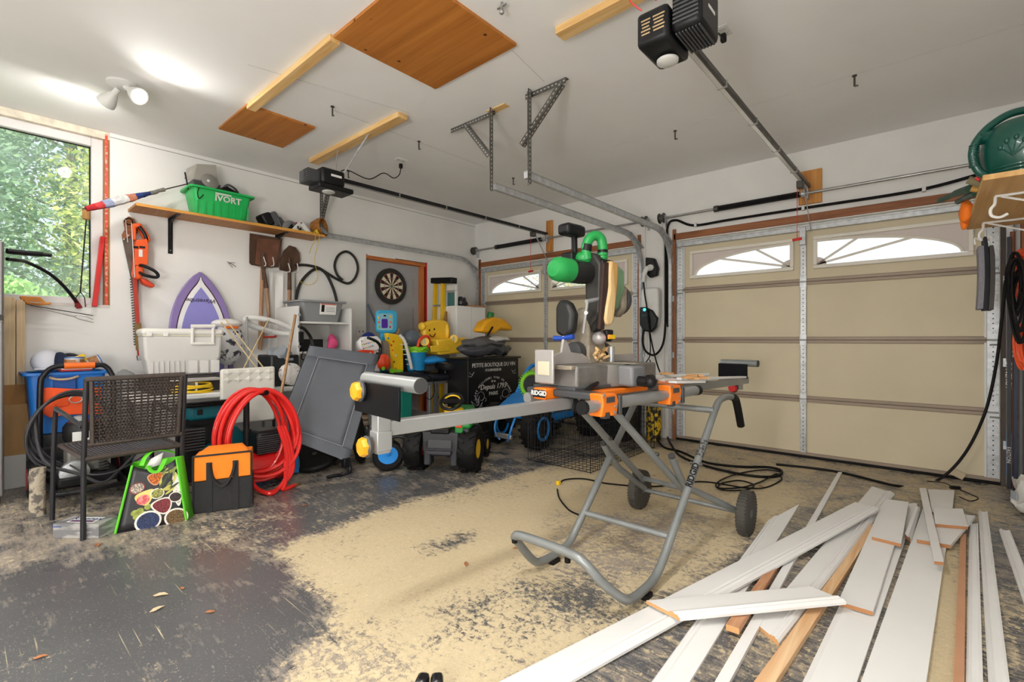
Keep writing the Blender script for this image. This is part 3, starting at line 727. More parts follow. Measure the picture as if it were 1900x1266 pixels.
# ================================================================== torsion springs and shafts
def torsion(label, x0, x1, xs0, xs1, xb, zb, dark, bw, bh):
    t = thing('torsion_shaft', label, 'shaft', ((x0+x1)/2, -.1, 2.32), 'torsion shafts over the garage doors')
    z = 2.362; y = -.085
    B().cyl((x0, y, z), (x1, y, z), .0125, 10).ob('shaft', STEEL, t)
    # coil spring: wound tube
    b = B(); turns = int((xs1-xs0)/.010); pts = []
    for i in range(turns*8+1):
        a = 2*math.pi*i/8; pts.append((xs0+(xs1-xs0)*i/(turns*8), y+math.cos(a)*.024, z+math.sin(a)*.024))
    b.tube(pts, .0052, 5); b.ob('spring', BLKM if dark else BLKM, t)
    B().cyl((xs0-.03, y, z), (xs0+.012, y, z), .032, 14).ob('winding_cone', DKSTEEL, t, bevel=.003)
    for xx in (x0+.045, x1-.06):
        B().lathe([(.02, -.035), (.055, -.03), (.055, -.022), (.042, -.018), (.042, .012), (.055, .018), (.055, .026), (.02, .03)], (xx, y, z), (1, 0, 0), 22).ob('cable_drum', DKSTEEL, t)
        B().bar((xx+.03, y+.04, z-.1), (xx+.03, y+.02, z+.03), .05, .006, (1, 0, 0)).ob('end_bearing_plate', GALV, t)
        B().tube([(xx+.0, y+.02, z-.04), (xx+.0, -.02, 1.3), (xx, -.012, .1)], .0016, 5).ob('lift_cable', STEEL, t)
    B().box((xb, -.05, z), (.012, .09, .1)).ob('centre_bracket', GALV, t, bevel=.003)
    B().lathe([(.016, -.02), (.034, -.014), (.034, .014), (.016, .02)], (xb-.03, y, z), (1, 0, 0), 16).ob('bearing', GALV, t)
    return t
torsion('torsion shaft over the left garage door', .02, 2.79, .52, 1.30, 1.39, 2.40, True, .09, .35)
torsion('torsion shaft over the right garage door', 2.885, 5.6, 3.50, 4.21, 4.27, 2.4, True, .1, .2)
B().bx(1.345, 1.435, -.04, 0, 2.2, 2.60).ob('mounting_board', wood('orange_board', '#b5702c', '#d89a4c', 'Z', knots=4), None, bevel=.003, label='upright orange board carrying the left opener rail above its door', cat='board')
B().bx(4.19, 4.37, -.022, 0, 2.28, 2.58).ob('mounting_board', wood('orange_board', '#b5702c', '#d89a4c', 'Z', knots=4), None, bevel=.003, label='square plywood pad carrying the right opener rail above its door', cat='board')
# black conduit along the header of the right door
cd_ = thing('conduit', 'black flexible conduit clipped above the right garage door', 'conduit', (4.2, -.04, 2.25))
B().tube(smoothpath([(2.97, -.03, 1.2), (2.965, -.03, 2.0), (2.97, -.03, 2.28), (3.06, -.035, 2.33), (3.25, -.035, 2.245), (3.6, -.035, 2.245), (4.3, -.035, 2.245), (5.0, -.035, 2.245), (5.4, -.035, 2.30)], 8), .0125, 8).ob('tube', BLKR, cd_)
for x in (3.27, 4.23, 5.05): B().bx(x-.012, x+.012, -.052, 0, 2.228, 2.268).ob('clip', WHTP, cd_, bevel=.003)
# ================================================================== house-door side: dartboard, ladder, outlet
dc = V((-.03, -1.455, 1.735))
t = thing('dartboard', 'round dartboard with black surround on the grey door', 'dartboard', dc-V((0, 0, .225)))
B().lathe([(.226, -.03), (.226, .008), (.2, .01), (.17, .01), (.17, .0)], dc, (1, 0, 0), 48).ob('surround', M('dart_black', (44, 42, 40), .8, var=.15, vs=30), t)
B().lathe([(.228, -.034), (.232, -.03), (.232, -.02), (.226, -.018)], dc, (1, 0, 0), 48).ob('rim', M('dart_rim', (150, 146, 140), .5), t)
CRM = M('dart_cream', (228, 214, 188), .8); DBK = M('dart_dark', (50, 36, 32), .8); DRD = M('dart_red', (176, 42, 44), .8); DGR = M('dart_green', (38, 120, 80), .8)
def ringseg(r0, r1, a0, a1, x):
    pts = []
    for r, sgn in ((r0, 1), (r1, -1)):
        for i in range(4)[::1]:
            a = math.radians(a0+(a1-a0)*(i if sgn > 0 else 3-i)/3); pts.append(V((x, dc.y+r*math.sin(a), dc.z+r*math.cos(a))))
    return pts
for i in range(20):
    a0, a1 = -9+i*18, 9+i*18; dark = i % 2 == 0
    k = B(); k.prism(ringseg(.016, .099, a0, a1, dc.x+.010), (.002, 0, 0)); k.prism(ringseg(.107, .162, a0, a1, dc.x+.010), (.002, 0, 0)); k.ob('segment', DBK if dark else CRM, t, smooth=0)
    k = B(); k.prism(ringseg(.099, .107, a0, a1, dc.x+.010), (.002, 0, 0)); k.prism(ringseg(.162, .170, a0, a1, dc.x+.010), (.002, 0, 0)); k.ob('scoring_ring', DRD if dark else DGR, t, smooth=0)
B().lathe([(.016, 0), (.016, .003), (0, .003)], dc+V((.009, 0, 0)), (1, 0, 0), 16).ob('bullseye', DGR, t)
w = B(); w.torus(dc+V((.013, 0, 0)), .165, .0012, (1, 0, 0), 40, 4).torus(dc+V((.013, 0, 0)), .103, .0012, (1, 0, 0), 40, 4); w.ob('wire_rings', STEEL, t)
B().box(dc+V((-.03, 0, .235)), (.012, .03, .02)).ob('hook', STEEL, t)
# wall outlet
def plate(name, label, y, z, x=0., n=2):
    t = thing(name, label, 'switch plate', (x, y, z-.06))
    B().bx(x, x+.008, y-.06, y+.06, z-.06, z+.06).ob('cover_plate', WHTP, t, bevel=.003)
    for s in (-1, 1):
        B().bx(x+.008, x+.014, y+s*.025-.006, y+s*.025+.006, z-.012, z+.012).ob('toggle', M('toggle_grey', (120, 116, 110), .5), t)
plate('switch_plate', 'white double switch plate beside the grey door', -1.9, 1.16)
plate('outlet_plate', 'white outlet plate on the wall behind the hanging belts', -2.2, 1.18)

# ================================================================== shelf with its load
sh = thing('wall_shelf', 'long wooden shelf on black brackets over the tools', 'shelf', (.16, -3.3, 2.14))
SHW = wood('shelf_veneer', '#a8703c', '#bd8650', 'X', scale=1.6)
SX = .30; SY0, SY1 = -4.09, -2.50; SZ = 2.165
B().bx(.004, SX, SY0, SY1, SZ-.022, SZ).ob('shelf_board', SHW, sh, bevel=.002)
B().bx(SX, SX+.003, SY0, SY1, SZ-.022, SZ).ob('edge_band', M('orange_edge', (222, 158, 74), .5), sh)
for y in (-3.79, -2.87):
    k = B(); k.bx(.002, .006, y-.018, y+.018, 1.83, SZ-.022).bx(.002, .24, y-.018, y+.018, SZ-.028, SZ-.022)
    k.ob('bracket', BLKM, sh)
    k = B(); k.prism([(.006, y-.003, 1.86), (.04, y-.003, SZ-.07), (.2, y-.003, SZ-.028), (.006, y-.003, SZ-.028)], (0, .006, 0)); k.ob('bracket_web', BLKM, sh)
    for zz in (1.86, 1.98, 2.09): B().cyl((.006, y, zz), (.009, y, zz), .005, 8).ob('screw', STEEL, sh)
# green recycling tote
def tote(name, label, c, lx, ly, h, mat, cat='tote', taper=.82, rim=.018):
    t = thing(name, label, cat, c); c = V(c)
    def rect(kx, ky, z, r=.03):
        pts = []
        for sx, sy, a0 in ((1, 1, 0), (-1, 1, 90), (-1, -1, 180), (1, -1, 270)):
            for i in range(4):
                a = math.radians(a0+30*i); pts.append(c+V((sx*(kx/2-r)+r*math.cos(a), sy*(ky/2-r)+r*math.sin(a), z)))
        return pts
    B().loft([rect(lx*taper, ly*taper, 0), rect(lx*(taper+1)/2, ly*(taper+1)/2, h*.5), rect(lx, ly, h), rect(lx-.012, ly-.012, h), rect(lx*taper-.012, ly*taper-.012, .02)]).ob('body', mat, t)
    B().loft([rect(lx, ly, h-rim), rect(lx+.05, ly+.05, h-rim), rect(lx+.05, ly+.05, h), rect(lx, ly, h)], caps=False).ob('rim', mat, t, bevel=.002)
    return t
gz = SZ
tt = tote('recycling_tote', 'bright green tote with white lettering on the wall shelf', (.165, -3.460, SZ+.001), .27, .48, .24, M('bright_green', (28, 184, 92), .4, var=.05))
for i in range(8):
    y = -3.660+i*.058; B().bar((.284, y, SZ+.012), (.294, y, SZ+.12), .008, .012, (0, 1, 0)).ob('rib', MATS['bright_green'], tt)
text('lettering', 'IVORT', .075, (.3005, -3.420, SZ+.165), (0, 1, 0), (.06, 0, 1), WHTP, tt, bold=.002)
B().box((.3015, -3.46, SZ+.207), (.002, .13, .014)).ob('printed_line', WHTP, tt)
k = B(); k.tube(smoothpath([(.31, -3.650, SZ+.235), (.33, -3.670, SZ+.17), (.3, -3.650, SZ+.13), (.31, -3.620, SZ+.17)]), .004, 6); k.ob('cord', BLKR, tt, label='black cord end over the rim')
# grey machine with a clear hood sitting in the tote
gm = thing('bench_grinder_guard', 'grey tool with a round disc and clear hood in the tote', 'tool', (.15, -3.570, SZ+.25))
B().box((.16, -3.570, SZ+.285), (.15, .22, .05)).ob('base', DGRYP, gm, bevel=.01)
B().lathe([(.065, -.012), (.07, -.006), (.07, .006), (.06, .012)], (.245, -3.550, SZ+.315), (1, .1, .3), 28).ob('disc', M('grey_disc', (140, 137, 132), .6), gm)
B().cyl((.25, -3.570, SZ+.31), (.27, -3.570, SZ+.312), .012, 10).ob('disc_knob', WHTP, gm)
k = B()
p0 = [(.2, -3.670, SZ+.3), (.2, -3.470, SZ+.3), (.17, -3.480, SZ+.50), (.17, -3.630, SZ+.47)]
k.prism(p0, (-.008, 0, 0)); k.prism([(.2, -3.470, SZ+.3), (.12, -3.470, SZ+.3), (.12, -3.480, SZ+.46), (.17, -3.480, SZ+.46)], (0, -.006, 0)); k.prism([(.2, -3.670, SZ+.3), (.1, -3.710, SZ+.33), (.1, -3.690, SZ+.43), (.17, -3.630, SZ+.47)], (0, .006, 0))
k.ob('hood', M('smoky_clear_plastic', (196, 192, 184), .25, trans=.35, var=.04), gm, bevel=.003)
B().tube([(.22, -3.710, SZ+.21), (.21, -3.720, SZ+.29), (.2, -3.730, SZ+.36)], .006, 6).ob('lever', BLKP, gm)
bb = thing('black_tool_case', 'black moulded case poking out of the green tote', 'case', (.16, -3.370, SZ+.23))
B().box((.16, -3.365, SZ+.25), (.13, .16, .1), rot('X', -22)).ob('body', BLKP, bb, bevel=.02)
B().tube(smoothpath([(.23, -3.430, SZ+.30), (.245, -3.400, SZ+.32), (.245, -3.350, SZ+.30), (.23, -3.315, SZ+.27)]), .01, 7).ob('handle', DGRYP, bb)
# rolled flags
fl = thing('rolled_flag', 'rolled red white and blue flag resting past the shelf end', 'flag', (.2, -4.2, 2.15))
pa, pb_ = U(160, 388, x=.27), U(305, 352, x=.17)
pts = [pa+(pb_-pa)*i/10 for i in range(11)]
cols = [(178, 30, 38), (196, 60, 60), (150, 160, 190), (205, 205, 206), (208, 208, 206), (190, 120, 96), (34, 58, 120), (30, 48, 100), (120, 118, 112), (128, 124, 116)]
for i in range(10):
    r0 = .016+.019*math.sin(math.pi*min(1, (i+.4)/8)); r1 = .016+.019*math.sin(math.pi*min(1, (i+1.4)/8))
    dent(B().tube([pts[i], (pts[i]+pts[i+1])/2, pts[i+1]], [r0, (r0+r1)/2, r1], 9), .006, 22, i).ob('cloth_band', M('flag_%d' % i, cols[i], .85, var=.2, vs=40), fl)
B().tube([pa-V((0, .02, .004)), pb_+(pb_-pa)*.34], .005, 7).ob('pole', M('dark_pole', (58, 44, 38), .5), fl)
# grey cases in a heap
def blob(name, label, cat, mb, mat, bevel=.012): return mb.ob(name, mat, None, bevel=bevel, label=label, cat=cat)
gc = thing('grey_power_tool', 'dark grey power tool lying behind the tote on the shelf', 'power tool', (.16, -2.990, SZ))
GT = M('tool_grey', (86, 88, 92), .5, var=.12)
B().box((.16, -3.045, SZ+.075), (.16, .1, .13), rot('X', 28)).ob('battery_block', BLKP, gc, bevel=.02)
B().box((.17, -2.980, SZ+.085), (.13, .11, .15), rot('X', 32)).ob('body', GT, gc, bevel=.022)
B().box((.15, -2.905, SZ+.07), (.12, .07, .12), rot('X', 40)).ob('grip', GT, gc, bevel=.02)
B().bar((.236, -2.930, SZ+.03), (.236, -2.960, SZ+.1), .004, .012, (1, 0, 0)).ob('chrome_strip', STEEL, gc)
cs = thing('circular_saw', 'grey circular saw on the shelf in front of the red tool', 'saw', (.18, -2.810, SZ))
k = B(); k.lathe([(.07, -.025), (.085, -.01), (.085, .02), (.07, .03)], (.2, -2.825, SZ+.02), (1, 0, 0), 24)
k.v = [p if p.z > SZ+.002 else V((p.x, p.y, SZ+.002)) for p in k.v]; k.ob('blade_guard', M('saw_guard_grey', (122, 122, 124), .5), cs)
B().prism([(.234, -2.870, SZ+.004), (.234, -2.780, SZ+.004), (.234, -2.820, SZ+.075)], (.004, 0, 0)).ob('guard_opening', BLKP, cs)
B().box((.16, -2.780, SZ+.04), (.1, .08, .07), rot('X', -20)).ob('motor', BLKP, cs, bevel=.015)
rt = thing('red_drill', 'small red and grey tool lying on the shelf heap', 'tool', (.14, -2.720, SZ))
B().box((.13, -2.745, SZ+.085), (.08, .09, .05), rot('X', 15)).ob('body', M('deep_red', (176, 34, 52), .4), rt, bevel=.012)
B().box((.12, -2.720, SZ+.035), (.07, .08, .068)).ob('stand', DGRYP, rt, bevel=.008)
B().bar((.15, -2.720, SZ+.09), (.13, -2.670, SZ+.115), .03, .03).ob('tip', DGRYP, rt, bevel=.006)
wb = thing('white_speed_square', 'white folded bracket standing like an inverted V on the shelf', 'bracket', (.25, -2.720, SZ))
k = B(); k.bar((.265, -2.810, SZ+.003), (.255, -2.740, SZ+.085), .045, .02, (1, 0, 0)).bar((.265, -2.660, SZ+.003), (.255, -2.730, SZ+.085), .045, .02, (1, 0, 0)); k.ob('arms', WHTP, wb, bevel=.004)
B().bx(.277, .279, -2.785, -2.765, SZ+.02, SZ+.05).ob('sticker', DGRYP, wb)
# woven bowl lying on its side
bk = thing('wooden_bowl', 'brown wooden bowl tipped on its side at the shelf end', 'bowl', (.15, -2.5, SZ))
k = B(); ax = V((.75, .55, .12)); c0 = V((.09, -2.545, SZ+.088))
k.lathe([(.02, 0), (.07, .02), (.098, .09), (.1, .14), (.092, .14), (.088, .09), (.06, .035), (.0, .03)], c0, ax, 32)
k.v = [p if p.z > SZ+.001 else V((p.x, p.y, SZ+.001)) for p in k.v]
k.ob('bowl', wood('bowl_wood', '#8a5420', '#b97e3a', 'Y'), bk)
B().lathe([(.004, 0), (.05, 0), (.05, .008), (.004, .008)], c0+ax.normalized()*.13+V((.012, .0, -.04)), (.6, .3, .5), 24).ob('grey_lid', GRYP, bk, label='grey round lid lying in the bowl')
# yellow rope on the shelf, hanging down in a loop
yr = thing('yellow_rope', 'thin yellow rope knotted on the shelf and hanging in a loop', 'rope', (.3, -2.62, 1.72))
YROPE = M('yellow_rope', (236, 200, 60), .7, var=.15, vs=60)
k = B()
k.tube(smoothpath([(.29, -3.2, SZ+.004), (.285, -3.0, SZ+.005), (.29, -2.8, SZ+.005), (.296, -2.64, SZ+.006)], 8), .003, 6)
k.tube(smoothpath([(.29, -2.63, SZ+.008), (.31, -2.62, SZ+.004), (.311, -2.61, SZ-.05), (.2, -2.6, 2.03), (.12, -2.58, 1.98)], 8), .003, 6)
k.tube(smoothpath([(.3, -2.58, SZ+.008), (.31, -2.575, SZ+.0), (.311, -2.57, SZ-.06), (.11, -2.52, 1.92), (.06, -2.46, 1.76), (.05, -2.50, 1.68), (.05, -2.58, 1.655), (.05, -2.66, 1.69)], 8), .003, 6)
k.ob('cord', YROPE, yr)
k = B()
for i in range(4): k.torus((.285, -2.6+.01*i, SZ+.014+.004*i), .016+.003*i, .0035, (.3*i, 1, .4), 14, 6)
k.ob('knot', YROPE, yr)

# ================================================================== tools hanging on the wall
RUST = M('rusty_steel', (98, 74, 60), .7, .5, var=.35, vs=9, bump=.3, bs=40)
RUST2 = M('rusty_brown_steel', (124, 84, 66), .65, .4, var=.25, vs=7, bump=.2, bs=30)
HANDLE = wood('old_handle', '#8d6448', '#b08a68', 'Z')
# square-nosed shovel, blade up
s1 = thing('square_shovel', 'rusty square-nosed shovel hung blade up under the shelf', 'shovel', (.05, -2.98, .9))
def shovel_blade(outline, mat, name, parent, x=.045, bow=.02):
    ys = [p[0] for p in outline]; cy = (min(ys)+max(ys))/2; hw = (max(ys)-min(ys))/2
    f = [V((x-bow*(1-((y-cy)/hw)**2), y, z)) for y, z in outline]
    n = len(f); cz = sum(p.z for p in f)/n; c = V((x-bow, cy, cz))
    k = B(); k.add(f+[c]+[p+V((.006, 0, 0)) for p in f]+[c+V((.006, 0, 0))], [(i, (i+1) % n, n) for i in range(n)]+[(n+1+(i+1) % n, n+1+i, 2*n+1) for i in range(n)]+[(i, n+1+i, n+1+(i+1) % n, (i+1) % n) for i in range(n)])
    return k.ob(name, mat, parent, smooth=60)
pb1 = [tuple(U(a, b_, x=.04))[1:] for a, b_ in ((463, 433), (492, 437), (523, 443), (521, 470), (516, 496), (504, 497), (480, 494), (466, 492), (462, 488), (462, 460))]
shovel_blade(pb1, RUST, 'blade', s1)
pb2 = [tuple(U(a, b_, x=.055))[1:] for a, b_ in ((477, 442), (520, 446), (512, 492), (500, 495), (488, 494), (473, 490))]
shovel_blade(pb2, RUST2, 'blade_face', s1, x=.056, bow=.014)
pz = [U(487, 495, x=.05), U(485, 560, x=.05), U(482, 648, x=.055)]
B().tube(pz, [.018, .019, .02], 10).ob('shaft', HANDLE, s1)
B().tube([U(488, 470, x=.055), U(489, 520, x=.06)], [.024, .019], 10).ob('socket', RUST, s1)
s1b = thing('wooden_handle_tool', 'second wooden handle hanging beside the square shovel', 'tool handle', (.05, -2.95, 1.2))
B().tube([U(490, 500, x=.07), U(494, 535, x=.07)], [.012, .022], 8).ob('ferrule', RUST, s1b)
B().tube([U(494, 530, x=.07), U(499, 590, x=.07)], .018, 8).ob('shaft', HANDLE, s1b)
# round-point shovel
s2 = thing('round_shovel', 'rusty round-point shovel hung blade up, right of the square one', 'shovel', (.05, -2.73, .7))
pr = [tuple(U(a, b_, x=.045))[1:] for a, b_ in ((538, 455), (549, 459), (556, 470), (557, 484), (551, 500), (543, 505), (530, 503), (518, 501), (520, 482), (527, 465))]
shovel_blade(pr, RUST, 'blade', s2)
B().tube([U(537, 478, x=.06), U(537, 538, x=.06)], [.014, .021], 10).ob('socket', RUST, s2)
B().tube([U(537, 535, x=.055), U(537, 610, x=.05), U(538, 660, x=.05)], .0195, 10).ob('shaft', HANDLE, s2)
# double wall hooks
for i, (px, py) in enumerate(((492, 478), (537, 489))):
    h = thing('wall_hook', ['white double hook carrying the square shovel', 'white double hook carrying the round shovel'][i], 'hook', U(px, py+6, x=.0), 'white double tool hooks')
    for dx in (-7, 8):
        p0 = U(px+dx, py+17, x=.002); p1 = p0+V((.1, 0, .0)); p2 = p1+V((.005, -.02 if dx < 0 else -.01, .085))
        B().tube([p0, p1, p1+V((.01, 0, .02)), p2], .005, 7).ob('prong', WHTP, h)
    B().box(U(px, py+18, x=.006), (.006, .14, .025)).ob('back_plate', WHTP, h)
# black flexible belts
BELT = M('ribbed_black_hose', (38, 37, 36), .6, var=.15, bump=.3, bs=160)
pts = [U(a, b_, x=.03) for a, b_ in ((546, 493), (566, 492), (590, 497), (607, 507), (625, 518), (645, 526), (658, 517), (664, 498), (658, 478), (643, 467), (628, 474), (621, 492), (624, 510), (634, 520))]
pts[-1] += V((.02, 0, 0)); pts[-2] += V((.018, 0, 0)); 
B().tube(smoothpath(pts, 7), .0145, 9).ob('looped_hose', BELT, None, label='black ribbed hose curled in a loop on the wall', cat='hose')
pts = [U(a, b_, x=.025) for a, b_ in ((543, 690), (545, 620), (548, 565), (558, 525), (583, 500), (602, 505), (616, 530), (624, 556), (627, 580))]
B().tube(smoothpath(pts, 7), .0155, 9).ob('arched_hose', BELT, None, label='black ribbed hose arching above the white cart', cat='hose')
# nail with a pair of wires
k = B(); c = U(426, 489, x=.0)
k.cyl(c, c+V((.03, 0, 0)), .003, 6).tube([c+V((.02, -.03, .01)), c+V((.025, 0, 0)), c+V((.02, .05, -.03))], .0025, 6).tube([c+V((.02, .04, .01)), c+V((.024, -.02, .0)), c+V((.02, .02, -.04))], .0025, 6)
k.ob('bent_nail', DKSTEEL, None, label='bent dark nail on the bare wall above the surfboard', cat='nail')

# ------------------------------------------------------------------ hand saw and hedge trimmer on the wall
hs = thing('hand_saw', 'old hand saw with brown wooden handle hung on the wall', 'saw', (.04, -3.95, 1.5))
pl = [U(a, b_, x=.03) for a, b_ in ((226, 440), (247, 440), (257, 520), (256, 575), (251, 568), (243, 520))]
B().prism(pl, (.003, 0, 0)).ob('blade', M('tarnished_blade', (104, 96, 88), .5, .6, var=.3, vs=10), hs)
pl = [U(a, b_, x=.028) for a, b_ in ((228, 410), (238, 402), (248, 407), (256, 424), (254, 434), (240, 440), (228, 446), (225, 436), (231, 426))]
B().prism(pl, (.022, 0, 0)).ob('handle', wood('saw_handle_wood', '#6e4024', '#9a6238', 'Y'), hs, bevel=.006)
B().torus(U(239, 411, x=.05), .026, .005, (1, 0, 0), 18, 7).ob('hanging_loop', BLKR, hs)
for q in ((230, 444), (238, 437)): B().cyl(U(*q, x=.05), U(*q, x=.053), .006, 10).ob('rivet', STEEL, hs)
TORG = M('trimmer_orange', (238, 92, 34), .42, var=.06)
ht = thing('hedge_trimmer', 'orange hedge trimmer hung nose down on the wall', 'hedge trimmer', (.1, -3.9, 1.1))
def q3(lst, x): return [U(a, b_, x=x) for a, b_ in lst]
B().prism(q3(((243, 417), (258, 416), (272, 436), (277, 447), (271, 454), (265, 446), (254, 424), (250, 424), (250, 448), (244, 446)), .06), (.06, 0, 0)).ob('rear_handle', TORG, ht, bevel=.012)
B().tube(smoothpath([U(258, 420, x=.125), U(268, 434, x=.125), U(272, 446, x=.125)]), .014, 8).ob('rear_grip', BLKP, ht)
B().prism(q3(((249, 448), (268, 446), (271, 460), (270, 480), (270, 492), (262, 497), (247, 494), (244, 515), (247, 460)), .05), (.09, 0, 0)).ob('motor_housing', TORG, ht, bevel=.016)
B().prism(q3(((246, 494), (262, 494), (264, 510), (258, 519), (248, 520), (242, 510)), .05), (.085, 0, 0)).ob('gear_case', TORG, ht, bevel=.012)
B().box(U(252, 459, x=.1415), (.002, .035, .02)).ob('dark_print', BLKP, ht)
B().box(U(261, 470, x=.1415), (.002, .025, .06)).ob('white_print', WHTP, ht)
B().box(U(264, 459, x=.1415), (.002, .04, .018)).ob('dark_print', BLKP, ht)
p = [U(256, 494, x=.09), U(264, 493, x=.16), U(285, 502, x=.19), U(293, 510, x=.19), U(289, 515, x=.19), U(266, 510, x=.18), U(258, 504, x=.1)]
B().tube(smoothpath(p, 5), .013, 8).ob('front_handle', BLKP, ht)
B().prism(q3(((256, 518), (266, 519), (283, 531), (279, 536), (262, 529)), .06), (.1, 0, 0)).ob('hand_guard', M('trimmer_guard', (226, 70, 34), .4), ht, bevel=.01)
bar0, bar1 = U(250, 516, x=.075), U(259, 660, x=.05)
B().bar(bar0, bar1, .012, .03, (0, 1, 0)).ob('cutting_bar', M('scarlet_bar', (186, 60, 48), .45), ht)
k = B()
for i in range(26):
    c = bar0+(bar1-bar0)*(i+.5)/30; k.box(c+V((0, -.02, 0)), (.006, .03, .012), rot('X', 25))
k.ob('teeth', DKSTEEL, ht)
B().bar(bar0+(bar1-bar0)*.58+V((.004, 0, 0)), bar0+(bar1-bar0)*.93+V((.004, 0, 0)), .016, .045, (0, 1, 0)).ob('sheath', M('old_brass_sheath', (140, 112, 66), .6, .2, var=.2, vs=20), ht)
B().tube([bar1+V((0, -.018, .0)), bar1+V((0, -.014, -.04)), bar1+V((0, .012, -.035)), bar1+V((0, .02, .01))], .0035, 6).ob('tip_loop', BLKM, ht)
for i, (a, c) in enumerate((((244, 414), (250, 515)), ((233, 408), (237, 450)))):
    B().tube([U(*a, x=.15 if i == 0 else .06), U(*c, x=.14 if i == 0 else .055)], .0025, 6).ob('tie_wire', WHTP, ht)
# ------------------------------------------------------------------ things standing in the window
lv = thing('red_level', 'red box level leaning in the window corner', 'level', (.02, -4.25, WZ0))
B().bar(U(175, 569, x=.03), U(190, 440, x=-.02), .03, .05, (1, 0, 0)).ob('body', RED, lv, bevel=.003)
fk = thing('roasting_fork', 'twisted black roasting fork hanging by its wooden handle in the window', 'fork', (.03, -4.33, 1.35))
B().tube([U(160, 408, x=.02), U(154, 480, x=.02), U(149, 542, x=.02)], .005, 7).ob('shaft', BLKM, fk)
for dx in (-8, 8): B().tube([U(149, 542, x=.02), U(149+dx, 552, x=.02), U(149+dx*1.2, 570, x=.02)], .0035, 6).ob('prong', BLKM, fk)
B().box(U(160, 398, x=.02), (.03, .05, .085)).ob('handle', wood('fork_handle', '#8d6228', '#b98a48', 'Z'), fk, bevel=.008)
f2 = thing('roasting_fork', 'steel roasting fork lying flat against the wall under the sill', 'fork', (.05, -4.5, 1.2))
a, c = U(50, 567, x=.1), U(138, 588, x=.06)
B().tube([a, c], .0035, 6).ob('shaft', STEEL, f2)
B().tube([c, U(145, 583, x=.06), U(173, 593, x=.06)], .003, 6).ob('prong', STEEL, f2); B().tube([c, U(145, 592, x=.06), U(173, 599, x=.06)], .003, 6).ob('prong', STEEL, f2)
B().tube([U(50, 566, x=.08), U(173, 586, x=.05)], .0035, 6).ob('twisted_rod', BLKM, f2)
pr = thing('pruning_pole', 'black curved pole bending down into the window corner', 'pole', (.3, -4.7, 1.4))
B().tube(smoothpath([U(13, 481, x=.45), U(30, 483, x=.4), U(50, 487, x=.3), (U(90, 507, x=.2)), U(120, 533, x=.1), U(143, 562, x=.03)], 6), .012, 8).ob('shaft', BLKP, pr)
B().tube([U(139, 555, x=.04), U(147, 571, x=.01)], [.012, .02], 8).ob('tip', M('maroon_tip', (150, 40, 44), .5), pr)
B().tube([U(13, 466, x=.45), U(40, 469, x=.42), U(78, 472, x=.38)], .018, 8).ob('long_grip', BLKP, pr)
B().tube([U(78, 472, x=.38), U(95, 474, x=.37)], .013, 8).ob('grip_end', BLKP, pr)
ob_ = thing('orange_hand_plane', 'orange tool with flat blade handle on the window sill', 'tool', (.08, -4.7, WZ0+.02))
B().prism(q3(((35, 550), (74, 552), (84, 562), (94, 562), (93, 566), (70, 567), (50, 565), (40, 560)), .03), (.05, 0, 0)).ob('body', M('amber_plastic', (226, 140, 40), .45), ob_, bevel=.006)
B().bar(U(55, 561, x=.085), U(78, 562, x=.085), .004, .012, (1, 0, 0)).ob('blade', STEEL, ob_)
# ================================================================== far left: fridge edge, boards
STAIN = M('stainless', (138, 136, 136), .3, .6, var=.05, vs=3, stretch=(12, 12, .3))
t = thing('refrigerator', 'stainless refrigerator at the left edge of the picture', 'refrigerator', (.33, -5.15, 0))
B().bx(.03, .57, -5.52, -4.84, .05, 1.70).ob('cabinet', M('fridge_side', (70, 70, 74), .5), t, bevel=.006)
B().bx(.575, .625, -5.52, -4.825, .06, 1.19).ob('door', STAIN, t, bevel=.012)
B().bx(.575, .625, -5.52, -4.825, 1.215, 1.70).ob('freezer_door', STAIN, t, bevel=.012)
B().bx(.1, .56, -5.45, -4.84, 0, .05).ob('foot_plinth', BLKP, t)
for i, (ya, yb, zt, x0, x1, lab) in enumerate(((-4.81, -4.752, 1.376, .055, .095, 'knotty pine stud with a brown streak leaning under the window, left of two'), (-4.745, -4.70, 1.36, .04, .08, 'paler pine stud leaning under the window, right of two'))):
    B().bx(x0, x1, ya, yb, 0, zt).ob('pine_stud', PINEZ, None, bevel=.003, label=lab, cat='lumber')
TAN = M('tan_plywood', (206, 160, 104), .6, var=.1, vs=5, stretch=(3, 3, .6))
B().bx(.1, .112, -4.83, -4.70, 0, .74).ob('plywood_scrap', M('orange_scrap_ply', (190, 136, 76), .6, var=.1), None, label='darker plywood scrap leaning behind the tan offcut', cat='plywood')
k = B(); k.prism([(.12, -4.85, 0), (.12, -4.655, 0), (.12, -4.66, .6), (.12, -4.85, .6)], (.012, 0, 0)); k.ob('plywood_scrap', TAN, None, label='tan plywood offcut standing in front of the pine studs', cat='plywood')
B().bx(.136, .148, -4.86, -4.69, .0, .235).ob('panel_offcut', WHTPAINT, None, bevel=.002, label='small white panel offcut by the refrigerator foot', cat='panel')
st = B().box((1.02, -4.70, .145), (.05, .075, .29), rot('Y', -4) @ rotz(30)); st2 = B()
bmx = B()
for i in range(7):
    z = .29*i/6; pts = []
    for a in range(10):
        r = .038*(1+.25*mnoise.noise(V((i*.9, a*.8, 3)))); pts.append(V((1.02+math.cos(a*.628)*r*.8+.01*i/6, -4.70+math.sin(a*.628)*r, z)))
    bmx.loft([pts]) if False else None
    st2.v += pts
for i in range(6):
    for a in range(10): st2.f.append((i*10+a, i*10+(a+1) % 10, (i+1)*10+(a+1) % 10, (i+1)*10+a))
st2.f += [tuple(range(9, -1, -1)), tuple(60+a for a in range(10))]
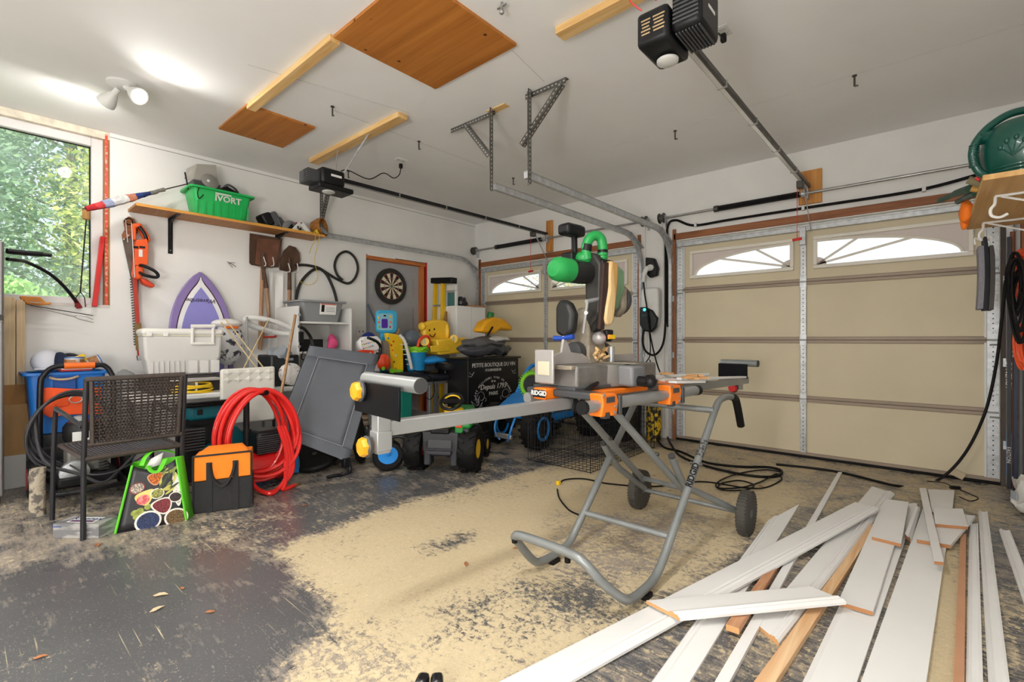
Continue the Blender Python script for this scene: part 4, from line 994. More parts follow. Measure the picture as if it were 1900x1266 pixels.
st2.ob('crusted_post', M('crusted_post', (178, 166, 146), .9, col2=(104, 98, 92), thr=.52, vs=22, bump=.9, bs=30), None, label='short stake crusted with grey concrete standing by the chair', cat='post')

# ================================================================== blue tote and its load
BLKCR = M('black_crate', (30, 32, 34), .5, var=.15)
k = thing('storage_crate', 'black crate under the blue tote by the window wall', 'crate', (.25, -4.5, 0))
B().bx(.06, .44, -4.70, -4.30, 0, .40).ob('body', BLKCR, k, bevel=.01)
for z in (.1, .2, .3): B().bx(.44, .446, -4.68, -4.32, z, z+.012).ob('rib', DGRYP, k)
bt = tote('storage_tote', 'blue storage tote with rope handle behind the pressure washer', (.25, -4.5, .402), .32, .42, .43, M('tote_blue', (30, 116, 206), .42, var=.06), taper=.86)
B().bx(.41, .43, -4.58, -4.46, .68, .80).ob('handle_recess', M('tote_blue_dark', (18, 74, 150), .5), bt, bevel=.004)
B().tube(smoothpath([(.432, -4.60, .80), (.45, -4.56, .785), (.452, -4.50, .785), (.432, -4.45, .80)]), .008, 7).ob('rope_handle', M('rope_tan', (196, 170, 140), .9, var=.2, vs=60), bt)
orr = thing('orange_sled', 'orange moulded plastic sheet standing against the blue tote', 'sled', (.47, -4.5, .4))
pl = [U(a, b_, x=.455) for a, b_ in ((68, 728), (86, 719), (140, 722), (188, 718), (190, 768), (120, 770), (92, 775), (76, 766))]
B().prism(pl, (.012, 0, 0)).ob('sheet', M('hot_orange', (240, 84, 22), .42, var=.06), orr, bevel=.004)
B().prism([U(a, b_, x=.467) for a, b_ in ((98, 730), (128, 732), (128, 752), (108, 756), (98, 748))], (.006, 0, 0)).ob('raised_panel', MATS['hot_orange'], orr, bevel=.003)
cp = thing('baseball_cap', 'white and navy cap lying on the blue tote', 'cap', (.22, -4.6, .835))
k = B().ell((.22, -4.60, .905), (.1, .085, .085), 18, 10); k.v = [p if p.z > .84 else V((p.x, p.y, .84)) for p in k.v]; k.v = [p+V((0, 0, .0)) for p in k.v]
k.ob('crown', M('cap_white', (222, 224, 234), .85, var=.04), cp)
k = B().ell((.25, -4.53, .90), (.09, .05, .075), 16, 9); k.v = [p if p.z > .842 else V((p.x, p.y, .842)) for p in k.v]; k.ob('front_panel', M('cap_navy', (24, 34, 62), .8), cp)
k = B(); k.ell((.32, -4.60, .855), (.07, .075, .012), 16, 6); k.ob('brim', MATS['cap_white'], cp)
c2 = thing('baseball_cap', 'dark navy cap behind the paint can', 'cap', (.16, -4.47, .835))
k = B().ell((.16, -4.47, .87), (.085, .095, .095), 18, 10); k.v = [p if p.z > .838 else V((p.x, p.y, .838)) for p in k.v]; k.ob('crown', M('cap_black', (28, 32, 44), .8), c2)
def can(name, label, c, r, h, tilt=None, lab=(150, 96, 56)):
    t = thing(name, label, 'paint can', c); c = V(c); ax = V(tilt) if tilt else V((0, 0, 1))
    B().lathe([(r, 0), (r, h), (r*.94, h+.004), (r*.9, h-.004), (0, h-.004)], c, ax, 28).ob('can', M('can_white', (214, 216, 220), .35, .2), t)
    B().lathe([(r+.001, h*.12), (r+.002, h*.12), (r+.002, h*.86), (r+.001, h*.86)], c, ax, 28).ob('label', wood('can_label_wood', '#8c5a34', '#b98858', 'Z'), t)
    B().torus(c+ax.normalized()*h, r, .004, ax, 28, 6).ob('rim', M('can_rim', (60, 110, 190), .4), t)
    return t
cc = can('paint_can', 'small wood-stain can with brown label on the blue tote', (.33, -4.46, .839), .055, .095)
text('lettering', 'BEHR', .03, (.388, -4.445, .89), (0, .02, 1), (0, -1, 0), WHTP, cc)
can('paint_can', 'second stain can tipped over behind the first', (.24, -4.375, .875), .045, .08, (0, 1, .4))
B().box((.25, -4.40, .905), (.03, .05, .1), rot('X', 24)).ob('yellow_scraper', YEL, None, bevel=.004, label='yellow plastic scraper stuck between the stain cans', cat='scraper')
mg = thing('magazine_stack', 'flat magazines with a red spine on the blue tote edge', 'magazines', (.38, -4.45, .836))
B().box((.375, -4.46, .844), (.07, .17, .012), rotz(6)).ob('magazine', M('magazine_red', (202, 60, 60), .5), mg); B().box((.375, -4.45, .853), (.075, .17, .006), rotz(-3)).ob('magazine', WHTPAINT, mg)

# ================================================================== pressure washer
pw = thing('pressure_washer', 'black pressure washer with orange grip behind the wicker chair', 'pressure washer', (.75, -4.45, 0))
hp = [V((.50, -4.655, .03)), V((.50, -4.655, .30)), V((.49, -4.65, .74)), V((.485, -4.635, .815)), V((.48, -4.60, .862)), V((.48, -4.545, .88)), V((.48, -4.35, .88)), V((.48, -4.305, .868)), V((.485, -4.275, .82)), V((.49, -4.262, .74)), V((.50, -4.26, .3)), V((.50, -4.26, .03))]
B().tube(smoothpath(hp, 5), .017, 10).ob('handle_frame', BLKM, pw)
B().tube([(.48, -4.53, .88), (.48, -4.365, .88)], .0225, 12).ob('grip', ORG, pw)
k = B(); k.tube([(.5, -4.655, .12), (1.0, -4.62, .1), (1.02, -4.5, .1), (1.02, -4.4, .1), (1.0, -4.27, .1), (.5, -4.26, .12)], .016, 8); k.ob('base_frame', BLKM, pw)
B().box((.76, -4.45, .15), (.36, .30, .06)).ob('deck', BLKM, pw, bevel=.01)
B().lathe([(.02, 0), (.09, .01), (.105, .05), (.105, .12), (.085, .15), (.02, .155)], (.74, -4.46, .36), n=28).ob('fuel_tank', BLKP, pw)
B().box((.84, -4.48, .425), (.006, .09, .06)).ob('warning_label', WHTP, pw)
B().cyl((.72, -4.47, .515), (.72, -4.47, .545), .035, 18).ob('tank_cap', GRYP, pw)
B().box((.74, -4.45, .27), (.2, .2, .18)).ob('engine_block', M('cast_grey', (120, 118, 114), .6, .5, var=.25, vs=20), pw, bevel=.015)
for i in range(9): B().box((.80, -4.37+.0, .19+.02*i), (.14, .05, .007)).ob('cooling_fin', DKSTEEL, pw)
B().lathe([(.03, 0), (.075, .005), (.075, .05), (.03, .06)], (.86, -4.52, .2), (1, 0, 0), 20).ob('pump', GALV, pw)
for y in (-4.69, -4.22):
    B().lathe([(.03, -.03), (.12, -.03), (.14, -.015), (.14, .015), (.12, .03), (.03, .03)], (.60, y, .141), (0, 1, 0), 28).ob('wheel', BLKR, pw)
    B().lathe([(.012, -.033), (.07, -.033), (.07, .033), (.012, .033)], (.60, y, .141), (0, 1, 0), 18).ob('wheel_hub', M('maroon_hub', (130, 40, 44), .5), pw)
HOSEB = M('grey_black_hose', (54, 54, 57), .5, var=.1)
for i in range(4):
    pts = []
    for j in range(36):
        a = 2*math.pi*j/36; pts.append(V((.60+.03*i+.01*math.sin(a*3+i), -4.50+(.19+.012*i)*math.cos(a+i)+.015*math.sin(2*a+i), .44+(.24+.012*i)*math.sin(a+i))))
    B().tube(pts, .0095, 7, closed=True).ob('hose_loop', HOSEB, pw)
B().tube(smoothpath([(.66, -4.69, .55), (.85, -4.66, .3), (1.0, -4.5, .2), (1.05, -4.4, .14), (1.0, -4.3, .2), (.95, -4.15, .35)]), .0095, 7).ob('loose_hose', HOSEB, pw)
B().tube(smoothpath([(.9, -4.55, .26), (1.05, -4.45, .2), (1.08, -4.3, .22), (1.0, -4.1, .32), (.95, -4.0, .42)]), .005, 6).ob('loose_wire', HOSEB, pw)
B().torus((.50, -4.47, .64), .025, .004, (1, 0, 0), 16, 6, 1, 1.4).ob('hook_wire', GALV, pw)

# ================================================================== wicker chair
WICK = M('dark_wicker', (62, 52, 46), .55, var=.22, vs=40)
CFR = M('chair_frame', (44, 43, 47), .4, .3)
ch = thing('wicker_chair', 'dark brown wicker garden chair seen from behind', 'chair', (1.45, -4.4, 0))
BL0, BL1 = V((1.70, -4.575, 0)), V((1.725, -4.565, .86))
BR0, BR1 = V((1.655, -4.115, 0)), V((1.755, -4.125, .86))
FL0, FR0 = V((1.185, -4.65, 0)), V((1.2, -4.17, 0))
def rod(nm, pts, r=.0125, mat=CFR): return B().tube(pts, r, 9).ob(nm, mat, ch)
rod('leg', [BL0, BL0+V((-.02, .005, .42)), BL1]); rod('leg', [BR0, V((1.665, -4.12, .42)), BR1])
rod('leg', smoothpath([FL0, FL0+V((.015, .005, .4)), FL0+V((.03, .01, .6)), FL0+V((.06, .012, .655)), FL0+V((.13, .015, .66)), V((1.69, -4.575, .60))], 5))
rod('leg', smoothpath([FR0, FR0+V((.015, -.005, .4)), FR0+V((.03, 0, .6)), FR0+V((.06, 0, .655)), FR0+V((.13, .0, .66)), V((1.70, -4.12, .60))], 5))
# woven back
Bt0, Bt1, Bb0, Bb1 = V((1.728, -4.545, .855)), V((1.752, -4.145, .86)), V((1.69, -4.535, .50)), V((1.70, -4.15, .50))
k = B(); nr, nc = 21, 26
for i in range(nr):
    v = (i+.5)/nr; a = Bb0.lerp(Bt0, v); b_ = Bb1.lerp(Bt1, v); pts = []
    for j in range(nc*2+1):
        u = j/(nc*2); p = a.lerp(b_, u); pts.append(p+V((.006*math.sin(math.pi*(j+(i % 2)*1.0)), .0, 0))+V(((.0045 if (j+i) % 2 else -.0045), 0, 0)))
    k.tube(pts, .0082, 6, flat=.75)
k.ob('woven_back', WICK, ch)
k = B()
for j in range(14):
    u = j/13; k.tube([Bb0.lerp(Bb1, u), Bt0.lerp(Bt1, u)], .0045, 5)
k.ob('back_stakes', WICK, ch)
rod('back_rail', [Bt0-V((0, .025, 0)), Bt1+V((0, .02, 0))], .0145, WICK); rod('back_rail', [Bb0-V((0, .02, 0)), Bb1+V((0, .02, 0))], .0125, WICK)
rod('back_side', [Bb0, Bt0], .012, WICK); rod('back_side', [Bb1, Bt1], .012, WICK)
# woven seat
S0, S1, S2, S3 = V((1.68, -4.565, .425)), V((1.66, -4.13, .425)), V((1.215, -4.17, .44)), V((1.215, -4.62, .44))
k = B()
for i in range(26):
    u = (i+.5)/26; k.tube([S0.lerp(S1, u), S0.lerp(S1, u).lerp(S3.lerp(S2, u), .5)+V((0, 0, -.006)), S3.lerp(S2, u)], .0068, 5)
k.ob('seat_weave', M('seat_wicker', (78, 76, 82), .45, var=.2, vs=40), ch)
rod('seat_rail', [S0, S1], .0145, WICK); rod('seat_rail', [S3, S2], .0125, WICK); rod('seat_rail', [S0, S3], .012, WICK); rod('seat_rail', [S1, S2], .012, WICK)

# ================================================================== wipes box
wb = thing('facial_wipes_box', 'flat grey marbled carton lying on the floor by the chair leg', 'box', (1.6, -4.56, 0))
Rw = rotz(39); cw = V((1.603, -4.551, 0))
B().box(cw+V((0, 0, .039)), (.255, .12, .078), Rw).ob('carton', M('marbled_grey', (122, 122, 124), .5, col2=(168, 166, 164), vs=9, thr=.5, stretch=(1, 1, 4)), wb, bevel=.002)
B().box(cw+V((0, 0, .0785)), (.15, .075, .001), Rw).ob('white_print', WHTPAINT, wb)
text('lettering', 'Kleenex', .05, cw+Rw @ V((0, .012, .0795)), Rw @ V((1, 0, 0)), Rw @ V((0, 1, 0)), M('navy_print', (30, 44, 110), .5), wb, shear=.2)
B().box(cw+Rw @ V((0, -.022, .0793)), (.13, .02, .0008), Rw).ob('purple_print', M('purple_print', (92, 40, 96), .5), wb)
text('lettering', 'Kleenex', .016, cw+Rw @ V((-.105, -.0605, .062)), Rw @ V((1, 0, 0)), (0, 0, 1), M('blue_print', (40, 70, 150), .5), wb)

# ================================================================== grocery bag with food print
gb = thing('shopping_bag', 'green shopping bag printed with spices and vegetables on black', 'shopping bag', (1.66, -4.28, 0))
P0, P1 = V((1.722, -4.445, 0)), V((1.79, -4.130, 0)); T0, T1 = V((1.69, -4.365, .355)), V((1.735, -4.165, .365))
bx_ = (P1-P0).normalized(); dep = V((-.13, .03, 0)); dept = V((-.09, .02, 0))
def bagp(u, v):   # point on the front face
    return P0.lerp(P1, u).lerp(T0.lerp(T1, u), v)
nrm = (P1-P0).cross(T0-P0).normalized()
if nrm.x < 0: nrm = -nrm
k = B(); N = 8
vsb = []
for j in range(N+1):
    for i in range(N+1): vsb.append(bagp(i/N, j/N*(1-.12*math.sin(math.pi*i/N)*(j/N)))-nrm*.012*math.sin(math.pi*i/N)*math.sin(math.pi*j/N)*0)
k.add(vsb, [(j*(N+1)+i, j*(N+1)+i+1, (j+1)*(N+1)+i+1, (j+1)*(N+1)+i) for j in range(N) for i in range(N)])
k.ob('front_panel', M('bag_black_print', (34, 34, 38), .4, var=.35, vs=10), gb, solid=.003)
GB = M('bag_green', (96, 204, 40), .55, var=.1)
sdp = V((-.05, .052, 0)); k = B(); k.add([P1, P1+sdp, T1+sdp*.9, T1], [(0, 1, 2, 3)]); k.ob('side_panel', GB, gb, solid=.003)
k = B(); k.add([P0, P0+dep, T0+dept, T0], [(0, 1, 2, 3)]); k.ob('side_panel', GB, gb, solid=.003)
k = B(); k.add([P0+dep, P1+sdp, T1+sdp*.9, T0+dept], [(0, 1, 2, 3)]); k.ob('back_panel', GB, gb, solid=.003)
for a, c in ((P0, T0), (P1, T1)):
    k = B(); k.tube([a+nrm*.003+V((0, 0, .003)), a.lerp(c, .1)+nrm*.008, a.lerp(c, .6)+nrm*.004, c+nrm*.003], .0065, 6); k.ob('piping', GB, gb)
k = B(); k.tube(smoothpath([bagp(.2, .97), bagp(.3, 1.0)+V((-.02, 0, .03)), bagp(.5, 1)+V((-.05, 0, .055)), bagp(.75, 1)+V((-.06, .0, .05)), bagp(.95, 1)+V((-.08, .02, .02))]), .014, 6, flat=.25); k.ob('handle', GB, gb)
k = B(); k.tube(smoothpath([bagp(.35, .95), bagp(.45, .86)+nrm*.02, bagp(.6, .86)+nrm*.02, bagp(.75, .95)+V((-.02, 0, .02))]), .013, 6, flat=.25); k.ob('handle', GB, gb)
k = B(); k.add([bagp(.28, .9)-nrm*.02, bagp(.62, .93)-nrm*.03, bagp(.7, 1.12)-nrm*.03, bagp(.4, 1.05)-nrm*.03], [(0, 1, 2, 3)]); k.ob('paper_inside', WHTPAINT, gb, solid=.002)
def disc(nm, u, v, ru, rv, mat, h, ang=0., n=20, k2=None):
    c = bagp(u, v); e1 = (bagp(u+.01, v)-c).normalized(); e2 = (bagp(u, v+.01)-c).normalized(); ca, sa = math.cos(ang), math.sin(ang)
    f1, f2 = e1*ca+e2*sa, e2*ca-e1*sa
    pts = [c+nrm*h+f1*ru*math.cos(2*math.pi*i/n)*(1 if k2 is None else (1+k2*math.cos(2*math.pi*i/n)*.5))+f2*rv*math.sin(2*math.pi*i/n)*(1 if k2 is None else (1-k2*math.cos(2*math.pi*i/n))) for i in range(n)]
    B().prism(pts, nrm*.0008).ob(nm, mat, gb, smooth=0)
CREAM = M('print_cream', (232, 226, 214), .5)
def dish(u, v, r, rim, fill, fv=50, k2=None, ang=0, fc2=None):
    disc('printed_dish', u, v, r, r*.92, rim, .0035, ang, k2=k2); disc('printed_spice', u, v, r*.84, r*.77, M('spice_%d_%d_%d' % fill, fill, .6, col2=fc2 or tuple(int(q*.55) for q in fill), vs=160, thr=.5), .0045, ang, k2=k2)
dish(.44, .10, .062, CREAM, (40, 58, 104)); dish(.86, .08, .058, CREAM, (120, 92, 50))
dish(.66, .30, .050, CREAM, (140, 44, 54), k2=.3, ang=2.9); dish(.88, .40, .033, CREAM, (64, 44, 46))
dish(.57, .50, .033, CREAM, (176, 176, 90)); dish(.20, .63, .036, M('print_maroon', (118, 36, 36), .5), (206, 190, 172))
dish(.52, .74, .038, M('print_woodspoon', (214, 158, 116), .5), (228, 116, 30), k2=.4, ang=.6)
disc('printed_fig', .35, .47, .045, .04, M('print_figyellow', (222, 206, 120), .5), .0035, .8, k2=.4); disc('printed_fig', .33, .44, .03, .028, M('print_figred', (206, 80, 84), .5, col2=(232, 150, 140), vs=40), .0045)
for u, v in ((.22, .26), (.30, .28), (.26, .20), (.36, .22), (.42, .32)): disc('printed_grape', u, v, .017, .016, M('print_olive', (150, 160, 70), .5, var=.4, vs=40), .0035)
rl = random.Random(5)
for i in range(22):
    u, v = .62+.3*rl.random(), .5+.38*rl.random(); disc('printed_leaf', u, v, .028, .006, M('print_leaf%d' % (i % 3), ((58, 72, 40), (128, 138, 66), (196, 190, 92))[i % 3], .5), .0032+.0003*(i % 4), rl.uniform(.3, 1.6))
disc('printed_seeds', .92, .52, .02, .10, M('print_seeds', (226, 222, 214), .5, col2=(50, 46, 44), vs=130, thr=.62), .0028)

# ================================================================== orange insulated bag
ob = thing('cooler_bag', 'orange and black insulated tote bag standing on the floor', 'cooler bag', (1.66, -3.93, 0))
A0, A1 = V((1.712, -4.075, 0)), V((1.845, -3.79, 0)); dx = (A1-A0).normalized(); dn = V((dx.y, -dx.x, 0)); H = .36
bk_ = -dn*.16
def obp(u, v, h=0): return A0.lerp(A1, u)+V((0, 0, H*v))+dn*h
BLF = M('black_woven_cloth', (36, 35, 36), .8, var=.12, bump=.15, bs=200); ORF = M('orange_woven_cloth', (244, 132, 22), .75, var=.06, bump=.15, bs=200)
k = B(); k.prism([obp(0, 0), obp(1, 0), obp(1, .56), obp(0, .54)], bk_); k.ob('lower_body', BLF, ob, bevel=.008)
k = B(); k.prism([obp(.005, .545), obp(.995, .565), obp(.985, 1), obp(.015, .985)], bk_*.98); k.ob('upper_body', ORF, ob, bevel=.008)
k = B(); k.prism([obp(.03, .99), obp(.97, 1.0), obp(.8, 1.09)+bk_*.6, obp(.2, 1.08)+bk_*.6], bk_*.25); k.ob('lid', ORF, ob, bevel=.01)
for q in ((obp(.0, .98, .004), obp(1, 1, .004)), (obp(0, 0.01, .003), obp(0, .98, .003)), (obp(1, .01, .003), obp(1, 1, .003))): B().tube(q, .006, 6).ob('piping', BLF, ob)
for u, w_ in ((.27, .1), (.72, .1)):
    k = B(); k.prism([obp(u-w_/2, 0, .002), obp(u+w_/2, 0, .002), obp(u+w_/2, .86, .002), obp(u-w_/2, .86, .002)], dn*.003); k.ob('strap', BLF, ob)
sp = smoothpath([obp(.29, .84, .008), obp(.33, .62, .014), obp(.42, .50, .018), obp(.5, .46, .02), obp(.58, .51, .018), obp(.66, .64, .014), obp(.71, .84, .008)], 6)
k = B(); k.tube(sp, .013, 6, flat=.35); k.ob('carry_handle', BLF, ob)

# ================================================================== folding table with its pile
ft = thing('folding_table', 'white folding table against the window wall under the cooler', 'table', (.5, -3.6, 0))
B().bx(.12, .92, -4.2, -2.98, .615, .655).ob('tabletop', WHTP, ft, bevel=.01)
for x, y in ((.2, -4.1), (.84, -4.1), (.2, -3.08), (.84, -3.08)): B().cyl((x, y, 0), (x, y, .615), .013, 10).ob('leg', GRYP, ft)
for i, (y0, y1, x0, x1) in enumerate(((-4.08, -3.62, .3, .72),)):
    q = thing('dark_toolbox', 'dark flat toolbox under the cooler on the folding table', 'toolbox', (.5, -3.85, .656))
    B().bx(x0, x1, y0, y1, .656, .785).ob('body', M('toolbox_dark', (62, 56, 54), .5, var=.2), q, bevel=.008); B().bx(x1, x1+.006, -3.9, -3.8, .70, .74).ob('latch', STEEL, q)
co = thing('cooler', 'pale grey hard cooler with a raised handle on the table', 'cooler', (.5, -3.84, .787))
CO = M('cooler_grey', (212, 210, 207), .5, var=.03); CO2 = M('cooler_lid', (226, 224, 218), .45, var=.03)
Rc = rotz(-6); cc0 = V((.51, -3.84, 0))
def cbox(nm, c, s, mat, bevel=.02, tp=1.0): return B().box(cc0+Rc @ V(c), s, Rc, tp).ob(nm, mat, co, bevel=bevel)
k = B(); 
for z, kx, ky in ((.787, .36, .46),): pass
rings = []
for z, lx, ly in ((.787, .33, .44), (.90, .35, .475), (.925, .375, .50), (1.10, .39, .52)):
    rings.append([cc0+Rc @ V((sx*lx/2, sy*ly/2, z)) for sx, sy in ((1, 1), (-1, 1), (-1, -1), (1, -1))])
B().loft(rings).ob('body', CO, co, bevel=.02, smooth=30)
cbox('lid', (0, 0, 1.125), (.41, .54, .055), CO2, .022)
cbox('seal_band', (0, 0, 1.097), (.395, .525, .01), M('cooler_band', (214, 208, 186), .5), .002)
for i in range(7): cbox('flute', (.178, -.2+.033*i, .85), (.006, .012, .1), M('cooler_shadow', (196, 194, 192), .5), .002)
for i in range(3): cbox('panel', (.181, .06+.075*i, .85), (.006, .06, .1), CO, .003)
hb = [cc0+Rc @ V(p) for p in ((.202, .05, 1.03), (.208, .05, 1.17), (.208, .19, 1.175), (.202, .19, 1.035))]
B().tube(hb[:2], .012, 8).ob('handle_post', CO2, co); B().tube(hb[2:], .012, 8).ob('handle_post', CO2, co); B().tube([hb[1]+(hb[1]-hb[2])*.08, hb[2]+(hb[2]-hb[1])*.08], .016, 10).ob('handle_grip', CO2, co)
B().box(cc0+Rc @ V((.205, .12, 1.035)), (.02, .16, .022), Rc).ob('handle_mount', CO2, co, bevel=.005)
for y in (-.22, -.12): cbox('latch', (.2, y, 1.105), (.02, .035, .03), WHTP, .005)
# surfboard against the wall
sb = thing('surfboard', 'purple surfboard with white stripe leaning on the wall behind the cooler', 'surfboard', (.1, -3.57, .66))
def board_outline(k, x, n=26):
    L = []; R_ = []
    for i in range(n+1):
        v = i/n; z = .66+1.035*k[1]*v if False else .66+(1.69-.66-k[0]*.9)*v
        tq = (1.69-k[0]*.9-z)/.44; uq = max(0., min(1., tq/1.3)); w = max(0., (1-(1-uq)**2)**.8*.25-k[0]*min(1., max(0., tq)/.12))
        xq = x+.10*(1.69-z)/1.03; L.append(V((xq, -3.575-w, z))); R_.append(V((xq, -3.575+w, z)))
    return L+R_[::-1][1:]
for nm, kk, col, xx, th in (('deck_rail', 0, 'rail', .03, .035), ('dark_pinstripe', .045, 'pin', .0665, .001), ('white_band', .052, 'white', .068, .001), ('inner_panel', .082, 'inner', .0695, .001)):
    mat = {'rail': M('surf_violet', (150, 130, 190), .22, var=.22, vs=1.5, coat=.5), 'pin': M('surf_pin', (64, 34, 44), .3), 'white': M('surf_white', (236, 236, 240), .3), 'inner': M('surf_inner', (146, 142, 212), .25, var=.1, vs=1.2, coat=.5)}[col]
    B().prism(board_outline((kk, 1), xx), (th, 0, 0)).ob(nm, mat, sb, bevel=.008 if kk == 0 else 0, smooth=40)
text('lettering', 'Wavetribe', .055, (.1005, -3.575, 1.42), (0, -1, 0), (0.1, 0, -1), M('surf_ink', (54, 30, 50), .5), sb, shear=.3)
# white and orange gear behind the cooler
wg = thing('white_helmet_bag', 'white and orange printed bag on the table behind the cooler', 'bag', (.3, -3.46, .656))
k = B().ell((.3, -3.415, 1.02), (.11, .13, .19), 16, 10); dent(k, .02, 8); k.ob('body', M('print_mix', (230, 230, 232), .6, col2=(60, 62, 74), vs=22, thr=.58), wg)
k = B().ell((.3, -3.43, 1.21), (.1, .13, .045), 16, 8); k.ob('top', WHTPAINT, wg)
B().box((.395, -3.42, 1.175), (.02, .1, .02)).ob('orange_band', ORG, wg, bevel=.004)
# crossed bamboo sticks
BAM = wood('bamboo', '#c2a878', '#dccaa0', 'Z')
for i, (a, c, xa, xb, lab) in enumerate((((418, 592), (490, 684), .55, .8, 'upper bamboo stick crossing behind the quilted box, falling right'), ((410, 598), (482, 690), .6, .82, 'lower bamboo stick crossing behind the quilted box, falling right'), ((498, 594), (452, 684), .5, .85, 'bamboo stick crossing the other two, falling left'))):
    B().tube([U(*a, x=xa), U(*c, x=xb)], .0055, 7).ob('bamboo_stick', BAM, None, label=lab, cat='stick', group='crossed bamboo sticks')
# white hoop on a pole
hp_ = thing('toy_hoop', 'white plastic hoop on a thin grey pole beside the shovels', 'toy hoop', (.42, -3.2, .66))
B().cyl(U(459, 690, x=.5), U(458, 588, x=.5), .010, 10).ob('pole', GRYP, hp_)
c0 = U(501, 605, x=.42)
k = B(); pts = []
for i in range(36):
    a = 2*math.pi*i/36; pts.append(c0+V((.05*math.sin(a), .21*math.cos(a), .045*math.sin(a)-.055*math.cos(a))))
k.tube(pts, .025, 10, closed=True); k.ob('rim', WHTP, hp_)
B().box(c0+V((.062, -.02, .045)), (.01, .09, .03), rot('X', -14)).ob('sticker', BLKP, hp_)
B().tube(smoothpath([U(455, 600, x=.5), U(470, 612, x=.5), U(490, 614, x=.5), U(505, 617, x=.5)]), .004, 6).ob('wire', GALV, hp_)
# red D-handle of a garden tool
dh = thing('garden_tool', 'garden tool with a red D-handle upside down at the wall', 'garden tool', (.06, -2.93, .66))
a, c = U(489, 612, x=.1), U(512, 614, x=.1); a2, c2_ = U(489, 626, x=.1), U(511, 625, x=.1)
B().tube([a, a2, c2_, c], .012, 8).ob('d_grip', M('tool_red', (198, 58, 40), .4), dh)
B().tube([U(483, 650, x=.1), U(487, 612, x=.1), U(490, 590, x=.1)], .016, 8).ob('shaft', HANDLE, dh)
# white plastic sheet hanging
k = B(); n1, n2 = 8, 12; vv = []
for j in range(n2+1):
    for i in range(n1+1):
        p0 = U(500, 505, x=.03).lerp(U(549, 500, x=.03), i/n1); p1 = U(497, 662, x=.06).lerp(U(552, 664, x=.06), i/n1); p = p0.lerp(p1, j/n2)
        vv.append(p+V((.014*math.sin(i*1.9+j*.2), 0, 0)))
k.add(vv, [(j*(n1+1)+i, j*(n1+1)+i+1, (j+1)*(n1+1)+i+1, (j+1)*(n1+1)+i) for j in range(n2) for i in range(n1)])
k.v = [p-V((.012, 0, 0)) for p in k.v]
k.ob('plastic_sheet', M('white_polythene', (232, 231, 228), .4, var=.03), None, label='white plastic sheet hanging behind the two shovels', cat='sheet', solid=.002)
# quilted white box
qb = thing('quilted_box', 'white quilted vinyl box behind the red hose', 'box', (.98, -3.5, .36))
Q0, Q1 = V((.97, -3.69, 0)), V((1.01, -3.30, 0))
qx = (Q1-Q0).normalized(); qn = V((qx.y, -qx.x, 0))
QW = M('white_vinyl', (222, 219, 210), .45, var=.03)
k = B(); k.prism([Q0+V((0, 0, .40)), Q1+V((0, 0, .40)), Q1+V((0, 0, .845)), Q0+V((0, 0, .835))], -qn*.05); k.ob('back_pad', QW, qb, bevel=.015)
for i in range(5):
    for j in range(2):
        u = .12+.19*i; c = Q0.lerp(Q1, u)+V((0, 0, .75+.055*j))+qn*.002
        pts = [c+qx*.036*a+V((0, 0, .027*b_)) for a, b_ in ((-1, 0), (0, -1), (1, 0), (0, 1))]
        k = B(); k.add(pts+[c+qn*.007], [(0, 1, 4), (1, 2, 4), (2, 3, 4), (3, 0, 4)]); k.ob('quilt_diamond', QW, qb, smooth=0)
for q in (Q0, Q1): B().cyl(q+V((-.03, 0, 0)), q+V((-.03, 0, .41)), .012, 8).ob('leg', BLKM, qb)
# yellow extension cord coil
yc = thing('yellow_cord_coil', 'flat coil of yellow extension cord on the folding table', 'cord', (.8, -3.83, .657))
for i in range(5):
    B().torus((.79+.004*i, -3.83, .667+.013*i), .105-.004*i, .008, (.1*math.sin(i*2), .1*math.cos(i*2), 1), 36, 7, 1, 1.3).ob('loop', M('yellow_cord', (242, 200, 30), .45, var=.08), yc)
B().box((.88, -3.83, .70), (.02, .012, .08), rot('Y', 10)).ob('tie', WHTP, yc)
gcd = B().box((.75, -3.80, .755), (.14, .3, .02), rotz(12)); dent(gcd, .008, 6); gcd.ob('grey_rag', M('grey_rag', (190, 188, 184), .8), None, label='grey rag folded on top of the yellow cord', cat='rag')
# clear plastic bag behind the chair
k = B().ell((.22, -4.17, .78), (.1, .085, .09), 18, 12); dent(k, .03, 11, 3); k.v = [p if p.z > .70 else V((p.x, p.y, .70)) for p in k.v]
k.move((0, .02, -.043)); k.ob('clear_bag', M('clear_film', (196, 200, 200), .25, trans=.6, var=.05), None, label='crumpled clear plastic bag at the table corner', cat='bag')

# ================================================================== teal compressor and case
tc_ = thing('air_compressor', 'teal air compressor with black finned motor behind the red hose', 'compressor', (1.15, -3.75, 0))
B().lathe([(.02, 0), (.1, .02), (.12, .06), (.12, .28), (.1, .32), (.02, .34)], (1.13, -3.87, .19), (0, 1, 0), 26).ob('tank', TEAL, tc_)
B().prism([(1.2, -3.76, .12), (1.2, -3.5, .06), (1.2, -3.55, .30), (1.2, -3.66, .43), (1.2, -3.76, .42)], (-.16, 0, 0)).ob('shroud', TEAL, tc_, bevel=.02)
B().box((1.14, -3.94, .37), (.18, .14, .16)).ob('motor', BLKP, tc_, bevel=.02)
for i in range(8): B().box((1.235, -3.94, .30+.02*i), (.012, .13, .009)).ob('cooling_fin', DGRYP, tc_)
k = B(); k.tube([(1.2, -4.03, .05), (1.2, -4.03, .62), (1.2, -3.6, .62), (1.2, -3.6, .05)], .014, 8); k.ob('roll_frame', BLKM, tc_)
for x in (1.05, 1.2):
    for y in (-4.0, -3.62): B().cyl((x, y, 0), (x, y, .06), .02, 10).ob('foot', BLKR, tc_)
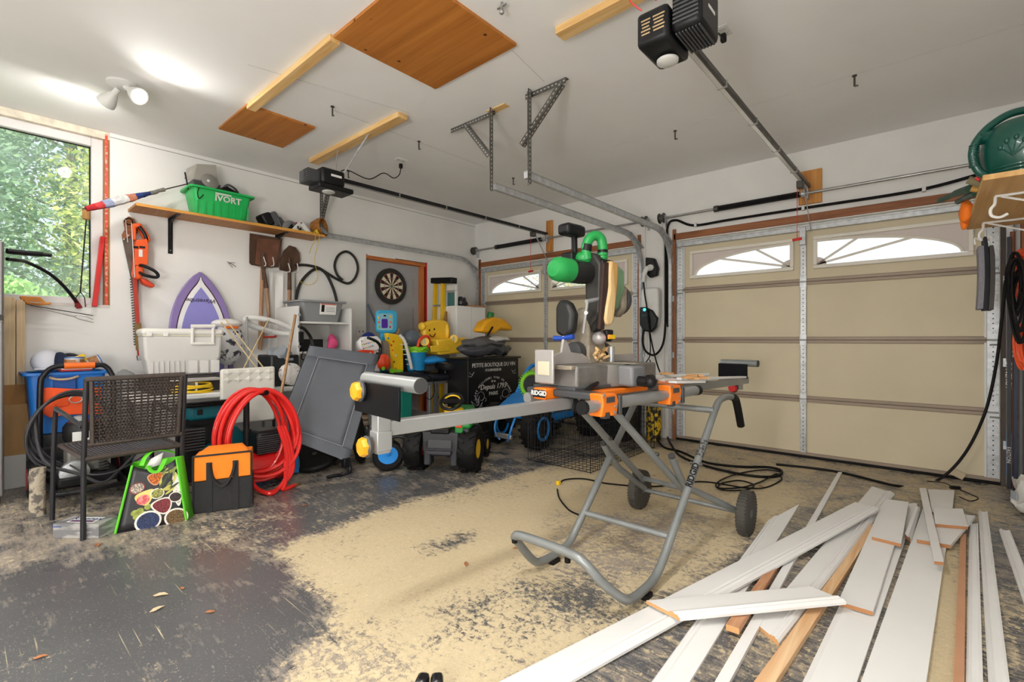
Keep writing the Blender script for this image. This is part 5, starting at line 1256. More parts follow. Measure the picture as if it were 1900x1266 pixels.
mc = thing('tool_case', 'teal power tool case with black handle under the yellow cord', 'case', (1.05, -3.8, .5))
B().box((1.06, -3.80, .545), (.16, .30, .12), rotz(4)).ob('body', TEAL, mc, bevel=.02)
B().tube([(1.155, -3.98, .60), (1.17, -3.93, .60), (1.165, -3.68, .60), (1.15, -3.62, .60)], .017, 9).ob('handle', BLKP, mc)
for y in (-3.88, -3.72): B().box((1.145, y, .545), (.012, .035, .04)).ob('latch', BLKP, mc, bevel=.004)
B().box((.93, -3.80, .25), (.17, .3, .46)).ob('black_bin', BLKCR, None, bevel=.01, label='black bin holding up the teal tool case', cat='bin')

# ================================================================== red compressor and hose coil
rc = thing('air_compressor', 'red tank air compressor with black handle under the coiled hose', 'compressor', (1.42, -3.5, 0))
REDT = M('red_tank', (206, 26, 28), .28, var=.08, coat=.4)
B().lathe([(.01, 0), (.07, .012), (.105, .05), (.11, .09), (.11, .33), (.105, .37), (.07, .41), (.01, .42)], (1.40, -3.76, .14), (.05, 1, 0), 28).ob('tank', REDT, rc)
B().box((1.38, -3.52, .32), (.2, .2, .17)).ob('motor', BLKP, rc, bevel=.025)
for i in range(9): B().box((1.484, -3.52, .25+.015*i), (.012, .2, .007)).ob('cooling_fin', DGRYP, rc)
B().cyl((1.42, -3.665, .12), (1.42, -3.665, .70), .017, 10).ob('handle_post', BLKM, rc); B().cyl((1.42, -3.665, .69), (1.60, -3.60, .695), .018, 10).ob('handle_grip', BLKR, rc); B().cyl((1.42, -3.665, .40), (1.42, -3.665, .43), .027, 10).ob('collar', BLKP, rc)
for x, y in ((1.33, -3.7), (1.47, -3.7), (1.33, -3.42), (1.47, -3.42)): B().cyl((x, y, 0), (x, y, .06), .018, 8).ob('foot', BLKR, rc)
B().box((1.513, -3.5, .13), (.004, .07, .025)).ob('data_plate', STEEL, rc)
hc = thing('air_hose_coil', 'big red air hose coil hung over the compressor handle', 'hose', (1.52, -3.62, 0))
RH = M('red_hose', (222, 38, 34), .35, var=.06, coat=.3)
rr = random.Random(3)
for i in range(9):
    cy, cz = -3.635+rr.uniform(-.03, .03), .40+rr.uniform(-.02, .015); ry, rz_ = .215+.006*(i % 5)+rr.uniform(-.01, .012), .305+rr.uniform(-.02, .012); x = 1.455+.018*i; ph = rr.uniform(0, 6.28)
    top = .705+.0+(.012 if i % 2 else 0)
    pts = []
    for j in range(40):
        a = 2*math.pi*j/40; pts.append(V((x+.02*math.sin(a*2+ph)+.02*math.sin(a+ph), cy+ry*math.cos(a)*(1-.12*math.sin(a)), (top-rz_)+rz_*math.sin(a))))
    B().tube(pts, .0135, 8, closed=True).ob('loop', RH, hc)
for i in range(3):
    pts = smoothpath([(1.60, -3.52+.02*i, .45), (1.62, -3.48+.02*i, .28), (1.64, -3.48+.02*i, .12), (1.66, -3.54, .03), (1.66+.02*i, -3.62, .0145), (1.60, -3.68, .06), (1.54, -3.70, .2)], 7)
    B().tube(pts, .0135, 8).ob('hanging_loop', RH, hc)
B().tube(smoothpath([(1.62, -3.48, .2), (1.66, -3.50, .05), (1.67, -3.52, .0145), (1.655, -3.46, .0145), (1.635, -3.42, .0145)]), .0135, 8).ob('free_end', RH, hc)
B().tube([(1.635, -3.42, .0145), (1.628, -3.395, .0145), (1.62, -3.375, .0145)], [.012, .012, .007], 8).ob('brass_fitting', M('brass', (170, 140, 84), .35, .8), hc)
B().tube([(1.535, -3.80, .28), (1.535, -3.795, .32)], .012, 8).ob('steel_fitting', STEEL, hc)
# ================================================================== white cart with grey tub
ct = thing('white_cart', 'narrow white shelving cart with a grey tub on top', 'cart', (.38, -2.65, 0))
for y in (-2.93, -2.385): B().bx(.16, .60, y, y+.022, 0, 1.385).ob('side_panel', WHTP, ct, bevel=.004)
for z in (.35, .93, 1.22): B().bx(.17, .59, -2.908, -2.385, z, z+.02).ob('shelf', WHTP, ct, bevel=.003)
for z in (1.30, 1.0): B().cyl((.602, -2.915, z), (.612, -2.915, z), .014, 12).ob('knob', GALV, ct)
tb = tote('grey_tub', 'grey plastic tub with warning label on the white cart', (.37, -2.645, 1.241), .36, .44, .21, M('tub_grey', (142, 144, 146), .45, var=.04), 'tub', .82)
B().box((.553, -2.60, 1.37), (.004, .17, .11), rot('Y', 9)).ob('warning_label', WHTPAINT, tb)
B().box((.5565, -2.655, 1.375), (.003, .03, .07), rot('Y', 9)).ob('pictogram', BLKP, tb)
B().box((.5635, -2.60, 1.418), (.003, .16, .01), rot('Y', 9)).ob('red_header', M('label_red', (206, 96, 76), .5), tb)
for i in range(4): B().box((.557, -2.575, 1.40-.018*i), (.002, .09, .005), rot('Y', 9)).ob('print_line', GRYP, tb)
k = B().ell((.45, -2.50, 1.04), (.05, .055, .08), 12, 9); dent(k, .03, 14); k.ob('pink_cloth', M('hot_pink', (232, 84, 140), .8), None, label='hot pink cloth stuffed in the white cart', cat='cloth')
kz = B().bx(.2, .5, -2.85, -2.62, .951, 1.07); kz.ob('black_case', BLKP, None, bevel=.01, label='small black case on the middle shelf of the white cart', cat='case')
B().bx(.62, .80, -2.72, -2.46, .60, .86).ob('cardboard_box', CARD, None, bevel=.003, label='brown cardboard box tucked between the cart and the grey lounger', cat='box')
bs = B().bx(.62, .8, -2.74, -2.45, 0, .598); bs.ob('black_box', BLKCR, None, bevel=.006, label='black box under the brown cardboard box', cat='box')
pc = cord('power_strip_cord', 'black coiled cord hanging on the white cart side', [(.615, -2.90, 1.10), (.62, -2.90, 1.02), (.635, -2.89, .99), (.62, -2.88, .96), (.635, -2.90, .93), (.62, -2.90, .89), (.635, -2.88, .86), (.62, -2.89, .80)], .005, BLKR)
B().bx(.612, .64, -2.925, -2.885, 1.04, 1.14).ob('power_bar', BLKP, None, bevel=.004, label='small black power bar hung at the edge of the white cart', cat='power bar')
# wooden broom handle
bh = B().tube([U(548, 585, x=.70), U(521, 735, x=1.1)], .0125, 9); bh.ob('broom_handle', wood('broom_wood', '#9a7450', '#c09a70', 'Z'), None, label='wooden broom handle leaning across in front of the white cart', cat='broom handle')
# black bin with grey bag
bn = thing('waste_bin', 'black bin lined with a cloudy plastic bag beside the broom handle', 'bin', (.66, -3.1, .656))
B().bx(.5, .80, -3.25, -3.0, .656, .93).ob('body', BLKCR, bn, bevel=.015)
k = B().ell((.72, -3.13, .93), (.1, .1, .07), 16, 10); dent(k, .04, 14, 2); k.ob('bag_liner', M('cloudy_bag', (176, 184, 192), .3, trans=.4, var=.08), bn)
k = B().ell((.84, -3.1, .76), (.05, .1, .10), 14, 9); dent(k, .02, 11, 5); k.ob('floral_pouch', M('floral', (226, 222, 218), .7, col2=(120, 100, 100), vs=30, thr=.62), None, label='white floral pouch leaning at the front of the black bin', cat='pouch')

# ================================================================== grey mesh lounger
lg = thing('folding_lounger', 'folded grey mesh lounger leaning in the middle of the clutter', 'lounger', (1.45, -2.95, 0))
c4 = [U(575, 642, x=1.18), U(703, 658, x=1.28), U(646, 858, x=1.60), U(512, 806, x=1.36)]
nL = (c4[1]-c4[0]).cross(c4[3]-c4[0]).normalized()
if nL.x < 0: nL = -nL
def lp(u, v, h=0): return c4[0].lerp(c4[1], u).lerp(c4[3].lerp(c4[2], u), v)+nL*h
def patch(nm, u0, u1, v0, v1, mat, h, n=10, solid=.003, sag=0):
    k = B(); vv = [lp(u0+(u1-u0)*i/n, v0+(v1-v0)*j/n, h-sag*math.sin(math.pi*i/n)*math.sin(math.pi*j/n)) for j in range(n+1) for i in range(n+1)]
    k.add(vv, [(j*(n+1)+i, j*(n+1)+i+1, (j+1)*(n+1)+i+1, (j+1)*(n+1)+i) for j in range(n) for i in range(n)]); return k.ob(nm, mat, lg, solid=solid)
MESH = M('grey_mesh_cloth', (112, 117, 125), .7, var=.06, bump=.2, bs=250, alpha=.86); MBAND = M('grey_band_cloth', (100, 105, 113), .7, var=.06, bump=.15, bs=200)
patch('mesh_panel', .16, .86, .12, .9, MESH, .0, sag=.02)
patch('top_band', 0, 1, 0, .12, MBAND, .004); patch('bottom_band', 0, 1, .9, 1, MBAND, .004); patch('side_band', 0, .16, .12, .9, MBAND, .004); patch('side_band', .86, 1, .12, .9, MBAND, .004)
for a, c in (((.16, .12), (.86, .12)), ((.16, .12), (.16, .9)), ((.86, .12), (.86, .9)), ((.16, .9), (.86, .9))):
    B().tube([lp(*a, .008), lp(*c, .008)], .004, 6).ob('seam', M('seam_pale', (150, 152, 160), .6), lg)
B().tube([lp(.02, -.02, -.015), lp(.02, 1.0, -.015)], .014, 8).ob('frame_tube', BLKM, lg); B().tube([lp(.98, -.02, -.015), lp(.98, 1.0, -.015)], .014, 8).ob('frame_tube', BLKM, lg)
B().tube(smoothpath([U(646, 850, x=1.6), U(650, 872, x=1.61), U(640, 884, x=1.63), V((1.635, -3.13, .014))+V((0, .05, 0)), V((1.62, -3.17, .014))], 5), .013, 8).ob('foot_bar', BLKM, lg)
B().box(lp(.97, 1.01, -.005), (.05, .05, .07)).ob('corner_joint', BLKP, lg, bevel=.008)
B().tube(smoothpath([lp(.03, 0, -.02), U(582, 650, x=1.14), U(577, 628, x=1.12), U(566, 612, x=1.16), U(555, 606, x=1.22)], 5), .014, 8).ob('arm_tube', BLKM, lg)
B().tube(smoothpath([lp(.97, .12, -.02), U(702, 664, x=1.24), U(706, 645, x=1.22), U(699, 634, x=1.26), U(683, 627, x=1.32)], 5), .014, 8).ob('arm_tube', BLKM, lg)

# ================================================================== bicycle parts and blue box on the floor
def wheel(nm_, label, c, axis, R, w, rimcol, cat='wheel', spokes=12, parent=None):
    t = parent or thing(nm_, label, cat, V(c)-V((0, 0, R)))
    ax = V(axis).normalized(); c = V(c)
    B().lathe([(R-w*1.1, -w*.42), (R-w*.25, -w*.5), (R, -w*.22), (R, w*.22), (R-w*.25, w*.5), (R-w*1.1, w*.42)], c, ax, 36).ob('tyre', BLKR, t)
    s, d, u = frame_from(ax, (0, 1, 0) if abs(ax.y) < .9 else (1, 0, 0))
    k = B()
    for i in range(26):
        a = 2*math.pi*i/26; p = c+(s*math.cos(a)+u*math.sin(a))*R; k.box(p, (.004, .004, .004))
    B().torus(c, R-w*1.15, w*.2, ax, 32, 7).ob('rim', rimcol, t)
    for i in range(spokes):
        a = 2*math.pi*i/spokes; B().tube([c, c+(s*math.cos(a)+u*math.sin(a))*(R-w*1.1)], .002, 5).ob('spoke', STEEL, t)
    B().cyl(c-ax*w*.5, c+ax*w*.5, w*.4, 12).ob('hub', DKSTEEL, t)
    return t
wheel('bicycle_wheel', 'bicycle wheel with tread standing half behind the grey lounger', (1.36, -2.74, .215), (.6, .75, .12), .215, .05, STEEL)
wheel('bicycle_wheel', 'bicycle wheel lying low under the grey lounger edge', (1.25, -3.08, .10), (.25, -.3, .9), .2, .05, STEEL)
bb_ = thing('blue_tool_box', 'blue metal toolbox with dark grille beside the red compressor', 'toolbox', (1.22, -3.4, 0))
B().box((1.2, -3.38, .075), (.16, .34, .13), rotz(-20)).ob('body', BLU, bb_, bevel=.01); B().box((1.282, -3.35, .075), (.008, .24, .07), rotz(-20)).ob('grille', M('grille_dark', (56, 60, 62), .6, var=.2, vs=60), bb_)
# blue balance bike lying on its side
bk2 = thing('balance_bike', 'small blue balance bike lying on the floor by the toy tractor', 'bicycle', (1.62, -2.66, 0))
cw1 = V((1.735, -2.70, .105)); ax1 = V((.62, -.42, .66)).normalized()
wheel('', '', cw1, ax1, .125, .045, BLU, parent=bk2, spokes=0)
B().lathe([(.02, -.024), (.08, -.022), (.08, .022), (.02, .024)], cw1, ax1, 24).ob('wheel_disc', BLU, bk2)
wheel('', '', (1.45, -2.52, .10), (.3, -.2, .93), .12, .045, BLU, parent=bk2, spokes=0)
B().tube([cw1+ax1*.05, (1.62, -2.62, .16), (1.47, -2.50, .16)], .018, 8).ob('frame', BLU, bk2); B().tube([cw1+ax1*.04, cw1+V((-.1, .12, .1))], .014, 8).ob('fork', BLKM, bk2)
B().tube([(1.50, -2.62, .2), (1.60, -2.5, .22), (1.66, -2.44, .2)], .012, 8).ob('handlebar', BLKM, bk2); B().box((1.50, -2.66, .16), (.08, .05, .04), rotz(30)).ob('red_bracket', RED, bk2, bevel=.006)
B().tube([(1.50, -2.74, .12), (1.62, -2.72, .17), (1.70, -2.6, .17)], .012, 8).ob('white_tube', WHTP, bk2)

# ================================================================== steel table with black top
tb_ = thing('steel_table', 'silver steel frame table with black top under the toys', 'table', (.62, -1.75, 0))
ALU = M('brushed_aluminium', (176, 176, 174), .35, .7, var=.06)
B().bx(.33, .90, -2.355, -1.42, .575, .60).ob('tabletop', BLKP, tb_, bevel=.004)
B().bx(.885, .915, -2.355, -1.0, .565, .602).ob('front_rail', ALU, tb_, bevel=.003)
B().bx(.33, .90, -1.42, -1.0, .575, .598).ob('tabletop_end', BLKP, tb_, bevel=.004)
B().bx(.33, .93, -2.355, -1.40, .185, .215).ob('lower_shelf', M('grey_shelf', (172, 170, 164), .5), tb_, bevel=.003)
for x, y in ((.895, -2.333), (.895, -1.59), (.895, -1.10), (.35, -2.333), (.35, -1.05)): B().bx(x-.022, x+.022, y-.022, y+.022, 0, .566).ob('leg', ALU, tb_, bevel=.003)
B().bx(.38, .80, -2.30, -1.98, .216, .47).ob('carton', M('brown_box', (104, 66, 46), .7), None, bevel=.003, label='dark brown carton on the lower shelf of the steel table', cat='box')
for i in range(4): B().box((.78, -2.32+.01*i, .228+.02*i), (.2, .22, .018), rotz(4*i)).ob('book', M('book_tan%d' % i, ((176, 150, 122), (206, 196, 180), (120, 96, 78), (186, 166, 140))[i], .7), None, label=['bottom book of the pile under the steel table', 'second book from the bottom under the steel table', 'third book from the bottom under the steel table', 'top book of the pile under the steel table'][i], cat='book', group='books on the lower shelf')
B().bx(.72, .88, -1.95, -1.82, .216, .56).ob('green_box', M('sea_green', (20, 130, 112), .5), None, bevel=.004, label='sea green box standing on the lower table shelf', cat='box')
cpx = thing('teal_cup', 'teal paper cup on the lower shelf behind the lounger edge', 'cup', (.87, -2.42, .216)); B().lathe([(.028, 0), (.036, .10), (.032, .10), (.024, .01)], (.90, -2.315, .216), n=18).ob('cup', M('teal_cup', (20, 120, 140), .5), cpx); B().torus((.90, -2.315, .316), .036, .003, n=20, k=6).ob('rim', WHTP, cpx)
# black padded items on top
bp = thing('black_air_mattress', 'folded black mattress lying on the steel table', 'mattress', (.62, -1.75, .603))
for i, (y0, y1, z1) in enumerate(((-2.34, -2.05, .70), (-2.04, -1.66, .72), (-1.65, -1.43, .69))): B().bx(.36, .93, y0, y1, .603, z1).ob('pad', M('navy_black_vinyl', (30, 32, 40), .3, var=.1), bp, bevel=.035)
bt2 = thing('black_roll', 'black vinyl roll along the front edge of the steel table', 'roll', (.98, -1.6, .6))
B().tube(smoothpath([(.965, -1.95, .64), (.975, -1.7, .642), (.975, -1.45, .642), (.96, -1.41, .645)]), .04, 12).ob('roll', MATS['navy_black_vinyl'], bt2)
cord('loose_black_cord', 'thin black cord looped over the steel table front', [(.95, -1.85, .74), (.99, -1.75, .70), (1.02, -1.66, .64), (1.02, -1.62, .5), (1.02, -1.68, .42), (1.02, -1.75, .46), (1.02, -1.76, .55), (1.0, -1.7, .66), (.95, -1.62, .72)], .005, BLKR)

# ================================================================== toys on the table
def smile(parent, c, w, n, up=(0, 0, 1)): pass
ty = thing('toy_walker', 'white and red toy walker with cartoon dots on the steel table', 'toy', (.75, -2.27, .7))
Wt = M('toy_white', (238, 238, 236), .4)
k = B(); k.prism([U(a, b_, x=.72) for a, b_ in ((660, 634), (668, 625), (695, 624), (702, 632), (701, 645), (694, 652), (668, 654), (661, 645))], (.07, 0, 0)); k.ob('top_panel', Wt, ty, bevel=.018)
k = B(); k.prism([U(a, b_, x=.70) for a, b_ in ((664, 652), (697, 650), (699, 690), (662, 690))], (.07, 0, 0)); k.ob('leg_panel', Wt, ty, bevel=.012)
k = B(); k.prism([U(a, b_, x=.775) for a, b_ in ((660, 652), (672, 649), (692, 650), (692, 660), (660, 660))], (.02, 0, 0)); k.ob('red_band', M('toy_red', (236, 70, 32), .4), ty, bevel=.006)
rn = random.Random(9)
for i in range(14): B().cyl(U(671+rn.random()*22, 634+rn.random()*14, x=.79), U(671+rn.random()*0+22*rn.random(), 640, x=.79)*0+U(0, 0, x=.79)*0+V((0, 0, 0)) if False else U(671+i*1.6, 633+(i*7) % 15, x=.795), .006, 8) if False else B().lathe([(.007, 0), (.006, .004), (0, .005)], U(671+i*1.7, 633+(i*7) % 15, x=.79), (1, 0, 0), 10).ob('button', (RED, YEL, BLU, GRN, ORG)[i % 5], ty)
for q in (672, 687): B().lathe([(.012, 0), (.012, .004), (0, .006)], U(q, 656, x=.796), (1, 0, 0), 12).ob('eye', WHTP, ty)
sb2 = thing('toy_ball_drum', 'red-orange segmented toy drum next to the white walker', 'toy', (.85, -2.1, .72))
k = B().ell(U(712, 672, x=.86), (.06, .075, .085), 16, 10); k.v = [p if p.z > .70 else V((p.x, p.y, .70)) for p in k.v]; k.ob('drum', MATS['toy_red'], sb2)
B().lathe([(.02, 0), (.02, .006), (0, .008)], U(711, 684, x=.925), (1, 0, 0), 14).ob('green_button', LIME, sb2)
for q in (705, 712, 719): B().tube([U(q, 660, x=.92), U(q, 676, x=.93)], .003, 5).ob('rib', M('toy_orange_light', (246, 120, 60), .4), sb2)
nd = thing('navy_dome_toy', 'dark blue dome behind the white toy walker', 'toy', (.55, -2.2, .72)); k = B().ell(U(684, 630, x=.55), (.07, .08, .08), 18, 10); k.ob('dome', M('navy_dome', (24, 44, 120), .4), nd); B().bx(.5, .6, -2.27, -2.14, .721, 1.05).ob('stem', Wt, nd, bevel=.01)
ya = thing('toy_activity_table', 'yellow toy panel with animal pictures leaning on the mattress', 'toy', (.78, -2.02, .72))
k = B(); k.prism([U(a, b_, x=.74) for a, b_ in ((712, 618), (736, 622), (742, 632), (743, 692), (725, 690), (722, 640), (714, 632))], (.06, 0, 0)); k.ob('panel', YEL, ya, bevel=.008)
k = B(); k.prism([U(a, b_, x=.70) for a, b_ in ((706, 632), (722, 636), (724, 690), (712, 686))], (.05, 0, 0)); k.ob('grey_back', M('toy_taupe', (130, 122, 112), .6), ya, bevel=.004)
for i, q in enumerate(((720, 628), (730, 634), (728, 650), (734, 660), (731, 672), (734, 684), (726, 641))): B().lathe([(.012, 0), (.011, .004), (0, .005)], U(*q, x=.80), (1, 0, 0), 10).ob('button', (BLU, RED, ORG, WHTP, M('toy_brown', (150, 80, 30), .5), ORG, RED)[i], ya)
k = B(); k.prism([U(a, b_, x=.80) for a, b_ in ((722, 684), (744, 686), (745, 694), (722, 692))], (.03, 0, 0)); k.ob('green_base', LIME, ya, bevel=.004)
tbt = thing('toy_tablet', 'bright blue toy tablet with a purple screen standing before the door', 'toy', (.6, -2.05, 1.0))
CY = M('toy_cyan', (60, 180, 226), .4)
def rrect(px0, py0, px1, py1, x, r):
    pts = []
    for (cx, cy, a0) in ((px1-r, py0+r, -90), (px1-r, py1-r, 0), (px0+r, py1-r, 90), (px0+r, py0+r, 180)):
        for i in range(5): a = math.radians(a0+22.5*i); pts.append(U(cx+r*math.cos(a), cy+r*math.sin(a), x=x))
    return pts
B().prism(rrect(696, 576, 733, 618, .6, 7), (.04, 0, 0)).ob('case', CY, tbt, bevel=.008)
B().prism(rrect(700, 582, 729, 613, .641, 4), (.003, 0, 0)).ob('face', M('toy_paleblue', (150, 206, 226), .4), tbt)
B().prism(rrect(708, 592, 719, 609, .6445, 2), (.003, 0, 0)).ob('screen', M('toy_purple', (86, 40, 170), .35), tbt)
for i, q in enumerate(((703, 590), (703, 598), (704, 607), (725, 588), (725, 598), (724, 607))): B().lathe([(.012, 0), (.01, .004), (0, .005)], U(*q, x=.645), (1, 0, 0), 10).ob('button', (YEL, ORG, LIME, YEL, ORG, RED)[i], tbt)
B().box(U(714, 586, x=.645), (.003, .03, .016)).ob('dark_mark', BLKP, tbt)
B().prism([U(a, b_, x=.6) for a, b_ in ((705, 618), (724, 618), (728, 690), (702, 690))], (.03, 0, 0)).ob('stand', CY, tbt, bevel=.006)
gd = thing('grey_toy_dome', 'smoky grey plastic dome behind the toy bucket', 'toy', (.55, -1.72, .72)); k = B().ell(U(765, 630, x=.55), (.1, .13, .12), 18, 10); k.ob('dome', M('smoky_dome', (98, 108, 120), .25), gd); B().box(U(738, 616, x=.6), (.03, .03, .08), rot('X', -20)).ob('peg', M('tan_peg', (176, 136, 100), .6), gd, bevel=.01); B().bx(.47, .63, -1.85, -1.6, .722, .99).ob('base', DGRYP, gd, bevel=.02)
bkt = thing('toy_bucket', 'blue toy bucket with lime rim and red handle among the toys', 'toy', (.78, -1.67, .72))
bc = U(772, 688, x=.78); bc.z = .725
B().lathe([(.095, 0), (.115, .20), (.12, .21), (.11, .21), (.09, .01)], bc, n=22).ob('bucket', M('bucket_blue', (26, 140, 200), .6, var=.12, vs=25), bkt)
k = B(); pts = []
for i in range(40):
    a = 2*math.pi*i/40; pts.append(bc+V((.12*math.cos(a), .12*math.sin(a), .235+.012*math.sin(a*6))))
k.tube(pts, .022, 7, closed=True); k.lathe([(.125, .20), (.125, .255), (.115, .255), (.115, .2)], bc, n=22); k.ob('rim', LIME, bkt)
B().tube(smoothpath([bc+V((.05, -.02, .25)), bc+V((.06, .0, .33)), bc+V((.06, .05, .37)), bc+V((.05, .12, .375)), bc+V((.04, .15, .34)), bc+V((.03, .15, .25))], 5), .016, 8).ob('handle', M('toy_red', (236, 70, 32), .4), bkt)
cr = thing('grey_crib_rail', 'grey curved plastic rail leaning between the toys', 'rail', (.82, -1.85, .72)); B().tube(smoothpath([U(741, 622, x=.8), U(750, 632, x=.84), U(757, 655, x=.88), U(764, 685, x=.92)], 5), .018, 8).ob('rail', M('pale_grey_plastic', (198, 198, 192), .5), cr)
for i in range(5): B().tube([U(743+3*i, 640+9*i, x=.80), U(757+1.5*i, 638+10*i, x=.86)], .006, 6).ob('rung', MATS['pale_grey_plastic'], cr)
bcl = B().ell(U(800, 668, x=.8), (.13, .2, .04), 18, 9); dent(bcl, .03, 7, 4); bcl.v = [p if p.z > .71 else V((p.x, p.y, .71)) for p in bcl.v]; bcl.ob('blue_cloth', M('azure_cloth', (30, 140, 214), .8, var=.12), None, label='azure blue cloth crumpled under the yellow toy chair', cat='cloth')
# yellow smiling toy chair
tch = thing('toy_chair', 'yellow toddler armchair with a smiling face on the toy heap', 'toy chair', (.6, -1.42, .8))
YC = M('toychair_yellow', (250, 204, 56), .4, var=.04)
k = B(); k.prism([U(a, b_, x=.52) for a, b_ in ((778, 612), (780, 600), (792, 595), (808, 593), (822, 596), (828, 606), (828, 640), (778, 640))], (.09, 0, 0)); k.ob('back', YC, tch, bevel=.03)
for q, rz_ in (((783, 606), .05), ((827, 615), .11)): k = B().ell(U(*q, x=.58), (.06, .035, rz_), 14, 9); k.ob('ear', YC, tch)
k = B(); k.prism([U(a, b_, x=.58) for a, b_ in ((786, 630), (842, 626), (845, 654), (790, 659))], (.24, 0, 0)); k.ob('seat', YC, tch, bevel=.02)
for q in ((788, 634), (842, 629)):
    B().tube([U(*q, x=.56), U(*q, x=.815)], .05, 14).ob('arm', YC, tch); B().lathe([(.03, 0), (.03, .004), (0, .006)], U(*q, x=.816), (1, 0, 0), 16).ob('arm_button', M('toychair_white', (240, 232, 190), .4), tch)
k = B(); k.prism([U(a, b_, x=.81) for a, b_ in ((797, 642), (832, 640), (833, 652), (798, 654))], (.02, 0, 0)); k.ob('front_ledge', YC, tch, bevel=.008)
for q in ((797, 613), (806, 611)): k = B().ell(U(*q, x=.615), (.004, .010, .014), 10, 7); k.ob('eye', BLKP, tch)
B().tube(smoothpath([U(797, 621, x=.615), U(801, 625, x=.617), U(805, 624, x=.617), U(808, 619, x=.615)], 5), .006, 6).ob('mouth', M('toy_mouth', (120, 20, 20), .5), tch)
B().bx(.5, .82, -1.62, -1.22, .70, .895).ob('grey_tray', DGRYP, None, bevel=.02, label='dark grey tray under the yellow toy chair', cat='tray')
# black round lid with brown face
rd = thing('round_clock', 'round black rimmed disc with amber face lying on the table edge', 'clock', (.93, -1.3, .70))
rcx = U(833, 670, x=.92); rcx.z = .735
B().lathe([(.16, 0), (.165, .015), (.165, .06), (.15, .07), (.14, .062), (0, .06)], rcx, (.1, 0, 1), 32).ob('rim', BLKP, rd); B().lathe([(.138, .063), (.138, .066), (0, .068)], rcx, (.1, 0, 1), 28).ob('amber_face', M('amber_face', (150, 106, 60), .2, col2=(206, 180, 140), vs=9, thr=.55), rd)
B().bx(.80, .94, -1.40, -1.1, .60, .733).ob('black_pouch', BLKP, None, bevel=.02, label='black pouch under the round clock', cat='pouch')

# ================================================================== wine cabinet with lettering
wc = thing('wine_cabinet', 'black cabinet printed with white French wine shop lettering', 'cabinet', (1.12, -.96, 0))
CB = M('black_satin_paint', (22, 21, 22), .38, var=.15)
WX, WYa, WYb, WZ = 1.30, -1.385, -.54, .86
B().bx(.96, WX, WYa, WYb, 0.03, WZ-.02).ob('body', CB, wc, bevel=.004); B().bx(.94, WX+.02, WYa-.02, WYb+.03, WZ-.02, WZ).ob('top', CB, wc, bevel=.006); B().bx(.98, WX-.02, WYa+.03, WYb-.03, 0, .03).ob('plinth', BLKP, wc)
INK = M('chalk_print', (222, 220, 214), .7, var=.1, vs=40); INK2 = M('chalk_print_soft', (150, 150, 152), .7, var=.2, vs=30)
ym = (WYa+WYb)/2
def wt(s, size, y, z, m=INK, sh=0, sp=1.0): text('lettering', s, size, (WX+.001, y, z), (0, 1, 0), (0, 0, 1), m, wc, shear=sh, space=sp)
wt('PETITE BOUTIQUE DU VIN', .064, ym-.0, .775, sp=.95); wt('FOURNISSEUR', .042, ym-.02, .715)
s_ = 'LES MEILLEURS VINS EN FRANCE'; n_ = len(s_)
for i, c in enumerate(s_):
    a = math.radians(64-128*i/(n_-1)); R_ = .33
    if c != ' ': text('lettering', c, .034, (WX+.001, ym-.02-R_*math.sin(a), .30+R_*math.cos(a)), (0, math.cos(a), math.sin(a)), (0, -math.sin(a), math.cos(a)), INK, wc)
wt('N 16', .034, ym-.02, .585); wt('Depuis 1793', .085, ym-.02, .525, sh=.25); wt('PARIS', .06, ym-.02, .445); wt('de Bourgogne', .04, ym-.02, .305, sh=.25); wt('GRANDS CRUS CHATEAU MONTAGNE', .03, ym-.05, .165, INK2); wt('MEILLEUR GRAND VIN DE BORDEAUX', .03, ym-.05, .125, INK2)
k = B()
for sg in (-1, 1):
    for (cy, cz, r, a0, a1) in ((.2, .42, .07, 0, 300), (.27, .36, .05, 40, 330), (.18, .29, .05, 180, 470), (.3, .26, .04, 0, 300), (.14, .38, .03, 0, 270), (.36, .72, .05, 200, 330), (.38, .69, .05, 190, 300)):
        pts = [(WX+.0012, ym-.02+sg*(cy+r*(1-.5*i/14)*math.cos(math.radians(a0+(a1-a0)*i/14))), cz+r*(1-.5*i/14)*math.sin(math.radians(a0+(a1-a0)*i/14))) for i in range(15)]
        k.tube(pts, .003, 4)
k.ob('scrollwork', INK2, wc)
k = B()
for i in range(26):
    a = i*.7; k.tube([(WX+.0012, WYa+.13+.07*math.cos(a)*rn.random(), .3+.12*math.sin(a)*rn.random()), (WX+.0012, WYa+.13+.1*math.cos(a+.4), .3+.15*math.sin(a+.4))], .0028, 4)
k.ob('flower_print', INK2, wc)
# bags on the cabinet
bgs = thing('grey_bag_pile', 'crumpled dark grey bag lying on the wine cabinet', 'bag', (1.12, -.95, WZ))
def crumple(c, r, amp, sc, seed, zmin):
    k = B().ell(c, r, 30, 18); dent(k, amp, sc, seed); dent(k, amp*.4, sc*2.7, seed+3); k.v = [p if p.z > zmin else V((p.x, p.y, zmin)) for p in k.v]; return k
dent(crumple((1.13, -.94, .945), (.17, .40, .085), .045, 6, 1, WZ+.002), .022, 17, 2).ob('bag', M('slate_nylon', (64, 64, 69), .3, var=.2), bgs)
dent(crumple((1.15, -.98, 1.03), (.13, .34, .055), .04, 7, 5, .97), .015, 20, 2).ob('bag_flap', M('slate_nylon_light', (92, 91, 92), .45, var=.1), bgs)
crumple((1.2, -.80, 1.075), (.08, .2, .03), .03, 8, 9, 1.03).ob('white_lining', M('white_nylon', (212, 210, 206), .6), bgs)
yt_ = thing('yellow_backpack', 'yellow padded pack with green cap on top of the grey bag', 'bag', (1.13, -.97, 1.08))
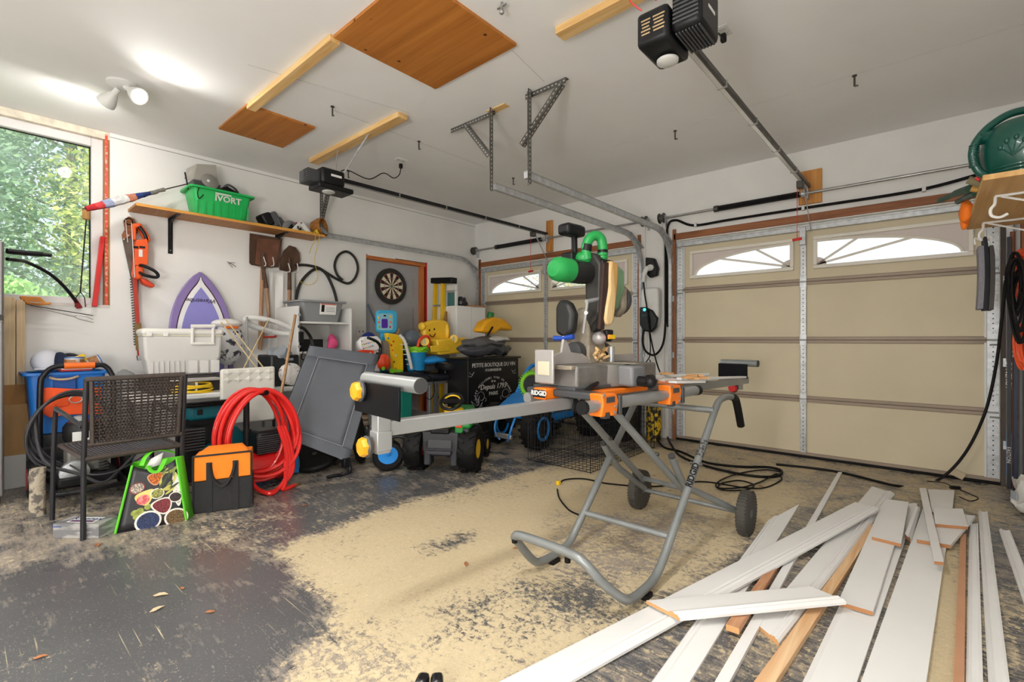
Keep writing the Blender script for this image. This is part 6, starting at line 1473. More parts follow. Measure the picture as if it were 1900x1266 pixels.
k = B(); k.prism([U(a, b_, x=1.05) for a, b_ in ((874, 616), (884, 597), (900, 589), (918, 592), (932, 604), (936, 614), (912, 612), (902, 620))], (.16, 0, 0)); k.ob('pack', M('pack_yellow', (240, 172, 20), .5, var=.06), yt_, bevel=.03)
k = B(); k.tube([U(905, 622, x=1.22), U(914, 607, x=1.22)], .012, 7); k.ob('black_strap', BLKP, yt_)
gp = U(910, 586, x=1.13); B().lathe([(.04, -.03), (.042, .03), (.036, .04), (0, .04)], gp, (.1, .15, 1), 12).ob('green_cap', M('deep_green', (24, 116, 52), .45), yt_)

# ================================================================== white cabinet, ladder, things on it
wcb = thing('white_cabinet', 'tall white cabinet in the corner beside the left garage door', 'cabinet', (.3, -.6, 0))
B().bx(.06, .52, -.86, -.34, 0, 1.5).ob('body', WHTPAINT, wcb, bevel=.004); B().bx(.52, .54, -.855, -.605, .02, 1.5).ob('door', WHTPAINT, wcb, bevel=.003); B().bx(.52, .54, -.598, -.345, .02, 1.5).ob('door', WHTPAINT, wcb, bevel=.003)
B().bx(.30, .305, -.867, -.862, 1.28, 1.34).ob('hinge', DKSTEEL, wcb)
B().bx(.2, .56, -.62, -.36, 1.502, 1.52).ob('cardboard_sheet', CARD, None, label='brown cardboard flat on the white cabinet', cat='cardboard')
crumple((.42, -.66, 1.56), (.09, .09, .06), .035, 11, 2, 1.503).ob('black_bag_ball', M('black_film', (48, 48, 52), .25, var=.3, vs=20), None, label='crumpled black plastic ball on the white cabinet', cat='bag')
wx = thing('white_appliance_cover', 'white plastic cover with a teal opening on the white cabinet', 'cover', (.28, -.72, 1.502))
B().bx(.16, .30, -.84, -.80, 1.502, 1.79).ob('panel', WHTP, wx, bevel=.01); B().bx(.30, .50, -.84, -.80, 1.70, 1.79).ob('panel_top', WHTP, wx, bevel=.01); B().bx(.47, .50, -.84, -.80, 1.502, 1.70).ob('panel_side', WHTP, wx, bevel=.008); B().bx(.30, .47, -.80, -.79, 1.502, 1.68).ob('teal_inner', M('dull_teal', (74, 124, 122), .5), wx)
ld_ = thing('step_ladder', 'yellow fibreglass step ladder with black top beside the white cabinet', 'ladder', (.3, -.93, 0))
YL = M('ladder_yellow', (244, 194, 16), .4, var=.06)
for (xa, xb) in ((.17, .12), (.32, .32)): B().bar((xb, -.93, 0), (xa, -.90, 1.80), .03, .06, (0, 1, 0)).ob('rail', YL, ld_, bevel=.004)
for z in (.3, .6, .9, 1.2, 1.5): B().bx(.16, .31, -.94, -.88, z, z+.02).ob('step', ALU, ld_)
B().box((.33, -.90, 1.83), (.42, .10, .075), rot('Y', 4)).ob('top_cap', BLKP, ld_, bevel=.012)
B().tube([U(826, 600, y=-.95), U(828, 578, y=-.95)], [.03, .014], 8).ob('wooden_mallet', wood('mallet_wood', '#8a6434', '#b08a50', 'Z'), ld_)
B().tube([U(682, 565, x=.05), U(700, 605, x=.08)], .014, 8).ob('leaning_pole', M('blue_grey_pole', (60, 84, 104), .4), None, label='thin dark blue pole leaning in the house doorway', cat='pole')

# ================================================================== toy tractor, rear to the camera
tr = thing('toy_tractor', 'green ride-on toy tractor seen from behind with big black wheels', 'toy tractor', (2.0, -2.3, 0))
fw = V((-.52, .854, 0)); rt_ = V((.854, .52, 0)); tc0 = V((2.10, -2.41, 0))
def tp(r, f, z): return tc0+rt_*r+fw*f+V((0, 0, z))
TG = M('tractor_grey', (50, 51, 55), .5, var=.12); TGN = M('tractor_green', (28, 130, 56), .4, var=.08)
def big_wheel(c, ax, R, w, hub, n=14):
    B().lathe([(.3*R, -w*.4), (.55*R, -w*.48), (.9*R, -w*.5), (R*.97, -w*.32), (R*.97, w*.32), (.9*R, w*.5), (.55*R, w*.48), (.3*R, w*.4)], c, ax, 32).ob('wheel', BLKR, tr)
    s, d, u = frame_from(ax, (0, 0, 1)); k = B()
    for i in range(n):
        for sg in (-1, 1):
            a = 2*math.pi*(i+(.5 if sg > 0 else 0))/n; p = c+(s*math.cos(a)+u*math.sin(a))*R*.975
            tdir = (-s*math.sin(a)+u*math.cos(a)); k.bar(p+d*.02*sg, p+d*w*.46*sg+tdir*.035*1, .022, .016, (s*math.cos(a)+u*math.sin(a)))
    o = k.ob('tread', BLKR, tr); o['kind'] = 'stuff'
    B().lathe([(.02, -w*.42), (.5*R, -w*.44), (.5*R, w*.44), (.02, w*.42)], c, ax, 24).ob('hub', hub, tr)
YH = M('tractor_yellow', (244, 196, 20), .4)
big_wheel(tp(.225, 0, .185), rt_, .185, .14, YH); big_wheel(tp(-.225, 0, .185), rt_, .185, .14, M('hub_red', (190, 40, 36), .4))
for r in (.21, -.21): big_wheel(tp(r, .52, .11), rt_, .11, .08, YH)
Rt = Matrix((rt_, fw, V((0, 0, 1)))).transposed()
def tbx(nm, r, f, z, s, mat, bevel=.012, R2=None): return B().box(tp(r, f, z), s, Rt if R2 is None else Rt @ R2).ob(nm, mat, tr, bevel=bevel)
tbx('chassis', 0, .22, .2, (.2, .6, .14), TG); tbx('rear_body', 0, -.03, .25, (.30, .16, .16), TG); tbx('tow_bar', 0, -.13, .17, (.2, .03, .03), TG, .006); tbx('side_skirt', -.11, -.06, .16, (.06, .1, .2), TG); tbx('side_skirt', .11, -.06, .16, (.06, .1, .2), TG)
tbx('rear_plate', 0, -.118, .235, (.2, .012, .07), DGRYP); tbx('black_panel', 0, -.09, .34, (.16, .06, .05), BLKP)
for r in (.185, -.185): tbx('fender', r, .0, .385, (.13, .22, .05), TGN, .02); tbx('fender_grey', r, -.02, .34, (.1, .16, .05), TG, .015)
tbx('reflector', .155, -.115, .385, (.055, .012, .03), M('reflector_red', (214, 70, 36), .3)); tbx('reflector_mount', .155, -.10, .36, (.07, .02, .07), TGN)
tbx('seat', 0, .05, .38, (.17, .16, .05), YH, .02); tbx('hood', 0, .48, .36, (.2, .36, .18), TGN, .03); tbx('dashboard', 0, .27, .44, (.17, .07, .07), YH, .02); tbx('front_light', .13, .3, .42, (.07, .12, .09), M('tractor_green2', (64, 150, 60), .4), .02)
B().cyl(tp(0, .26, .42), tp(0, .22, .52), .014, 8).ob('steering_column', BLKP, tr)
axs = (V((0, 0, 1))*.75-fw*.62).normalized(); B().torus(tp(0, .2, .535), .092, .014, axs, 32, 8).ob('steering_wheel', BLKP, tr); B().torus(tp(0, .202, .53), .078, .008, axs, 28, 6).ob('wheel_inner_ring', YH, tr)
B().bar(tp(-.085, .2, .535), tp(.085, .2, .535), .05, .014, axs).ob('wheel_spoke', BLKP, tr)

# ================================================================== blue toy buggy
ut = thing('toy_buggy', 'blue ride-on toy buggy with roll bars behind the wire crate', 'toy buggy', (1.95, -.9, 0))
UB = M('buggy_blue', (32, 128, 206), .35, var=.08)
for (x, y) in ((2.21, -1.33), (1.68, -1.33), (2.24, -.42), (1.72, -.42)):
    c = V((x, y, .205)); 
    B().lathe([(.07, -.07), (.13, -.08), (.18, -.075), (.205, -.05), (.205, .05), (.18, .075), (.13, .08), (.07, .07)], c, (1, .12, 0), 32).ob('tyre', BLKR, ut)
    k = B()
    for i in range(18):
        a = 2*math.pi*i/18; p = c+V((0, math.cos(a), math.sin(a)))*.2
        for sg in (-.04, .04): k.box(p+V((sg, 0, 0)), (.05, .026, .014), rot('X', math.degrees(a)+90))
    o = k.ob('tread', BLKR, ut); o['kind'] = 'stuff'
    for s in (-1, 1): B().torus(c+V((.078*s, 0, 0)), .105, .014, (1, .12, 0), 28, 7).ob('wheel_ring', UB, ut)
    B().lathe([(.02, -.075), (.09, -.06), (.09, .06), (.02, .075)], c, (1, .12, 0), 16).ob('hub', BLKP, ut)
B().bx(1.76, 2.13, -1.30, -.35, .2, .32).ob('chassis', M('buggy_black', (40, 42, 46), .5), ut, bevel=.02)
B().bx(2.05, 2.16, -1.1, -.6, .22, .30).ob('side_step', UB, ut, bevel=.015)
k = B(); k.loft([[V((x, -1.47, z)) for x, z in ((1.80, .30), (2.10, .30), (2.08, .40), (1.82, .40))], [V((x, -1.2, z)) for x, z in ((1.74, .28), (2.16, .28), (2.13, .50), (1.77, .50))], [V((x, -.95, z)) for x, z in ((1.74, .28), (2.16, .28), (2.12, .55), (1.78, .55))]]); k.ob('hood', UB, ut, bevel=.02, smooth=30)
for x in (1.80, 2.03): B().bx(x, x+.075, -1.49, -1.46, .33, .375).ob('headlight', M('lamp_clear', (206, 206, 210), .2), ut, bevel=.01)
k = B(); k.tube(smoothpath([(1.84, -1.48, .30), (1.84, -1.53, .22), (1.86, -1.54, .14), (1.9, -1.52, .08)]), .012, 7).tube(smoothpath([(2.06, -1.48, .30), (2.06, -1.53, .22), (2.04, -1.54, .14), (2.0, -1.52, .08)]), .012, 7); k.ob('bumper_bars', UB, ut)
B().bx(1.84, 2.06, -1.545, -1.51, .10, .15).ob('bumper', STEEL, ut, bevel=.01)
for x in (1.79, 2.12): B().tube(smoothpath([(x, -1.15, .48), (x, -1.0, .68), (x, -.92, .76), (x, -.8, .79), (x, -.58, .79), (x, -.5, .74), (x, -.42, .5)]), .022, 8).ob('roll_bar', UB, ut)
for y, z in ((-.85, .78), (-.55, .79)): B().cyl((1.79, y, z), (2.12, y, z), .016, 8).ob('cross_bar', UB, ut)
B().tube([(2.0, -.9, .55), (1.96, -1.02, .62)], .012, 7).ob('column', BLKP, ut)
B().bx(1.82, 2.1, -.62, -.45, .32, .66).ob('seat', BLKP, ut, bevel=.03)
B().ell((2.15, -.93, .62), (.05, .06, .05), 12, 8).ob('mirror', BLKP, ut)
sg_ = thing('lime_toothed_wheel', 'lime green toothed toy wheel on the blue buggy hood', 'toy', (1.97, -1.2, .5))
c = V((2.0, -1.14, .60)); ax = V((.8, -.45, .1)).normalized(); s, d, u = frame_from(ax)
B().torus(c, .115, .02, ax, 36, 8).ob('ring', LIME, sg_)
k = B()
for i in range(34):
    a = 2*math.pi*i/34; p = c+(s*math.cos(a)+u*math.sin(a))*.132; k.bar(p, p+(s*math.cos(a)+u*math.sin(a))*.02, .008, .014, ax)
k.ob('teeth', LIME, sg_); B().lathe([(.02, -.02), (.1, -.015), (.1, .015), (.02, .02)], c, ax, 26).ob('disc', M('disc_dark', (44, 46, 50), .5, var=.3, vs=30), sg_)

# ================================================================== wire dog crate
dc_ = thing('wire_crate', 'black wire dog crate on the floor under the saw stand', 'crate', (2.75, -1.15, 0))
CX0, CX1, CY0, CY1, CZ = 2.42, 3.06, -1.72, -.56, .49
def wires(nm, segs, r=.0021):
    k = B()
    for a, c in segs: k.tube([a, c], r, 4)
    return k.ob(nm, BLKM, dc_)
def fr(v0, v1, n): return [v0+(v1-v0)*i/n for i in range(n+1)]
for nm, x in (('side_panel', CX0), ('side_panel', CX1)): wires(nm, [((x, y, .01), (x, y, CZ)) for y in fr(CY0, CY1, 34)]+[((x, CY0, z), (x, CY1, z)) for z in fr(.01, CZ, 4)])
for nm, y in (('end_panel', CY0), ('end_panel', CY1)): wires(nm, [((x, y, .01), (x, y, CZ)) for x in fr(CX0, CX1, 18)]+[((CX0, y, z), (CX1, y, z)) for z in fr(.01, CZ, 4)])
wires('floor_grid', [((x, CY0, .008), (x, CY1, .008)) for x in fr(CX0, CX1, 10)]+[((CX0, y, .008), (CX1, y, .008)) for y in fr(CY0, CY1, 18)])
wires('corner_rod', [((x, y, 0.002), (x, y, CZ+.005)) for x in (CX0, CX1) for y in (CY0, CY1)], .004)
# trash bin and patterned roll by the pillar
tbn = thing('trash_can', 'black plastic bin standing by the pillar between the doors', 'bin', (2.62, -.3, 0))
k = B(); k.loft([[V((x, y, 0)) for x, y in ((2.40, -.50), (2.72, -.50), (2.72, -.16), (2.40, -.16))], [V((x, y, .62)) for x, y in ((2.38, -.53), (2.75, -.53), (2.75, -.14), (2.38, -.14))]]); k.ob('body', BLKP, tbn, bevel=.02)
B().bx(2.37, 2.76, -.54, -.13, .62, .66).ob('lid', BLKP, tbn, bevel=.012); B().bx(2.757, 2.759, -.40, -.28, .30, .52).ob('smudged_panel', DGRYP, tbn)
yb = thing('patterned_roll', 'yellow and black patterned roll standing at the pillar foot', 'roll', (2.86, -.12, 0)); B().lathe([(.075, 0), (.08, .15), (.075, .34), (.05, .40), (0, .41)], (2.86, -.14, 0), n=20).ob('roll', M('bee_pattern', (232, 190, 26), .6, col2=(22, 20, 20), vs=22, thr=.5), yb)
# ================================================================== car charger on the pillar
ev = thing('car_charger', 'white and black car charger with glowing light on the pillar', 'charger', (2.8, -.06, 1.2))
k = B(); k.prism([(2.70, -.002, 1.24), (2.88, -.002, 1.24), (2.895, -.002, 1.32), (2.895, -.002, 1.60), (2.87, -.002, 1.63), (2.71, -.002, 1.63), (2.69, -.002, 1.60), (2.69, -.002, 1.32)], (0, -.10, 0)); k.ob('housing', M('charger_white', (226, 226, 224), .3), ev, bevel=.03)
k = B(); k.prism([(2.69, -.075, 1.23), (2.74, -.075, 1.16), (2.83, -.075, 1.14), (2.88, -.075, 1.2), (2.895, -.075, 1.30), (2.84, -.075, 1.38), (2.76, -.075, 1.42), (2.69, -.075, 1.42)], (0, -.06, 0)); k.ob('face', M('charger_black', (18, 24, 28), .25), ev, bevel=.015)
B().cyl((2.755, -.136, 1.39), (2.755, -.139, 1.39), .016, 14).ob('status_light', M('cyan_glow', (60, 240, 230), .4, var=0, emit=2.5), ev)
text('lettering', 'ford', .045, (2.76, -.137, 1.33), (1, 0, 0), (0, 0, 1), M('faint_logo', (70, 110, 116), .5), ev, shear=.2)
B().tube(smoothpath([(2.73, -.1, 1.17), (2.72, -.11, 1.05), (2.76, -.12, .94), (2.86, -.12, .90), (2.94, -.1, 1.0), (2.955, -.06, 1.2), (2.955, -.05, 1.6), (2.95, -.045, 2.1)], 7), .012, 8).ob('cable', BLKR, ev)
k = B(); k.tube(smoothpath([(2.80, -.12, 1.15), (2.82, -.13, 1.0), (2.81, -.13, .88), (2.77, -.13, .82), (2.76, -.13, .76), (2.80, -.13, .74), (2.83, -.13, .79), (2.81, -.13, .85)], 6), .006, 6); k.ob('tied_cord', BLKR, ev)
pg = thing('charging_holster', 'black charging holster with white plug high on the pillar', 'holster', (2.79, -.05, 1.78))
k = B(); k.prism([(2.73, -.002, 1.80), (2.78, -.002, 1.74), (2.86, -.002, 1.76), (2.87, -.002, 1.84), (2.83, -.002, 1.95), (2.73, -.002, 1.97)], (0, -.07, 0)); k.ob('holster', BLKP, pg, bevel=.012)
B().tube(smoothpath([(2.80, -.09, 1.84), (2.77, -.12, 1.83), (2.745, -.13, 1.76), (2.74, -.13, 1.69)]), [.03]*6+[.028]*6+[.02]*7, 9).ob('plug', WHTP, pg)
B().cyl((2.80, -.07, 1.85), (2.80, -.10, 1.845), .034, 16).ob('plug_head', WHTP, pg)
B().tube(smoothpath([(2.74, -.13, 1.70), (2.75, -.12, 1.55), (2.79, -.15, 1.40), (2.83, -.15, 1.1), (2.9, -.14, .8), (2.98, -.14, .62)], 7), .008, 7).ob('plug_cable', BLKR, pg)
# ================================================================== mitre saw stand
SG = M('stand_grey', (136, 140, 140), .38, .35, var=.08, vs=8)
SGL = M('stand_silver', (166, 168, 168), .34, .55, var=.05)
RO = M('stand_orange', (244, 124, 26), .42, var=.05)
O_ = V((3.86, -2.70, 0)); vv_ = V((.112, .9937, 0)); ww_ = V((.9937, -.112, 0))
def sp_(w, v, z): return O_+ww_*w+vv_*v+V((0, 0, z))
RS = Matrix((ww_, vv_, V((0, 0, 1)))).transposed()
sd = thing('saw_stand', 'grey and orange folding mitre saw stand on two wheels', 'saw stand', (3.95, -2.7, 0))
def sbx(nm, w0, w1, v0, v1, z0, z1, mat, bevel=.004, par=None):
    return B().box(sp_((w0+w1)/2, (v0+v1)/2, (z0+z1)/2), (abs(w1-w0), abs(v1-v0), abs(z1-z0)), RS).ob(nm, mat, par or sd, bevel=bevel)
R1 = .0185
loop = [V((3.73, -2.28, .69)), V((3.73, -2.60, .40)), V((3.73, -2.90, .13)), V((3.73, -2.99, .055)), V((3.73, -3.08, .036)), V((3.73, -3.22, .036)), V((3.73, -3.29, .07)), V((3.73, -3.395, .185)), V((3.745, -3.425, .22)), V((3.79, -3.43, .235)), V((4.02, -3.44, .24)), V((4.10, -3.44, .225)), V((4.155, -3.41, .16)), V((4.19, -3.32, .075)), V((4.2, -3.26, .045)), V((4.2, -3.17, .036)), V((4.2, -3.04, .045)), V((4.2, -2.94, .105)), V((4.2, -2.84, .19)), V((4.2, -2.50, .485)), V((4.2, -2.27, .685)), V((4.2, -2.20, .725)), V((4.2, -2.10, .735)), V((4.2, -1.99, .728))]
B().tube(smoothpath(loop, 4), R1, 12).ob('leg_frame', SG, sd)
B().tube(smoothpath([(4.2, -1.99, .728), (4.2, -1.92, .71), (4.2, -1.875, .66), (4.2, -1.80, .53)], 5), .0225, 12).ob('handle_grip', BLKR, sd)
B().cyl((3.73, -2.86, .165), (4.2, -2.86, .165), .0155, 10).ob('cross_bar', SG, sd)
B().cyl((3.73, -2.29, .685), (4.2, -2.29, .68), .0165, 10).ob('cross_bar', SG, sd)
B().tube([(3.81, -3.02, .735), (3.75, -2.22, .20)], R1, 12).ob('brace_leg', SG, sd); B().tube([(4.0, -3.02, .735), (4.09, -2.55, .33), (4.10, -2.47, .27)], R1, 12).ob('brace_leg', SG, sd)
B().tube(smoothpath([(3.73, -2.66, .49), (3.73, -2.60, .42), (3.73, -2.50, .33), (3.73, -2.40, .27), (3.73, -2.16, .125)], 5), R1, 12).ob('wheel_leg', SG, sd)
B().tube(smoothpath([(4.11, -2.64, .475), (4.115, -2.57, .38), (4.12, -2.48, .29), (4.16, -2.38, .24), (4.27, -2.19, .13)], 5), R1, 12).ob('wheel_leg', SG, sd)
B().cyl((4.11, -2.642, .478), (4.11, -2.648, .486), .0175, 12).ob('tube_plug', DGRYP, sd); B().cyl((3.73, -2.66, .49), (3.73, -2.667, .499), .0175, 12).ob('tube_plug', DGRYP, sd)
B().cyl((3.75, -2.24, .215), (4.1, -2.44, .265), .014, 10).ob('cross_bar', SG, sd); B().cyl((3.70, -2.16, .118), (4.32, -2.18, .118), .013, 10).ob('axle', SG, sd)
for q in ((3.73, -2.55, .445), (4.2, -2.55, .44), (3.79, -2.73, .54), (4.05, -2.73, .5)): B().cyl((q[0]-.03, q[1], q[2]), (q[0]+.03, q[1], q[2]), .009, 8).ob('pivot_bolt', DKSTEEL, sd)
for x in (3.73, 4.2): B().box((x, -3.13, .010), (.045, .06, .020)).ob('foot_pad', BLKR, sd, bevel=.004)
for x in (3.745, 4.02): B().cyl((x, -3.43, .222), (x, -3.43, .195), .012, 8).ob('bumper', BLKR, sd)
WG = M('wheel_grey', (96, 96, 96), .6, var=.1); WT = M('wheel_tyre', (70, 67, 62), .8, var=.15, bump=.4, bs=60)
for x in (3.70, 4.33):
    c = V((x, -2.165, .118))
    B().lathe([(.075, -.026), (.108, -.026), (.118, -.018), (.118, .018), (.108, .026), (.075, .026)], c, (1, 0, 0), 40).ob('tyre', WT, sd)
    k = B()
    for i in range(40):
        a = 2*math.pi*i/40; k.box(c+V((0, math.cos(a), math.sin(a)))*.1185, (.05, .009, .005), rot('X', math.degrees(a)-90))
    o = k.ob('tread', WT, sd); o['kind'] = 'stuff'
    B().lathe([(.07, -.02), (.08, -.024), (.08, .024), (.07, .02)], c, (1, 0, 0), 32).ob('rim', WG, sd)
    for i in range(6):
        a = math.radians(60*i+15); B().bar(c+V((0, math.cos(a), math.sin(a)))*.02, c+V((0, math.cos(a), math.sin(a)))*.075, .035, .02, (1, 0, 0)).ob('spoke', WG, sd)
    B().cyl(c-V((.028, 0, 0)), c+V((.028, 0, 0)), .022, 16).ob('hub', WG, sd)
# lettering up the right leg
la, lb = V((4.2, -2.84, .19)), V((4.2, -2.27, .685)); ldv = (lb-la).normalized(); nv = (V(CAM)-la); nv = (nv-ldv*nv.dot(ldv)).normalized()
text('lettering', 'RIDGID', .043, la.lerp(lb, .40)+nv*.0192, ldv, nv.cross(ldv), BLKP, sd, bold=.001)
B().tube([la.lerp(lb, .56), la.lerp(lb, .70)], R1+.0012, 12).ob('warning_sticker', M('worn_sticker', (120, 122, 120), .6, col2=(52, 52, 52), vs=80, thr=.52), sd)
# rails
B().bar(sp_(0, -1.36, .77), sp_(0, -.36, .77), .045, .05).ob('extension_rail', SGL, sd, bevel=.004)
B().bar(sp_(0, .5, .765), sp_(.02, 1.56, .765), .045, .05).ob('extension_rail', SGL, sd, bevel=.004)
B().bar(sp_(.0, -.36, .768), sp_(0, .5, .768), .05, .056).ob('centre_rail', SGL, sd, bevel=.004)
B().tube([sp_(.2, -.56, .782), sp_(.2, .42, .785)], .027, 16).ob('front_tube', SGL, sd); B().tube([sp_(-.2, -.5, .782), sp_(-.2, .45, .785)], .027, 16).ob('rear_tube', SGL, sd)
B().tube([sp_(.2, -.575, .782), sp_(.2, -.555, .782)], .029, 16).ob('end_cap', BLKP, sd); B().tube([sp_(.2, .41, .785), sp_(.2, .445, .785)], .029, 16).ob('end_cap', BLKP, sd)
for v in (-.42, .14):
    pl = [sp_(.255, v-.055, z) if False else None]
    k = B(); k.prism([sp_(.235, v-.06, .835), sp_(.235, v+.045, .832), sp_(.235, v+.062, .80), sp_(.235, v+.05, .735), sp_(.235, v+.01, .735), sp_(.235, v+.005, .752), sp_(.235, v-.03, .752), sp_(.235, v-.035, .735), sp_(.235, v-.065, .738), sp_(.235, v-.05, .79)], -ww_*.07); k.ob('clamp_bracket', RO, sd, bevel=.006)
    sbx('clamp_label', .2355, .238, v-.03, v+.03, .795, .82, DGRYP, .001); sbx('clamp_insert', .2, .23, v-.03, v+.005, .725, .752, DGRYP, .003); sbx('mount_arm', -.24, .2, v-.045, v+.045, .80, .832, DGRYP, .008); sbx('clamp_end', .16, .24, v+.062, v+.085, .735, .82, DGRYP, .006)
    for dv, z in ((.035, .775), (.03, .75), (-.05, .83)): B().cyl(sp_(.236, v+dv, z), sp_(.241, v+dv, z), .007, 10).ob('screw', STEEL, sd)
sbx('orange_beam', -.12, .1, -.43, .47, .80, .826, RO, .006); sbx('orange_end', -.14, -.06, -.52, -.42, .785, .84, RO, .008)
text('lettering', 'RIDGID', .03, sp_(-.10, -.5215, .815), ww_, (0, 0, 1), WHTP, sd, bold=.001)
sbx('label_back', -.14, -.06, -.521, -.5195, .795, .832, BLKP, .001)
# lock lever at the left
k = B(); k.prism([sp_(.03, -.44, .735), sp_(.03, -.36, .735), sp_(.03, -.35, .80), sp_(.03, -.37, .84), sp_(.03, -.42, .80)], ww_*.012); k.ob('lock_bracket', BLKM, sd); B().tube([sp_(.05, -.40, .80), sp_(.06, -.33, .845), sp_(.06, -.28, .86)], [.014, .012, .009], 8).ob('lock_lever', BLKP, sd)
for q in ((-.39, .76), (-.37, .745), (-.40, .79)): B().cyl(sp_(.042, *q), sp_(.047, *q), .006, 8).ob('screw', STEEL, sd)
# work supports
def support(v, w0, w1, zr, lo, side):
    sbx('support_post', -.022, .026, v-.03, v+.018, .69 if side < 0 else .70, zr-.06, SGL if side < 0 else SG, .003); sbx('post_sleeve', -.027, .031, v-.034, v+.02, .70, .765 if side < 0 else .76, SGL, .003)
    B().tube([sp_(w0, v, zr), sp_(w1, v, zr)], .0245, 18).ob('roller', SGL if side < 0 else SG, sd); B().tube([sp_(w1, v, zr), sp_(w1+.004, v, zr)], .0235, 18).ob('roller_cap', M('cap_charcoal', (56, 56, 56), .6), sd)
    sbx('stop_plate', w0-.005, w1-.055, v-.042, v-.035, zr-.11, zr-.006, M('stop_plate_black', (10, 10, 14), .5, var=.2, spec=.15), .002)
    for (w, z) in (((-.06, zr-.035),) if side < 0 else ()) + (((-.01, .715),)):
        B().lathe([(.012, 0), (.03, -.006), (.034, -.02), (.028, -.034), (.0, -.036)], sp_(w, v-.042, z), vv_, 7).ob('knob', M('knob_yellow', (226, 156, 20), .45) if side < 0 else RED, sd); B().lathe([(.034, -.004), (.037, -.012), (.03, -.02)], sp_(w, v-.042, z), vv_, 14).ob('knob_rim', DGRYP, sd)
support(-1.37, -.12, .24, .93, .8, -1); support(1.46, -.12, .14, .895, .8, 1)

# ================================================================== the mitre saw
O_ = O_+ww_*-.05+vv_*-.08
ms = thing('mitre_saw', 'green and black mitre saw with its head raised on the stand', 'mitre saw', sp_(0, 0, .827))
CAST = M('cast_aluminium', (128, 126, 122), .5, .45, var=.14, vs=20, bump=.15, bs=60); PALE = M('pale_fence', (178, 173, 170), .4, .35, var=.06)
DUSTY = M('dusty_cast', (150, 140, 124), .7, .2, var=.2, vs=30, bump=.3, bs=70)
def mbx(nm, w0, w1, v0, v1, z0, z1, mat, bevel=.008): return sbx(nm, w0, w1, v0, v1, z0, z1, mat, bevel, ms)
mbx('base_left', -.16, .09, -.33, -.055, .833, .945, CAST, .012); mbx('base_right', -.16, .09, .08, .36, .833, .94, CAST, .012); mbx('base_foot', -.17, .1, -.36, .36, .826, .846, DGRYP, .006)
B().lathe([(.15, 0), (.155, .03), (.15, .108), (.14, .113), (0, .113)], sp_(-.02, .01, .833), n=36).ob('turntable', CAST, ms)
mbx('table_arm', .05, .2, -.045, .075, .835, .938, M('arm_grey', (118, 119, 121), .5, var=.1), .014); mbx('kerf_plate', -.12, .19, -.005, .03, .945, .95, DUSTY, .002)
B().tube([sp_(.19, .015, .862), sp_(.25, .015, .86)], .026, 14).ob('mitre_handle', BLKP, ms); k = B().ell(sp_(.265, .015, .86), (.03, .03, .03), 14, 9); k.ob('mitre_knob', BLKP, ms); B().tube([sp_(.23, .05, .862), sp_(.235, .075, .865)], .03, 12).ob('lock_knob', BLKP, ms)
mbx('wing_left', -.13, .08, -.36, -.30, .925, .945, DUSTY, .004)
k = B(); k.prism([sp_(-.04, v, z) for v, z in ((-.34, .946), (-.03, .946), (-.05, .955), (-.13, .995), (-.22, 1.005), (-.255, 1.07), (-.275, 1.07), (-.29, 1.005), (-.34, .995))], -ww_*.014); k.ob('fence', PALE, ms, bevel=.002)
k = B(); k.prism([sp_(-.04, v, z) for v, z in ((.05, .946), (.33, .946), (.36, .985), (.15, .985), (.11, .975))], -ww_*.014); k.ob('fence', PALE, ms, bevel=.002)
mbx('side_shield', -.10, .02, -.42, -.405, .86, 1.02, PALE, .006); mbx('shield_label', -.075, 0, -.4225, -.42, .90, .965, M('label_tan', (206, 196, 172), .6), .001); mbx('shield_bracket', -.07, -.03, -.41, -.34, .93, .99, PALE, .004)
for sg in (-1, 1): B().tube([sp_(-.05, -.265, 1.075), sp_(-.05+.055*sg, -.265+.01*sg, 1.078+.004*sg)], [.011, .014], 10).ob('clamp_knob', M('clamp_blue', (20, 66, 160), .4), ms)
B().cyl(sp_(-.05, -.265, 1.04), sp_(-.05, -.265, 1.085), .009, 8).ob('clamp_stem', STEEL, ms)
B().cyl(sp_(.0, .06, .945), sp_(.0, .06, 1.03), .017, 12).ob('vise_post', SGL, ms)
# arm behind the fence
k = B(); k.loft([[sp_(w, v, .88) for w, v in ((-.16, -.09), (-.02, -.09), (-.02, .10), (-.16, .10))], [sp_(w, v, 1.0) for w, v in ((-.17, -.085), (-.05, -.075), (-.05, .085), (-.17, .09))], [sp_(w, v, 1.14) for w, v in ((-.17, -.06), (-.06, -.05), (-.06, .08), (-.17, .09))], [sp_(w, v, 1.24) for w, v in ((-.16, -.03), (-.06, -.02), (-.06, .14), (-.16, .15))]]); k.ob('pivot_arm', DUSTY, ms, bevel=.012)
B().lathe([(.02, 0), (.055, .004), (.055, .05), (.02, .055)], sp_(-.11, -.13, 1.0), vv_, 20).ob('pivot_disc', DGRYP, ms); B().lathe([(.02, 0), (.07, .004), (.075, .04), (.02, .05)], sp_(-.11, .09, .98), vv_, 24).ob('bevel_disc', DGRYP, ms)
rc_ = random.Random(2)
for i in range(16):
    c = sp_(-.03+rc_.uniform(-.04, .03), rc_.uniform(-.08, .06), .96+rc_.uniform(-.03, .06)); k = B().box(c, (rc_.uniform(.02, .04), rc_.uniform(.015, .03), .012), rot('X', rc_.uniform(-60, 60)) @ rot('Y', rc_.uniform(-60, 60))); k.ob('sawdust_clump', M('wood_chip', (222, 184, 130), .8), ms)
